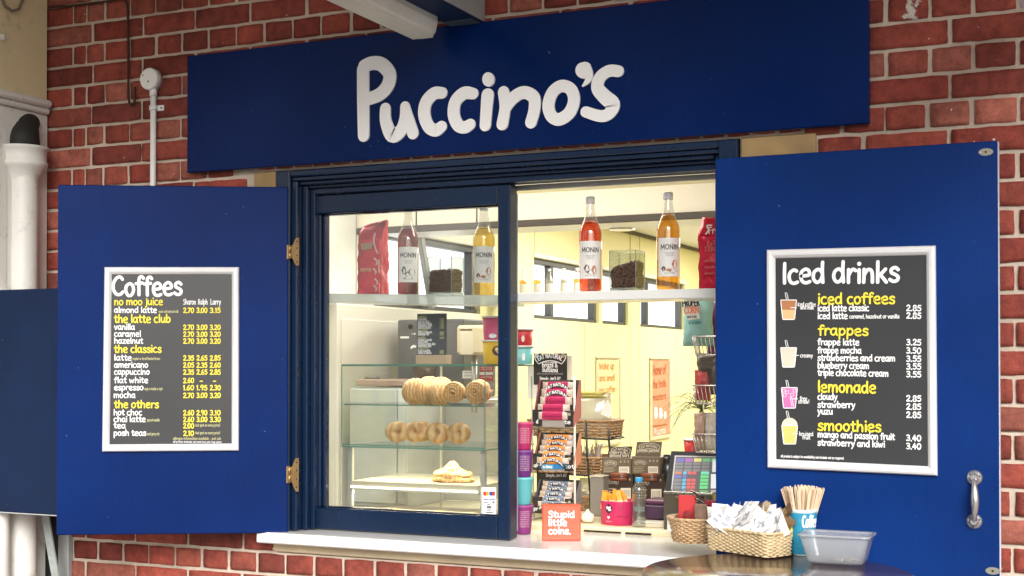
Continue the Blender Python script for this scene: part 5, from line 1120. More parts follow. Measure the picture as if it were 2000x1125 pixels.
def tier(py_top, py_bot, y0, barcol, label, barlabel, nb, lip, header=None):
    """one carton on the rack: sloped tray, front lip, back card and bars lying across the slope"""
    xl_, xr_ = onY(1041, py_bot, y0).x, onY(1120, py_bot, y0).x; zb = onY(1080, py_bot, y0).z; zt = onY(1080, py_top, y0+.07).z
    e = empty('snack_carton', label, 'carton', ((xl_+xr_)/2, y0, zb)); w = xr_-xl_
    f = MB(); f.box(xl_, xl_+w*.24, y0-.004, y0, zb, zb+.058, 0, .0006); f.box(xr_-w*.20, xr_, y0-.004, y0, zb, zb+.055, 0, .0006); f.box(xl_+w*.2405, xr_-w*.2005, y0-.0045, y0, zb-.002, zb+.027, 1, .0006)
    sl = math.atan2(.07, zt-zb)
    f.add([(xl_, y0, zb), (xr_, y0, zb), (xr_, y0+.074, zt), (xl_, y0+.074, zt)], [(0, 1, 2, 3)], 0)
    for x in (xl_, xr_): f.add([(x, y0, zb), (x, y0+.074, zb+.03), (x, y0+.074, zt), (x, y0+.055, zt), (x, y0, zb+.034)], [(0, 1, 2, 3, 4)], 2)
    f.build('tray', [ink, mat('grey price strip', (.32, .29, .26), .4), mat('carton side %s' % barcol[0], barcol[2], .45)], e)
    mf = lambda u, v, h: V((u, y0-.0042-h, v)); m = MB()
    text(m, lip[0], mf, w*.13*len(lip[0])/2.2, .013, .17, 0, .0004, 3, .01, xl_+w*.09 if len(lip[0]) < 2 else xl_+w*.03, zb+.010)
    if lip[1]: text(m, lip[1], mf, w*.08*len(lip[1]), .013, .17, 0, .0004, 3, .01, xr_-w*.21, zb+.010)
    m.lathe([(.0055, 0), (.0055, .0004)], T=Matrix.Translation(V((xr_-w*.09, y0-.0042, zb+.043))) @ Matrix.Rotation(R(90), 4, 'X'), n=14, mi=1)
    m.build('lettering', [letterw, mat('olive badge', (.35, .33, .20), .5)], e, recalc=False)
    mats = [mat('bar film %s' % barcol[0], barcol[1], .22, var=.25, vs=60, bump=.4, bs=120), mat('clear film end', (.52, .42, .36), .18, var=.5, vs=90, bump=.5, bs=120), ink, letterw]
    sx = Matrix.Translation(V(((xl_+xr_)/2, 0, 0)))
    for k in range(nb):
        t_ = (k+.35)/nb; z = zb+.028+(zt-zb-.032)*t_; y = y0+.070*t_-.004+random.uniform(-.001, .001); bw = w*.76; cx_ = (xl_+xr_)/2+random.uniform(-.002, .002)
        b = MB(); h = (zt-zb)/nb*.98; sq = lambda c: math.copysign(abs(c)**.55, c); ring = lambda x, s_, sz=None: [V((x, y+.009*s_*sq(math.cos(q))-.004, z+h*.47*(sz or s_)*sq(math.sin(q)))) for q in [2*math.pi*i/16 for i in range(16)]]
        b.loft([ring(cx_-bw*.52, .10, 1.0), ring(cx_-bw*.47, .12, .95), ring(cx_-bw*.43, .75, .85), ring(cx_-bw*.33, 1)], 1, True, False); b.loft([ring(cx_-bw*.33, 1.02), ring(cx_+bw*.33, 1.02)], 0, False, False); b.loft([ring(cx_+bw*.33, 1), ring(cx_+bw*.43, .75, .85), ring(cx_+bw*.47, .12, .95), ring(cx_+bw*.52, .10, 1.0)], 1, False, True); b.box(cx_-bw*.30, cx_+bw*.30, y-.0142, y-.0132, z-h*.06, z-h*.02, 2)
        if k > nb-3 or barcol[3]:
            mf2 = lambda u, v, h_: V((cx_+u, y-.0155-h_, z+v)); am = lambda u, v, h_: mf2(u, v-.6*u*u/.06, h_)
            ribbon(b, [(-bw*.42+bw*.84*i/12, h*.12) for i in range(13)], h*.52, am, 2, .0004); text(b, 'EAT NATURAL', am, bw*.76, h*.34, .2, 3, .0009, 1, 0, -bw*.38, h*.0)
        tag(b.build('snack_bar', mats), barlabel, 'snack bar', '%s snack bars in their carton on the display rack' % barcol[0])
    return xl_, xr_, zb, zt, e
T1 = tier(742, 833, Yr+.035, ('pink', (.40, .020, .095), (.45, .12, .14), False), 'open black carton of pink wrapped bars at the top of the rack', 'pink wrapped snack bar in the top carton of the rack', 5, ('d', 'te'))
T2 = tier(845, 919, Yr+.012, ('orange', (.72, .26, .06), (.66, .26, .16), True), 'open black carton of orange wrapped bars in the middle of the rack', 'orange wrapped snack bar in the middle carton of the rack', 5, ('alm', 'cot'))
T3 = tier(936, 1004, Yr-.01, ('slate blue', (.16, .20, .28), (.20, .20, .22), True), 'open black carton of slate blue bars at the bottom of the rack', 'slate blue wrapped snack bar in the lowest carton of the rack', 5, ('pr', ''))
# header card of the top carton
hc = Board((1.7, Yr+.112, 1.4), (0, -1, 0)); a = hc.at(1042, 746); b = hc.at(1107, 690); f = MB(); f.box(a.x, b.x, Yr+.112, Yr+.116, a.z-.01, b.z, 0, .0008); hdk = f.build('header_card', ink, T1[4])
m = MB(); hcm = lambda u, v, h: V((u, Yr+.1115-h, v)); cx_ = (a.x+b.x)/2; w = b.x-a.x
hc2 = Board((1.7, Yr+.1115, 1.4), (0, -1, 0)); hc2.shape(m, [(1056, 690.6), (1094, 690.6), (1090, 694), (1075, 691.8), (1059, 694.5)], 2, .0004)
q_ = hc2.at(1074.5, 701.5); arc_logo(m, q_.x, q_.z+.004, w*.80, hcm, 0)
hc2.line(m, 'fruit & nut bars', 1061, 709.5, 1088, 709.5, 4, .14, 0); hc2.line(m, 'brazil &', 1059, 717.5, 1090, 717.5, 9.5, .16, 0); hc2.line(m, 'sultana', 1059, 726, 1090, 727, 9, .16, 0)
hc2.line(m, 'with peanuts and almonds', 1049, 731.5, 1100, 731.5, 4, .14, 1); hc2.line(m, "Simple...isn't it?", 1054, 742.5, 1095, 742.5, 6.5, .15, 0)
for px, mi in ((1048, 3), (1100, 4)): hc2.shape(m, [(px+4.5*math.cos(t_), 694.5+4.5*math.sin(t_)) for t_ in [i*.45 for i in range(14)]], mi, .0006)
m.build('header_print', [letterw, mat('grey print', (.30, .28, .28), .5), mat('mauve print', (.36, .20, .22), .5), mat('pale pink dot', (.62, .5, .5), .5), mat('olive badge', (.35, .33, .20), .5)], hdk, recalc=False)
sb = Board((1.7, Yr+.10, 1.3), (0, -1, 0)); m = MB(); sb.quad(m, 1050, 747, 1111, 772, 1, 0); sb.line(m, "Simple...isn't it?", 1063, 764, 1103, 764, 6, .15, 0, .001); sb.line(m, 'find out more', 1063, 750.5, 1103, 750.5, 4, .16, 0, .001); m.build('back_card', [letterw, ink], T1[4], recalc=False)
sb = Board((1.7, Yr+.066, 1.1), (0, -1, 0)); m = MB(); sb.quad(m, 1051, 923, 1112, 940, 1, 0); sb.line(m, "Simple...isn't it?", 1066, 931, 1107, 931, 6, .15, 0, .001); m.build('back_card', [letterw, ink], T3[4], recalc=False)
lb = Board((1.7, Yr+.002, 1.1), (0, -1, 0)); m = MB(); lb.quad(m, 1057, 907, 1106, 916, 0, 0); lb.quad(m, 1081, 907, 1106, 916, 1, .0006); lb.line(m, 'So Skinny', 1060, 914, 1079, 914, 5, .16, 2, .001); m.build('price_strip', [mat('light blue strip', (.10, .32, .55), .4), mat('deep blue strip', (.02, .18, .42), .4), letterw], T2[4], recalc=False)
sp2 = MB(); a = onY(1108, 740, Yr+.12); b = onY(1117, 694, Yr+.12); sp2.box(a.x-.004, b.x, Yr+.118, Yr+.122, a.z-.02, b.z, 0, .001)
tag(sp2.build('card', mat('cream card', (.72, .66, .54), .5)), 'cream back card standing behind the brazil and sultana header', 'card')

# ---- coin box
bx = empty('coin_box', 'glossy orange red acrylic coin box with white words on the counter', 'coin box', onZ(1097, 1056, .9252))
a = onZ(1059, 1056, .9256); b = onZ(1134.5, 1056, .9256); rx = (b-a); W_ = rx.length; rx.normalize(); ny = V((rx.y, -rx.x, 0)); H_ = (onP(1097, 985, a, ny).z-.9256)
T = Matrix.Translation(a) @ Matrix(((rx.x, -ny.x, 0, 0), (rx.y, -ny.y, 0, 0), (0, 0, 1, 0), (0, 0, 0, 1)))
acr = mat('orange acrylic', (.78, .11, .055), .14, var=.10, vs=14, coat=.4)
f = MB(); f.box(0, W_, 0, .045, 0, H_, 0, .003, T); f.build('body', acr, bx)
f = MB(); f.box(.004, W_-.004, -.0012, -.0003, .018, H_-.006, 0, .0004, T); f.box(.02, W_-.02, .015, .03, H_+.0004, H_+.0012, 1, 0, T); cbf = f.build('face', [mat('orange face', (.80, .13, .075), .3, var=.12, vs=25), black], bx)
B = Board(a+ny*.0012, ny); m = MB()
for s, x1, y in (('Stupid', 1123, 1011), ('little', 1108, 1027), ('coins.', 1115, 1043)): B.line(m, s, 1071, y, x1, y, 13, .21, 0, .0008, 0, 4)
m.build('lettering', letterw, cbf, recalc=False)

# ---- display cartons in two stacks
wire_y = .72
cream_ink = mat('carton cream ink', (.62, .56, .44), .5); taupe = mat('taupe carton', (.14, .105, .070), .45, var=.12); umber = mat('dark umber carton', (.045, .028, .020), .45, var=.2)
def carton(x0, x1, y0, y1, Y, body, label, header=None, word='', bars=False):
    B = Board((2, Y, 1), (0, -1, 0)); a, b = B.at(x0, y1), B.at(x1, y0); e = empty('snack_carton', label, 'carton', ((a.x+b.x)/2, Y, a.z))
    f = MB(); f.box(a.x, b.x, Y, Y+.13, a.z, b.z, 0, .0015); cbx_ = f.build('box', body, e)
    B2 = Board((2, Y-.0006, 1), (0, -1, 0)); m = MB(); w = b.x-a.x; mf = lambda u, v, h: V((u, Y-.0006-h, v))
    c = B2.at(x0+(x1-x0)*.30, y0+(y1-y0)*.30); arc_logo(m, c.x, c.z-.002, w*.36, mf, 0, 'EAT NATURAL', full=True, hs=.3)
    for i in range(4): B2.quad(m, x0+(x1-x0)*.06, y0+(y1-y0)*(.56+.10*i), x0+(x1-x0)*(.44-.05*(i % 2)), y0+(y1-y0)*(.60+.10*i), 2, .0004)
    B2.quad(m, x0+(x1-x0)*.58, y0+(y1-y0)*.55, x0+(x1-x0)*.93, y0+(y1-y0)*.98, 1, .0004)
    for i in range(11): xx = x0+(x1-x0)*(.62+.026*i); B2.quad(m, xx, y0+(y1-y0)*.62, xx+(.5 if i % 3 else .9), y0+(y1-y0)*.88, 3, .0007)
    for i in range(3): B2.shape(m, [(x0+(x1-x0)*(.64+.13*i)+1.8*math.cos(t_), y0+(y1-y0)*.22+2.4*math.sin(t_)) for t_ in [j*.7 for j in range(9)]], 2, .0004)
    m.build('print', [cream_ink, mat('barcode paper', (.74, .69, .56), .5), mat('dim print', (.36, .30, .21), .5), mat('barcode ink', (.28, .24, .18), .5)], cbx_, recalc=False)
    if header:
        hx0, hx1, hy0, hy1, col, sk = header; Bh = Board((2, Y+.02, 1), (0, -1, 0)); f = MB()
        q = [Bh.at(hx0-sk, hy1), Bh.at(hx1-sk, hy1), Bh.at(hx1, hy0), Bh.at(hx0, hy0)]; f.poly(q); f.add([p+V((0, .003, 0)) for p in q], [(3, 2, 1, 0)]); f.add(q+[p+V((0, .003, 0)) for p in q], [(i, (i+1) % 4, 4+(i+1) % 4, 4+i) for i in range(4)]); hd_ = f.build('header_card', col, e)
        Bh = Board((2, Y+.0194, 1), (0, -1, 0)); m = MB(); c = Bh.at((hx0+hx1)/2, hy0+(hy1-hy0)*.30); hm = lambda u, v, h: V((u, Y+.0194-h, v)); arc_logo(m, c.x, c.z-.001, (q[1]-q[0]).length*.72, hm, 0, hs=.26)
        for i, s in enumerate(word.split('|')): Bh.line(m, s, hx0+3-sk*.5, hy0+(hy1-hy0)*(.62+.24*i), hx1-(3 if len(s) > 10 else 9)-sk*.5, hy0+(hy1-hy0)*(.62+.24*i), 6.5, .16, 0, .0008)
        m.build('header_print', cream_ink, hd_, recalc=False)
    if bars:
        f = MB(); B3 = Board((2, Y-.004, 1), (0, -1, 0))
        for i in range(3): p = B3.at(x0+(x1-x0)*(.25), y0+2+i*4); q = B3.at(x1-(x1-x0)*.2, y0+2+i*4); f.tube([p, q], .008, 10, i % 2)
        f.build('bars', [mat('russet film', (.22, .07, .035), .25), mat('dark film', (.10, .04, .03), .25)], e)
carton(1179, 1236, 925, 976, wire_y, umber, 'dark brown bar carton under the cherry carton on the left stack', None, '', True)
carton(1176, 1233, 895, 924.6, wire_y-.004, taupe, 'taupe bar carton with dark slanted header card on the left stack', (1190, 1235, 872, 896, umber, 5), 'cherry &|almond bars')
carton(1238, 1296, 926, 979, wire_y, umber, 'dark brown bar carton at the bottom of the right stack', None, '', True)
carton(1234.5, 1289, 893, 925.6, wire_y-.004, taupe, 'taupe protein bar carton with tall taupe header card on the right stack', (1244, 1293, 863, 895, taupe, 4), 'protein packed')
stand = MB(); a = onY(1176, 977, wire_y); b = onY(1297, 979, wire_y); stand.box(a.x-.005, b.x+.005, wire_y+.002, wire_y+.15, .9462, b.z-.0005, 0, .002)
tag(stand.build('plinth', mat('dark plinth', (.03, .022, .02), .5)), 'low dark plinth under the two stacks of bar cartons', 'plinth')
bg = MB(); p0 = onY(1297, 925, wire_y+.02); rings = []
for j in range(9):
    t_ = j/8; rr = .034*math.sin(math.pi*(.12+.80*t_))+.004
    rings.append([V((p0.x+rr*math.cos(a)*(1+.3*mnoise.noise(V((a*2, j, 1)))), wire_y+.06+rr*math.sin(a), p0.z-.055+.12*t_)) for a in [2*math.pi*i/20 for i in range(20)]])
bg.loft(rings); tag(bg.build('black_bag', mat('black film', (.018, .018, .018), .22, var=.3, bump=.5, bs=30)), 'crumpled black plastic bag beside the right carton stack', 'bag')

# ---- pink pot of orange wrapped flapjacks
PYY = .425; pz = .9458; a, b = onY(1162, 1020, PYY), onY(1231, 1020, PYY); r_ = (b.x-a.x)/2; c = V(((a.x+b.x)/2, PYY+r_, pz)); zt = onY(1196, 976, PYY+r_).z
pk = empty('pot', 'bright pink round pot with a heart and dark badge on the back counter', 'pot', c)
f = MB(); f.lathe([(r_*.93, 0), (r_*.96, .003), (r_*1.0, zt-pz-.003), (r_*1.0, zt-pz), (r_*.96, zt-pz), (r_*.93, .006)], c, 34, caps=False); f.lathe([(r_*.93, .0), (r_*.93, .006)], c, 34); f.build('pot_wall', mat('hot pink', (.48, .018, .10), .4, var=.1), pk)
th = math.atan2(CAM.y-c.y, CAM.x-c.x); rr = r_*.985+.0006; cm_ = lambda u, v, h: c+V(((rr+h)*math.cos(th+u/rr), (rr+h)*math.sin(th+u/rr), v)); m = MB()
m.poly([cm_(-.036+.013*math.cos(t_)*(1+.12*math.sin(t_*5)), .056+.014*math.sin(t_)*(1+.1*math.cos(t_*4)), .001) for t_ in [i*.3 for i in range(21)]], 0)
for du, dv, q in ((-.004, .003, .006), (.004, -.003, .006), (.005, .005, .0035)): m.poly([cm_(-.036+du+q*math.cos(t_), .056+dv+q*.8*math.sin(t_), .0015) for t_ in [i*.52 for i in range(12)]], 1)
hp = [(0, -.009), (-.007, -.001), (-.0085, .004), (-.005, .008), (0, .004), (.005, .008), (.0085, .004), (.007, -.001), (0, -.009)]
ribbon(m, [(.006+x*1.15, .058+y*1.15) for x, y in hp], .0013, cm_, 2, .001); m.poly([cm_(-.036+x*.6, .027+y*.6, .001) for x, y in hp[:-1]], 1)
text(m, 'i heart oats', cm_, .042, .007, .13, 2, .001, 2, .02, -.006, .028); text(m, 'flapjacks', cm_, .022, .005, .15, 3, .001, 2, 0, -.045, .012)
m.build('print', [ink, letterw, mat('dark pink ink', (.26, .01, .06), .5), mat('light pink ink', (.75, .30, .36), .5)], pk, recalc=False)
rnd = random.Random(5)
for i in range(9):
    w = MB(); an = rnd.uniform(-.5, .5); x0 = c.x-r_*.72+r_*1.4*i/8; yy = c.y-.03+.05*(i % 3)/2; h = rnd.uniform(.012, .036)
    T = Matrix.Translation(V((x0, yy, zt-.03))) @ Matrix.Rotation(an, 4, 'Y') @ Matrix.Rotation(rnd.uniform(-.8, .8), 4, 'Z')
    w.box(-.010, .010, -.005, .005, 0, .03+h, 0, .003, T); w.box(-.0102, .0102, -.0052, .0052, .012+h*.4, .020+h*.4, 1, .001, T)
    n_ = 6; 
    for k in range(n_): w.box(-.010+.0034*k, -.0078+.0034*k, -.004, .004, .0302+h, .034+h, 0, .0004, T)
    tag(w.build('flapjack', [mat('orange wrapper', (.82, .36, .03), .3, var=.25, vs=50, bump=.4), mat('pale wrapper', (.85, .66, .40), .3)]), 'small orange wrapped bar sticking out of the pink pot', 'snack bar', 'orange wrapped bars in the pink pot')
# ---- water bottle
wb = empty('water_bottle', 'clear plastic water bottle with a blue cap beside the pink pot', 'bottle', onZ(1248, 1028, .946))
c = onY(1248, 1027, .44); c.z = .9458; f = MB()
pf = [(.018, .002), (.0215, .001), (.0235, .006)]
for i in range(11): z = .012+i*.0095; pf += [(.0238, z), (.0222 if i not in (4, 5) else .0210, z+.0047)]
pf += [(.0238, .118), (.0215, .129), (.016, .139), (.0105, .146), (.0098, .150)]
f.lathe(pf, c, 28, caps=False); f.build('bottle_body', clear, wb)
f = MB(); f.lathe([(max(.004, r_-.0014), h+.001) for r_, h in pf[:-3]], c, 24); f.build('water', thin('water', (.86, .90, .90), .3, .02, .06, (.8, .85, .85)), wb)
zt = onY(1244, 936, .44).z-c.z; f = MB(); f.lathe([(.0118, .1485), (.0122, .150), (.0122, .160), (.0112, .1625)], c, 24); f.build('cap', mat('blue cap', (.02, .30, .62), .35), wb)
f = MB(); th = math.atan2(CAM.y-c.y, CAM.x-c.x); f.add([c+V((.0241*math.cos(th-.9+.15*i), .0241*math.sin(th-.9+.15*i), z)) for i in range(13) for z in (.052, .068)], [(2*i, 2*i+2, 2*i+3, 2*i+1) for i in range(12)]); f.build('label', thin('water label', (.6, .72, .70), .1, .2, .45, (.45, .58, .55)), wb)
# ---- purple packet and papers
pu = MB(); a, b = onY(1262, 1008, .52), onY(1300, 976, .52); pu.box(a.x, b.x+.02, .50, .60, .962, b.z-.016, 0, .006); pu.box(a.x+.001, b.x+.019, .501, .599, b.z-.0155, b.z, 1, .004); pu.box(a.x+.01, b.x+.02, .488, .4995, .950, .962, 2, .002)
tag(pu.build('packet', [mat('dark purple packet', (.07, .035, .07), .3, var=.2), mat('plum lid', (.12, .04, .08), .3), mat('glossy edge', (.6, .58, .6), .15)]), 'dark purple packet lying behind the clear water bottle', 'packet')
pap = MB(); a = onZ(1252, 1024, .9462); pap.box(a.x-.01, a.x+.13, .44, .475, .9462, .958, 0, .001); pap.box(a.x, a.x+.12, .437, .47, .9585, .964, 1, .001)
tag(pap.build('papers', [mat('paper stack', (.66, .60, .48), .7), mat('napkin', (.74, .70, .62), .7)]), 'small pile of pale papers and napkins beside the water bottle', 'papers')
gl = MB(); p = onY(1148, 1008, .47); gl.lathe([(.004, 0), (.018, .004), (.024, .016), (.020, .028), (.009, .036), (.003, .046)], (p.x, .47, .946), 18); tag(gl.build('paper_knot', mat('crumpled paper', (.74, .68, .58), .7, bump=.8, bs=60)), 'crumpled pale paper lump left of the pink pot', 'paper')

# ---- till screen
tl = empty('till', 'black framed till touchscreen with coloured keys beside the right shutter', 'till', (2.35, .62, .95))
nT = V((.10, -1, .30)).normalized(); P_ = onY(1345, 920, .58); B = Board(P_, nT)
def slab(m, c, th, mi=0): q = [B.at(*k) for k in c]; m.add(q+[p-B.n*th for p in q], [(0, 1, 2, 3), (7, 6, 5, 4)]+[(i, (i+1) % 4, 4+(i+1) % 4, 4+i) for i in range(4)], mi)
f = MB(); slab(f, ((1311, 881), (1440, 884), (1436, 972), (1297, 964)), .03); f.build('bezel', black, tl)
B = Board(P_+nT*.001, nT); f = MB(); B.shape(f, [(1318, 889.5), (1432, 892), (1428, 962), (1310, 962)], 0, .0003); f.build('screen_edge', mat('pale screen edge', (.66, .66, .66), .3), tl, recalc=False)
B = Board(P_+nT*.002, nT); f = MB(); B.shape(f, [(1320.5, 892), (1430, 894), (1426, 957), (1313, 957)], 0, .0002)
def key(px, py, w, h, mi): s_ = -(py-892)/65*6; B.shape(f, [(px+s_, py), (px+w+s_, py+.2), (px+w-.6+s_, py+h), (px-.6+s_, py+h)], mi, .0008)
for i, c in enumerate((1, 2, 3, 4, 4)): key(1322+17*i, 895, 15, 7, c)
for j in range(3):
    for i in range(4): key(1321.5+17*i, 903+6.5*j, 14.5, 5, 5)
for j, r0 in enumerate(((6, 7, 8), (1, 1, 0), (5, 7, 8), (5, 7, 8), (5, 7, 8))):
    y = 921+7*j; key(1321, y, 14, 5.6, r0[0]); key(1337, y, 7.5, 5.6, r0[1]); key(1346, y, 8, 5.6, r0[2]); key(1355, y, 8, 5.6, r0[2]) if r0[2] else None
    key(1372, y, 16, 6, 9 if j else 10)
key(1392, 896, 34, 26, 11); key(1392, 926, 34, 28, 11)
f.build('screen', [glow('screen dark', (.10, .10, .11), .5)]+[glow('key %d' % i, c, .42) for i, c in enumerate(((.15, .16, .42), (.36, .14, .44), (.58, .56, .20), (.16, .44, .22), (.20, .20, .22), (.46, .20, .14), (.12, .40, .62), (.62, .12, .12), (.14, .58, .24), (.16, .60, .42), (.70, .78, .84)))], tl, recalc=False)
f = MB(); p = B.at(1380, 970); f.box(p.x-.05, p.x+.07, .60, .68, .9458, .985, 0, .004); f.box(p.x-.01, p.x+.03, .63, .66, .9855, 1.06, 0, .002); f.build('stand', black, tl)

# ---- wire snack stand with bags
wr = empty('snack_stand', 'bright wire stand of hanging baskets beside the right shutter edge', 'wire stand', (2.3, .62, .95))
Yw = .56; f = MB(); xL = onY(1356, 700, Yw).x; f.tube([(xL+.105, Yw+.09, .946), (xL+.105, Yw+.09, 1.72)], .005, 8); f.box(xL+.03, xL+.18, Yw, Yw+.16, .946, .952); f.build('post', chrome, wr)
for py in (657, 753, 848):
    zt = onY(1370, py, Yw).z; zb = zt-.062; f = MB(); x0, x1, y0, y1 = xL-.006, xL+.21, Yw, Yw+.075
    for z, o in ((zt, 0), (zb, .010)): f.tube([(x0+o, y0+o, z), (x1-o, y0+o, z), (x1-o, y1, z), (x0+o, y1, z)], .0026, 6, closed=True)
    n = 15
    for i in range(n+1): x = x0+(x1-x0)*i/n; k = .010*(1-2*i/n); f.tube([(x, y0, zt), (x+k, y0+.01, zb), (x+k, y1, zb)], .0015, 6)
    for i in range(5): y = y0+(y1-y0)*i/5; f.tube([(x0, y, zt), (x0+.01, y+.004, zb)], .0015, 6)
    f.build('wire_basket', chrome, wr)
def pouch(x0, x1, y0, y1, Y, th, name, label, cat, m_, prt=None, wavy=.5):
    B = Board((2, Y, 1), (0, -1, 0)); a = B.at(x0, y1); b = B.at(x1, y0); w, h = b.x-a.x, b.z-a.z; n, k = 18, 22; f = MB(); rings = []
    o = random.uniform(0, 50)
    for j in range(n+1):
        v = j/n; t_ = th*(math.sin(math.pi*v)**.55)*.5+.0012; ww = w*(1-.13*wavy*math.sin(math.pi*v)**2)
        ring = []
        for i in range(k):
            q = 2*math.pi*i/k; cx_, sy = math.cos(q), math.sin(q)
            nn = mnoise.noise(V((cx_*2.2+o, v*7, sy*2)))*.005
            ring.append(V((a.x+w/2+ww/2*cx_+nn*.6, Y+th/2+t_*(abs(sy)**.8*(1 if sy > 0 else -1))+nn, a.z+h*v+nn*.3)))
        rings.append(ring)
    f.loft(rings); o_ = f.build(name, m_); tag(o_, label, cat)
    return B
tq = mat('turquoise bag', (.30, .56, .54), .3, var=.15, vs=20, bump=.4, bs=30)
pouch(1330, 1390, 573, 676, .585, .05, 'popcorn_bag', 'turquoise popcorn bag with a pale label hanging in the top wire basket', 'snack bag', tq)
bagp = MB(); B = Board((2.3, .578, 1.6), (0, -1, 0)); B.shape(bagp, [(1334, 583), (1362, 580), (1367, 622), (1343, 626)], 0, .0005); B.line(bagp, 'PROPER', 1333, 599, 1367, 597, 13, .2, 1, .001); B.line(bagp, 'CORN', 1337, 613, 1366, 611, 13, .2, 2, .001); B.line(bagp, 'sweet & salty', 1342, 621, 1361, 620, 5, .14, 1, .001); B.line(bagp, 'So So Salted', 1345, 633, 1369, 632, 6, .16, 3, .001)
o = bagp.build('bag_print', [mat('bag paper', (.66, .68, .64), .5), ink, mat('coral ink', (.66, .22, .14), .5), mat('teal ink', (.03, .20, .24), .5)], [q for q in bpy.data.objects if q.name.startswith('popcorn_bag')][0], recalc=False)
pouch(1378, 1425, 583, 690, .64, .04, 'crisp_bag', 'purple crisp bag behind the turquoise popcorn bag', 'snack bag', mat('purple bag', (.22, .06, .20), .3, bump=.4, bs=30))
pouch(1356, 1410, 690, 770, .575, .05, 'crisp_bag', 'crumpled silver and black bag in the middle wire basket', 'snack bag', mat('dark bag', (.10, .085, .075), .25, .3, var=.9, vs=16, bump=.6, bs=30))
pouch(1355, 1385, 722, 782, .568, .03, 'crisp_bag', 'dark red bag leaning at the front of the middle wire basket', 'snack bag', mat('dark red bag', (.36, .05, .05), .3, var=.6, vs=26, bump=.5, bs=30))
pouch(1354, 1376, 806, 880, .57, .03, 'nut_bag', 'clear bag of brown nuts at the left of the lowest wire basket', 'snack bag', mat('nut bag', (.40, .26, .20), .2, var=.7, vs=30, bump=.5, bs=40))
pouch(1375, 1402, 806, 880, .572, .03, 'nut_bag', 'clear bag of pale nuts at the right of the lowest wire basket', 'snack bag', mat('pale nut bag', (.56, .52, .46), .2, var=.6, vs=30, bump=.5, bs=40))
rcup = empty('paper_cup', 'red paper cup with white rim behind the till screen', 'cup', onY(1352, 884, .70)); p = onY(1352, 884, .70); zt = onY(1352, 857, .70).z
f = MB(); f.lathe([(.022, p.z-.04), (.030, zt-.005)], (p.x, .70, 0), 24); f.build('cup_wall', mat('red cup', (.62, .03, .03), .4), rcup); f = MB(); f.lathe([(.0305, zt-.006), (.033, zt-.003), (.031, zt)], (p.x, .70, 0), 24); f.build('rim', white, rcup)
f = MB(); f.box(p.x-.03, p.x+.05, .66, .76, .9458, p.z-.0405, 0, .003); tag(f.build('box', mat('dark box', (.05, .045, .04), .5)), 'dark box behind the till carrying the red paper cup', 'box')

# ---- spiky plant far inside
pl = empty('plant', 'spiky green house plant with thin arching leaves beside the yellow wall', 'plant', (1.6, 2.4, .9)); rnd = random.Random(3); c = onY(1372, 800, 2.4); f = MB()
for i in range(44):
    an = rnd.uniform(0, 6.28); el = rnd.uniform(.2, 1.3); L_ = rnd.uniform(.16, .30); P = []; rs = []
    for k in range(9):
        t_ = k/8; rr = L_*t_*math.cos(el)*1.2; zz = L_*(t_*math.sin(el)*1.1-1.05*t_*t_*.8)
        P.append(c+V((rr*math.cos(an), rr*math.sin(an), zz))); rs.append(.0058*(1-t_)**.7+.0006)
    f.tube(P, rs, 5, flat=.25)
f.build('leaf', mat('leaf green', (.10, .13, .035), .45, var=.4, vs=20), pl)
f = MB(); f.lathe([(.012, .93), (.008, c.z)], (c.x, c.y, 0), 10); f.build('stem', mat('plant stem', (.12, .10, .04), .7), pl)
f = MB(); f.lathe([(.05, .60), (.065, .86), (.068, .86), (.068, .88), (.05, .88)], (c.x, c.y, 0), 20); f.box(c.x-.2, c.x+.3, c.y-.15, c.y+.2, .02, .5995); f.build('planter', mat('planter', (.4, .36, .3), .6), pl)

# ---- posters on the yellow wall
def poster(c, label, col, texts, extra=None):
    PX = LX+.002; B = Board((PX, 3, 1.2), (1, 0, 0)); e = empty('poster', label, 'poster', B.at(*c[3])); P = [B.at(*q) for q in c]
    zt = (P[0].z+P[1].z)/2; zb = (P[2].z+P[3].z)/2; y0, y1 = P[0].y, P[1].y; f = MB(); w = .024
    f.box(PX, PX+.016, y0, y1, zt-w*.7, zt, 0, .004); f.box(PX, PX+.016, y0, y1, zb, zb+w, 0, .004); f.box(PX, PX+.0155, y0, y0+w, zb+w+.0004, zt-w-.0004, 0, .004); f.box(PX, PX+.0155, y1-w, y1, zb+w+.0004, zt-w-.0004, 0, .004); f.build('frame', mat('pale poster frame', (.66, .63, .50), .35, .3), e)
    f = MB(); f.box(PX, PX+.005, y0+w*.8, y1-w*.8, zb+w*.8, zt-w*.8); pap_ = f.build('paper', col, e)
    B = Board((PX+.0055, 3, 1.2), (1, 0, 0)); m = MB()
    for s, x0, ya, x1, yb, h, mi in texts: B.line(m, s, x0, ya, x1, yb, h, .15, mi, .001, .03)
    if extra: extra(B, m)
    m.build('lettering', [mat('orange lettering', (.66, .20, .03), .5), mat('rust lettering', (.36, .09, .02), .5), letterw, mat('pale blue print', (.26, .36, .58), .5), ink], pap_, recalc=False)
def cupart(B, m): B.shape(m, [(1192, 819.5), (1202, 819), (1198.5, 859), (1193, 860)], 3); B.stroke(m, [(1191.5, 819.3), (1202.5, 818.8)], 2, 2, .002); B.stroke(m, [(1207, 837.5), (1202, 838)], 2, 4, .002); B.shape(m, [(1194, 828), (1201, 827.5), (1200.5, 833), (1194.5, 834)], 2, .0016)
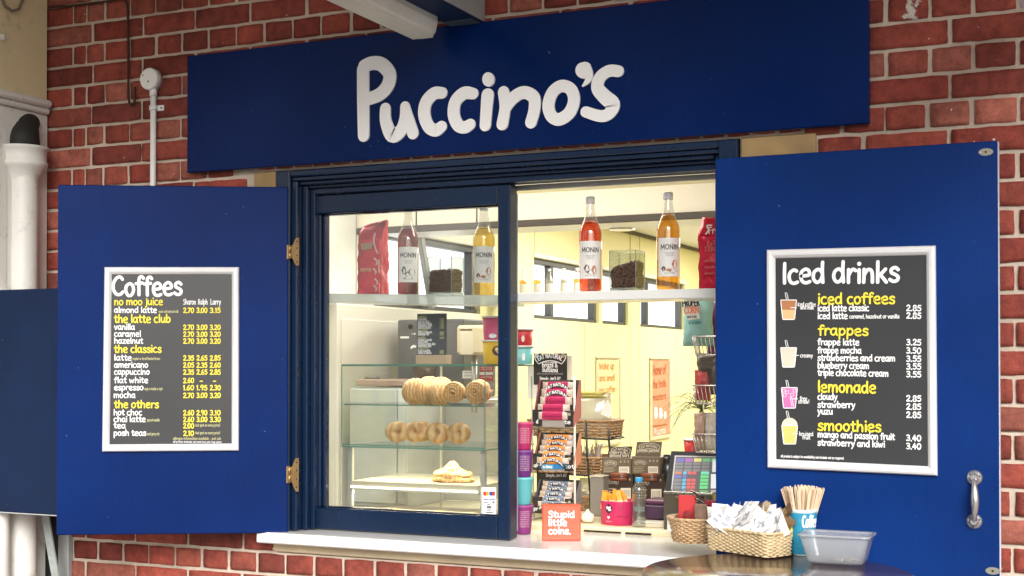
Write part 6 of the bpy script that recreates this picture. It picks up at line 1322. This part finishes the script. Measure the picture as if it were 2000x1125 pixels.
poster(((1163, 695), (1210, 696), (1210, 866.5), (1163, 874)), 'framed yellow wake up and smell our coffee poster on the kiosk wall', mat('yellow poster', (.82, .68, .38), .45), (('Wake up', 1170, 722, 1200, 721, 14, 0), ('and smell', 1170, 745.5, 1201, 743, 13, 0), ('our coffee', 1170, 768, 1202, 765.5, 12, 0)), cupart)
def pots(B, m):
    for (x, y0, y1, w) in ((1281, 795, 817, 3.5), (1290.5, 797, 817, 3.5), (1299, 804, 817, 3)): B.shape(m, [(x-w*.7, y0), (x+w*.6, y0), (x+w, y1-6), (x+w*.6, y1), (x-w*.6, y1+.5), (x-w, y1-6)], 2)
    B.line(m, 'Puccinos', 1278, 850, 1300, 845, 12, .14, 2, .001); B.stroke(m, [(1274, 833), (1302, 829)], 1.0, 1, .0012)
poster(((1268, 697), (1307, 698), (1307, 855), (1270, 860)), 'framed coral home of the froth masters poster farther along the wall', mat('coral poster', (.72, .27, .17), .45), (('Home of', 1275, 733, 1301, 730, 19, 1), ('the froth', 1275, 759, 1301, 755, 15, 1), ('masters', 1275, 783, 1301, 779, 13, 1)), pots)

# ================================================================== BASKET STAND BEHIND THE RACK
wick = mat('brown wicker', (.34, .19, .085), .55, var=.5, vs=40, bump=.4, bs=120)
palewick = mat('pale wicker', (.60, .47, .28), .55, var=.35, vs=50, bump=.4, bs=140)
def weave(m, path, z0, z1, rows, stakes, r_, flare=.0, amp=.0022, mi=0):
    """woven wall: rows of rods passing in front of and behind upright stakes along a closed path (list of (point, outward normal))"""
    n = len(path)
    for k in range(rows):
        t_ = k/(rows-1); z = z0+(z1-z0)*t_; P = []
        for i, (p, nn) in enumerate(path):
            ph = math.pi*stakes*i/n+math.pi*k; P.append(V((p.x, p.y, z))+nn*(flare*t_+amp*math.sin(ph))+V((0, 0, random.uniform(-.0004, .0004))))
        m.tube(P, r_, 6, mi, closed=True)
    for s in range(stakes):
        i = int(n*(s+.5)/stakes) % n; p, nn = path[i]; m.tube([V((p.x, p.y, z0))+nn*.0, V((p.x, p.y, z1+.002))+nn*flare], r_*.95, 6, mi)
    for o in (0, 1): m.tube([V((p.x, p.y, z1+.003+.002*o))+nn*(flare+(.002 if o else -.001)+.0015*math.sin(i*1.3+o*2)) for i, (p, nn) in enumerate(path)], r_*1.5, 6, mi, closed=True)
def rrect(cx, cy, hx, hy, rad, rot, n=128):
    pts = []
    per = [(hx-rad, -hy, 1, 0, 2*(hx-rad)), ]
    segs = []
    for (sx, sy, a0) in ((1, -1, -90), (1, 1, 0), (-1, 1, 90), (-1, -1, 180)):
        for k in range(9): a = R(a0+10*k*1.0); segs.append((sx*(hx-rad)+rad*math.cos(a), sy*(hy-rad)+rad*math.sin(a), math.cos(a), math.sin(a)))
    segs.append(segs[0]); d = [0]
    for a, b in zip(segs, segs[1:]): d.append(d[-1]+math.hypot(b[0]-a[0], b[1]-a[1]))
    out = []; j = 0
    for i in range(n):
        s = d[-1]*i/n
        while d[j+1] < s: j += 1
        u = (s-d[j])/max(1e-9, d[j+1]-d[j]); a, b = segs[j], segs[j+1]; q = [a[k]+(b[k]-a[k])*u for k in range(4)]
        c_, s_ = math.cos(rot), math.sin(rot); nn = V((q[2]*c_-q[3]*s_, q[2]*s_+q[3]*c_, 0)).normalized()
        out.append((V((cx+q[0]*c_-q[1]*s_, cy+q[0]*s_+q[1]*c_, 0)), nn))
    return out
Yb = .80; bs_ = empty('basket_stand', 'black wire stand holding three tiers of brown wicker trays behind the bar rack', 'basket stand', onY(1150, 1000, Yb)); f = MB()
for pts in ([(1144, 820), (1147, 890), (1152, 960), (1154, 1003)], [(1189, 838), (1189, 858), (1191, 880), (1196, 905), (1200, 990)], [(1050, 818), (1050, 1000)]): f.tube([onY(x, y, Yb) for x, y in pts], .004, 8)
for (p1, p2) in (((1118, 855), (1189, 858)), ((1110, 926), (1178, 931)), ((1110, 998), (1160, 1003))): f.tube([onY(*p1, Yb), onY(*p2, Yb)], .004, 8); f.tube([onY(*p1, Yb)+V((0, .16, 0)), onY(*p2, Yb)+V((0, .16, 0)), onY(*p2, Yb)], .004, 8)
f.build('wire_frame', blackwire, bs_)
for (x0, x1, y0, y1) in ((1030, 1187, 826, 853), (1030, 1176, 898, 925), (1030, 1158, 975, 1000)):
    a, b = onY(x0, y1, Yb), onY(x1, y0, Yb); f = MB(); cx_ = (a.x+b.x)/2; weave(f, rrect(cx_, Yb+.09, (b.x-a.x)/2-.004, .08, .012, 0, 150), a.z+.006, b.z, 6, 34, .0034, .006); f.box(a.x+.006, b.x-.006, Yb+.014, Yb+.166, a.z+.003, a.z+.007); f.build('wicker_tray', wick, bs_)
bgm = thin('polythene bag', (.80, .80, .76), .4, .12, .45, (.74, .72, .66))
pouch(1040, 1184, 768, 850, Yb+.03, .10, 'bread_bag', 'clear plastic bag of rolls lying in the top wicker tray', 'bread bag', bgm, None, .2)
nb_ = MB(); B = Board((2, Yb-.002, 1), (0, -1, 0)); nb_.poly([onY(x, y, Yb-.004) for x, y in ((1187, 781), (1193, 790), (1195, 806), (1191, 817), (1183, 813), (1173, 809), (1178, 792))]); tag(nb_.build('paper_tag', mat('white tag', (.74, .72, .68), .6)), 'white rounded paper tag hanging at the end of the bread bag', 'tag')
pouch(1036, 1182, 765, 776, Yb+.045, .02, 'bag_band', 'olive yellow folded band along the top of the bread bag', 'bag', mat('olive band', (.50, .44, .12), .5))
rnd = random.Random(8); st_ = MB()
for i in range(46):
    x = rnd.uniform(1120, 1172); a = onY(x, 922, Yb+.04+rnd.uniform(0, .08)); st_.tube([a, a+V((rnd.uniform(-.02, .02), rnd.uniform(-.01, .01), rnd.uniform(.07, .105)))], .0022, 5, i % 3)
tag(st_.build('cutlery_bundle', [mat('pale sticks', (.55, .42, .32), .5), mat('grey sticks', (.42, .38, .36), .4), mat('brown sticks', (.30, .20, .14), .5)]), 'bundle of wooden and plastic cutlery in the middle wicker tray', 'cutlery')
pouch(1128, 1176, 936, 996, Yb+.02, .05, 'bread_bag', 'pale plastic bag in the lowest wicker tray behind the pink pot', 'bread bag', bgm, None, .2)
gcn = MB(); a, b = onY(1152, 976, .66), onY(1178, 932, .66); gcn.box(a.x, b.x, .66, .72, .9458, b.z, 0, .004); gcn.box(a.x-.001, b.x+.001, .659, .721, b.z+.0003, b.z+.004, 1, .001); tag(gcn.build('canister', [mat('smoky canister', (.24, .22, .19), .25), mat('canister lid', (.66, .62, .5), .4)]), 'smoky grey canister with pale lid left of the carton stacks', 'canister')

# ================================================================== TABLE AND WHAT STANDS ON IT
TZ = .964; tcx, tcy, tr = 2.694, -.462, .335
tb = empty('bistro_table', 'round dark brown glossy bistro table in front of the right shutter', 'table', (tcx, tcy, 0))
top = mat('glossy dark table top', (.095, .048, .026), .14, var=.5, vs=16, coat=.5); 
f = MB(); f.lathe([(tr-.010, 0), (tr-.001, .004), (tr, .012), (tr-.001, .0205), (tr-.006, .024), (.001, .024)], (tcx, tcy, TZ-.024), 96, mis=[1, 1, 1, 1, 0, 0]); f.build('table_top', [top, mat('worn table edge', (.20, .15, .10), .4, var=.4, vs=30)], tb)
f = MB(); f.lathe([(.035, .03), (.032, TZ-.05), (.09, TZ-.03), (.09, TZ-.025)], (tcx, tcy, 0), 24, caps=False); f.build('column', black, tb)
f = MB(); f.lathe([(.24, .0), (.24, .012), (.05, .035), (.035, .06)], (tcx, tcy, 0.001), 36); f.build('base', black, tb)
z = TZ+.0006
# front basket with sugar
a, b, c3 = onZ(1376, 1073, z), onZ(1500, 1092, z), onZ(1539, 1076, z)
rx = (b-a); L1 = rx.length; rot = math.atan2(rx.y, rx.x); u1 = rx.normalized(); v1 = V((-u1.y, u1.x, 0)); D1 = .105
ctr = a+u1*L1*.5+v1*D1*.5; hz = onY(1440, 1045, ctr.y-D1*.4).z-z
b2 = empty('wicker_basket', 'pale woven wicker basket full of sugar sachets in front on the table', 'basket', (ctr.x, ctr.y, z))
f = MB(); weave(f, rrect(ctr.x, ctr.y, L1/2-.004, D1/2-.004, .018, rot, 160), z+.004, z+.060, 13, 46, .0030, .004); f.build('woven_wall', palewick, b2)
f = MB(); T = Matrix.Translation(V((ctr.x, ctr.y, 0))) @ Matrix.Rotation(rot, 4, 'Z'); f.box(-L1/2+.006, L1/2-.006, -D1/2+.006, D1/2-.006, z+.001, z+.006, 0, .001, T); f.build('woven_base', palewick, b2)
rnd = random.Random(21)
sachm = [mat('white sachet', (.80, .80, .79), .45, var=.04, bump=.3, bs=60), mat('sachet print', (.30, .32, .40), .5)]
brownm = [mat('brown sachet', (.16, .095, .045), .4, var=.3, bump=.3, bs=60), mat('sachet gold print', (.5, .36, .12), .5)]
yellm = [mat('yellow sachet', (.80, .60, .05), .4), mat('sachet red print', (.5, .05, .03), .5)]
def sachet(u, v, h, tilt, yaw, roll, mats, label, group, s=1.):
    m = MB(); w, l = .019*s, .031*s; n = 6
    T = T0 @ Matrix.Translation(V((u, v, h))) @ Matrix.Rotation(yaw, 4, 'Z') @ Matrix.Rotation(tilt, 4, 'X') @ Matrix.Rotation(roll, 4, 'Z')
    fr_, bk_ = [], []
    for j in range(n+1):
        for i in range(n+1):
            a_, b_2 = i/n*2-1, j/n*2-1; bul = .0035*s*(1-a_**2)**.7*(1-b_2**4); cv = .0025*math.sin(a_*1.4+v*90)+.002*b_2*b_2
            fr_.append(T @ V((a_*w, b_2*l, bul+cv))); bk_.append(T @ V((a_*w, b_2*l, -bul+cv-.0004)))
    q = [(j*(n+1)+i, j*(n+1)+i+1, (j+1)*(n+1)+i+1, (j+1)*(n+1)+i) for j in range(n) for i in range(n)]
    m.add(fr_, q, 0, True); m.add(bk_, [t_[::-1] for t_ in q], 0, True)
    mf = lambda uu, vv, hh: T @ V((uu, vv, .0040*s+.0025*math.sin(uu/w*1.4+v*90)+.002*(vv/l)**2+hh))
    for k, s_ in enumerate(('Raw Sugar', 'white', 'sugar')): text(m, s_, mf, w*(1.2 if k == 0 else .8), l*.30, .16, 1, .0006, 1, 0, -w*.6, l*(.25-.42*k))
    tag(m.build('sugar_sachet', mats, recalc=False), label, 'sugar sachet', group)
T0 = Matrix.Translation(V((ctr.x, ctr.y, z))) @ Matrix.Rotation(rot, 4, 'Z')
for i in range(36):
    u = rnd.uniform(-L1*.46, L1*.44); q = 1-(u/(L1*.56))**2; v = rnd.uniform(-.033, .018)
    h = .068+max(0, q)*.046*rnd.uniform(.25, 1.0)*(1-.5*max(0, -v-.02)/.024)
    sachet(u, v, h, R(rnd.uniform(35, 95)), rnd.uniform(-.9, .9), rnd.uniform(-1.2, 1.2), sachm, 'white printed sugar sachet heaped in the front basket', 'white sugar sachets in the front basket', 1.25)
for i in range(20):
    u = rnd.uniform(L1*.02, L1*.45); v = rnd.uniform(.018, .042); h = .070+.052*rnd.uniform(.3, 1)*(1-abs(u-L1*.25)/(L1*.5))
    sachet(u, v, h, R(rnd.uniform(55, 100)), rnd.uniform(-.9, .9), rnd.uniform(-1.2, 1.2), brownm, 'brown sugar sachet behind the white ones in the front basket', 'brown sugar sachets in the front basket')
sachet(L1*.44, .040, .074, R(85), .2, .1, yellm, 'single yellow sachet standing at the right end of the front basket', None, .75)
sachet(L1*.10, .044, .104, R(80), .1, .3, yellm, 'single yellow sachet poking up behind the white sachets', None)
# rear basket with bars
a, b = onZ(1300, 1062, z), onZ(1378, 1066, z); ctr2 = onZ(1346, 1063, z)+V((.0, .060, 0))
b1 = empty('wicker_basket', 'brown round wicker basket of chocolate bars behind on the table', 'basket', (ctr2.x, ctr2.y, z)); hx = .062
pth = [(V((ctr2.x+hx*math.cos(t_), ctr2.y+.058*math.sin(t_), 0)), V((math.cos(t_), math.sin(t_), 0))) for t_ in [2*math.pi*i/130 for i in range(130)]]
wick2 = mat('tan wicker', (.50, .33, .18), .55, var=.4, vs=40, bump=.4, bs=120); f = MB(); weave(f, pth, z+.004, z+.066, 12, 36, .0030, .016, .0026); f.build('woven_wall', wick2, b1)
f = MB(); f.lathe([(hx-.004, z+.001), (hx-.004, z+.005)], (ctr2.x, ctr2.y, 0), 30); f.build('woven_base', wick, b1)
def thing_box(px, py, px2, py2, Y, d, m_, name, label, cat, rot=0, pr=None, b=.003):
    a, b_2 = onY(px, py2, Y), onY(px2, py, Y); w, h = b_2.x-a.x, b_2.z-a.z; f = MB(); T = Matrix.Translation(V((a.x+w/2, Y, a.z))) @ Matrix.Rotation(rot, 4, 'Z'); f.box(-w/2, w/2, 0, d, 0, h, 0, b, T)
    if pr: f.box(-w*.38, w*.38, -.0008, -.0002, h*.25, h*.8, 1, 0, T)
    return tag(f.build(name, [m_]+([pr] if pr else [])), label, cat)
yb = ctr2.y
thing_box(1325, 968, 1358, 1040, yb-.005, .012, mat('red packet', (.52, .045, .05), .3, var=.15), 'chocolate_bar', 'flat red chocolate packet standing in the brown basket', 'chocolate bar', .1)
thing_box(1354, 985, 1380, 1045, yb-.030, .012, mat('smoky wrapper', (.24, .15, .11), .2, var=.5, vs=50), 'chocolate_bar', 'smoky brown wrapped bar at the front right of the brown basket', 'chocolate bar', -.2)
thing_box(1335, 998, 1352, 1042, yb-.040, .014, mat('deep red wrapper', (.22, .025, .03), .15, var=.5, vs=50), 'chocolate_bar', 'dark red glossy wrapped bar at the front of the brown basket', 'chocolate bar', .3, None, .006)
thing_box(1374, 978, 1402, 1045, yb-.002, .012, mat('crimson packet', (.40, .03, .06), .3), 'chocolate_bar', 'crimson packet leaning at the right side of the brown basket', 'chocolate bar', -.3)
thing_box(1304, 1010, 1318, 1040, yb-.040, .010, mat('pale sweet wrapper', (.70, .68, .60), .3), 'sweet', 'pale wrapped sweet at the left rim of the brown basket', 'sweet', .5, None, .004)
thing_box(1320, 1020, 1334, 1040, yb-.052, .010, mat('white sweet wrapper', (.80, .80, .78), .3), 'sweet', 'white twisted sweet beside the dark red bar in the brown basket', 'sweet', -.5, None, .004)
for i, (px, py) in enumerate(((1362, 962), (1372, 978), (1357, 975))):
    f = MB(); p = onY(px, py, yb-.012+.01*i); f.tube([p+V((-.022, 0, .006)), p+V((.022, 0, -.016))], [.004, .005], 8, flat=.5); tag(f.build('wrapper', mat('dark foil', (.05, .02, .02), .15, .3)), ('dark foil twist above the smoky bar', 'dark foil twist beside the crimson packet', 'dark foil twist touching the red packet')[i]+' in the brown basket', 'wrapper')
gb = empty('clear_box', 'smoky clear acrylic box standing behind the brown basket on the counter', 'box', onY(1320, 1020, .10)); a, b = onY(1296, 1038, .40), onY(1392, 966, .40)
f = MB(); f.box(a.x, b.x, .40, .405, .9462, b.z, 0, .001); f.box(a.x, a.x+.005, .4055, .50, .9462, b.z); f.box(b.x-.005, b.x, .4055, .50, .9462, b.z); f.build('wall', thin('smoky acrylic', (.60, .56, .48), .4, .05, .38, (.30, .27, .21)), gb)
f = MB(); f.box(a.x, b.x, .40, .50, b.z+.0003, b.z+.005, 0, .002); f.build('lid', thin('smoky lid', (.7, .67, .58), .5, .05, .3, (.5, .46, .38)), gb)
# stirrer cup
cpos = onZ(1567, 1083, z); ztop = onY(1565, 993, cpos.y).z; h = ztop-z; rt = (onY(1596, 1000, cpos.y).x-onY(1534, 1000, cpos.y).x)/2*.90; rb = rt*.74
cp_ = empty('paper_cup', 'turquoise ripple paper cup packed with wooden stirrers on the table', 'cup', (cpos.x, cpos.y, z))
f = MB(); N_ = 144; rings = []
for j in range(29):
    t_ = j/28; r0 = rb+(rt-rb)*t_; rings.append([V((cpos.x+(r0+.0011*math.sin(46*an+2.2*math.sin(t_*22)))*math.cos(an), cpos.y+(r0+.0011*math.sin(46*an+2.2*math.sin(t_*22)))*math.sin(an), z+.004+(h-.014)*t_)) for an in [2*math.pi*i/N_ for i in range(N_)]])
f.loft(rings, cap0=False, cap1=False); f.build('ripple_sleeve', mat('turquoise paper', (.025, .27, .44), .5, var=.06), cp_)
f = MB(); f.lathe([(rb-.002, .0), (rb-.001, .0045)], (cpos.x, cpos.y, z), 36, caps=False); f.build('base', mat('pale cup rim', (.62, .74, .76), .5), cp_); f = MB(); f.lathe([(rt-.001, h-.0105), (rt+.0012, h-.008), (rt+.0016, h-.002), (rt+.0004, h), (rt-.0016, h-.001), (rt-.002, h-.03), (.001, h-.03)], (cpos.x, cpos.y, z), 36, caps=False); f.build('rim', mat('pale cup rim', (.62, .74, .76), .5), cp_)
th = math.atan2(CAM.y-cpos.y, CAM.x-cpos.x); m = MB(); cmf = lambda u, v, hh: V((cpos.x, cpos.y, z))+V(((rb+(rt-rb)*v/h+.0016+hh)*math.cos(th+u/rt), (rb+(rt-rb)*v/h+.0016+hh)*math.sin(th+u/rt), v))
text(m, 'Coffee', cmf, .050, h*.26, .20, 0, .0006, 4, .03, .000, h*.62); m.build('lettering', letterw, cp_, recalc=False)
wood = mat('stirrer wood', (.78, .60, .42), .6, var=.22, vs=60)
rnd = random.Random(4)
for i in range(105):
    an = rnd.uniform(0, 6.283); q = math.sqrt(rnd.uniform(.02, 1)); bx_, by_ = cpos.x+rb*.55*q*math.cos(an), cpos.y+rb*.55*q*math.sin(an)
    sp = (rt*1.55)*q; base = V((bx_, by_, z+h*.32)); tip = V((cpos.x+sp*math.cos(an), cpos.y+sp*math.sin(an)*.9, z+h+.062+rnd.uniform(-.004, .003)-.008*q*q))
    ax = (tip-base).normalized(); side = ax.cross(V((math.cos(an+rnd.uniform(-.9, .9)), math.sin(an+rnd.uniform(-.9, .9)), 0))).normalized(); nn = ax.cross(side).normalized(); m = MB(); w, t_ = .0030, .0008
    L_ = (tip-base).length; out = [(-w, 0), (w, 0), (w, L_-w), (w*.7, L_-w*.35), (0, L_), (-w*.7, L_-w*.35), (-w, L_-w)]
    A = [base+side*x+ax*y+nn*t_ for x, y in out]; B_ = [base+side*x+ax*y-nn*t_ for x, y in out]
    m.poly(A); m.poly(B_[::-1]); m.add(A+B_, [(k, 7+k, 7+(k+1) % 7, (k+1) % 7) for k in range(7)])
    tag(m.build('stirrer', wood), 'flat wooden drink stirrer fanned out of the turquoise cup', 'stirrer', 'wooden stirrers in the turquoise cup')
# plastic tub
a, b = onZ(1572, 1100, z), onZ(1684, 1107, z); hb = (b.x-a.x)/2; tubc = V(((a.x+b.x)/2, (a.y+b.y)/2+.052, z)); pt = empty('plastic_tub', 'translucent white plastic tub nearly empty at the front of the table', 'tub', (tubc.x, tubc.y, z))
rotT = R(1.5); hT = .076; plas = thin('translucent plastic', (.93, .96, .98), .3, .25, .24, (.97, .98, .98)); f = MB(); rings = []
prof = [(hb-.008, .042, .0005), (hb-.002, .047, .003), (hb, .050, .010), (hb+.0145, .0605, hT-.006), (hb+.0145, .0605, hT-.005), (hb+.019, .065, hT-.004), (hb+.019, .065, hT), (hb+.0135, .0595, hT), (hb+.013, .0592, hT-.006), (hb-.0014, .0486, .011), (hb-.004, .046, .0045), (hb-.01, .040, .003)]
for hx_, hy_, zz_ in prof: rings.append([V((p.x, p.y, z+zz_)) for p, _ in rrect(tubc.x, tubc.y, hx_, hy_, .018, rotT, 96)])
f.loft(rings); f.build('shell', plas, pt)
f = MB(); rings = []
for o_, zz_ in ((0, hT-.006), (.0006, hT-.0062), (.0008, hT+.0006), (-.004, hT+.0008)): rings.append([V((p.x, p.y, z+zz_)) for p, _ in rrect(tubc.x, tubc.y, hb+.0193+o_, .0653+o_, .0185, rotT, 96)])
f.loft(rings, cap0=False, cap1=False); f.build('rim', thin('tub rim', (.92, .96, .98), .5, .12, .45, (.86, .91, .95)), pt)
rnd = random.Random(2)
for i in range(5):
    f = MB(); x, y = tubc.x+rnd.uniform(-.03, .04), tubc.y+rnd.uniform(-.02, .02); T = Matrix.Translation(V((x, y, z+.0055+.001*i))) @ Matrix.Rotation(rnd.uniform(0, 3), 4, 'Z') @ Matrix.Rotation(rnd.uniform(-.2, .2), 4, 'Y'); f.box(-.014, .014, -.004, .004, 0, .0016, 0, .0005, T)
    tag(f.build('paper_scrap', mat('paper scrap', (.55, .45, .33), .6, var=.3)), 'torn sachet scrap lying in the bottom of the plastic tub', 'scrap', 'scraps in the plastic tub')

# ================================================================== ADDED DARK MASSES (unseen behind the camera, shaped for their reflections)
f = MB(); f.loft([[V((-60, -17, -.1)), V((60, -17, -.1)), V((60, -19, 1.6)), V((-60, -19, 1.6))], [V((-60, -26, -.1)), V((60, -26, -.1)), V((60, -26, 2.0)), V((-60, -26, 2.0))]], smooth=False)
struct(f.build('added_bank', mat('added dark bank', (.035, .04, .028), .95, var=.5, vs=2)))  # unseen dark bank added to cut glare in the reflections
f = MB(); q_ = [(-9.7, 0), (-9.2, 0), (2.0, 0), (2.0, 8.0), (1.6, 8.0)]
f.loft([[V((x_, -15.2, z_)) for x_, z_ in q_], [V((x_, -13.2, z_)) for x_, z_ in q_]], smooth=False)
struct(f.build('added_footbridge', mat('dark footbridge cladding', (.035, .036, .042), .8, var=.3, vs=1)))  # unseen dark mass added to reflect a diagonal onto sign and shutter
# ================================================================== LIGHT
w = bpy.data.worlds.new('World'); sc.world = w; w.use_nodes = True; t = w.node_tree; bgn = t.nodes['Background']
SUN_EL, SUN_AZ = R(30), R(152)   # azimuth measured clockwise from +Y: the light comes from in front of the hatch and a little to the right
sky = t.nodes.new('ShaderNodeTexSky'); sky.sky_type = 'NISHITA'; sky.sun_disc = False; sky.sun_elevation = SUN_EL; sky.sun_rotation = SUN_AZ; sky.dust_density = 4; sky.air_density = 1.2; sky.ozone_density = .8
hs = t.nodes.new('ShaderNodeHueSaturation'); hs.inputs['Saturation'].default_value = .35
t.links.new(sky.outputs[0], hs.inputs['Color']); t.links.new(hs.outputs[0], bgn.inputs['Color']); bgn.inputs['Strength'].default_value = .15
sl_ = bpy.data.lights.new('sun', 'SUN'); so_ = bpy.data.objects.new('sun', sl_); COL.objects.link(so_); sl_.energy = 3.9; sl_.angle = R(32); sl_.color = (1, .97, .93)
dirv = V((math.sin(SUN_AZ)*math.cos(SUN_EL), math.cos(SUN_AZ)*math.cos(SUN_EL), math.sin(SUN_EL)))
so_.rotation_euler = dirv.to_track_quat('Z', 'Y').to_euler()
def lamp(name, loc, e, size, col=(1, .955, .86), rot=(0, 0, 0), sy=None):
    l = bpy.data.lights.new(name, 'AREA'); l.energy = e; l.size = size; l.color = col
    if sy: l.shape = 'RECTANGLE'; l.size_y = sy
    o = bpy.data.objects.new(name, l); COL.objects.link(o); o.location = loc; o.rotation_euler = rot
f = MB(); f.box(LX, LX+.018, 3.9, BY, CZ-.022, CZ-.001); f.box(LX+.6, LX+.64, 3.9, BY, CZ-.012, CZ-.001); struct(f.build('ceiling_trim', darkwood))
lamp('ceiling_lamp', (2.0, 2.6, 2.32), 84, 1.6, sy=1.2); lamp('ceiling_lamp', (2.0, 5.2, 2.32), 82, 1.6, sy=1.2)
lamp('fill_lamp', (1.30, .42, 2.30), 19, 1.6, sy=.35)  # added fill without a fitting, brightens the area behind the left pane
lamp('case_lamp', ((cx0+cx1)/2, CY+.18, cz1-.012), 1.6, .5, (1, .93, .80), sy=.2); lamp('case_lamp', ((cx0+cx1)/2, CY+.10, zmid-.012), 3.2, .5, (1, .80, .50), sy=.06); lamp('case_lamp', ((cx0+cx1)/2, CY+.03, zlow-.033), 2.4, .5, (1, .80, .50), sy=.02)
sc.render.film_transparent = False
sc.view_settings.view_transform = 'Standard'; sc.view_settings.look = 'None'; sc.view_settings.exposure = 0; sc.view_settings.gamma = 1
c_ = sc.cycles; c_.use_denoising = True; c_.max_bounces = 10; c_.transparent_max_bounces = 24; c_.diffuse_bounces = 4; c_.glossy_bounces = 4; c_.caustics_reflective = False; c_.caustics_refractive = False; c_.sample_clamp_indirect = 4
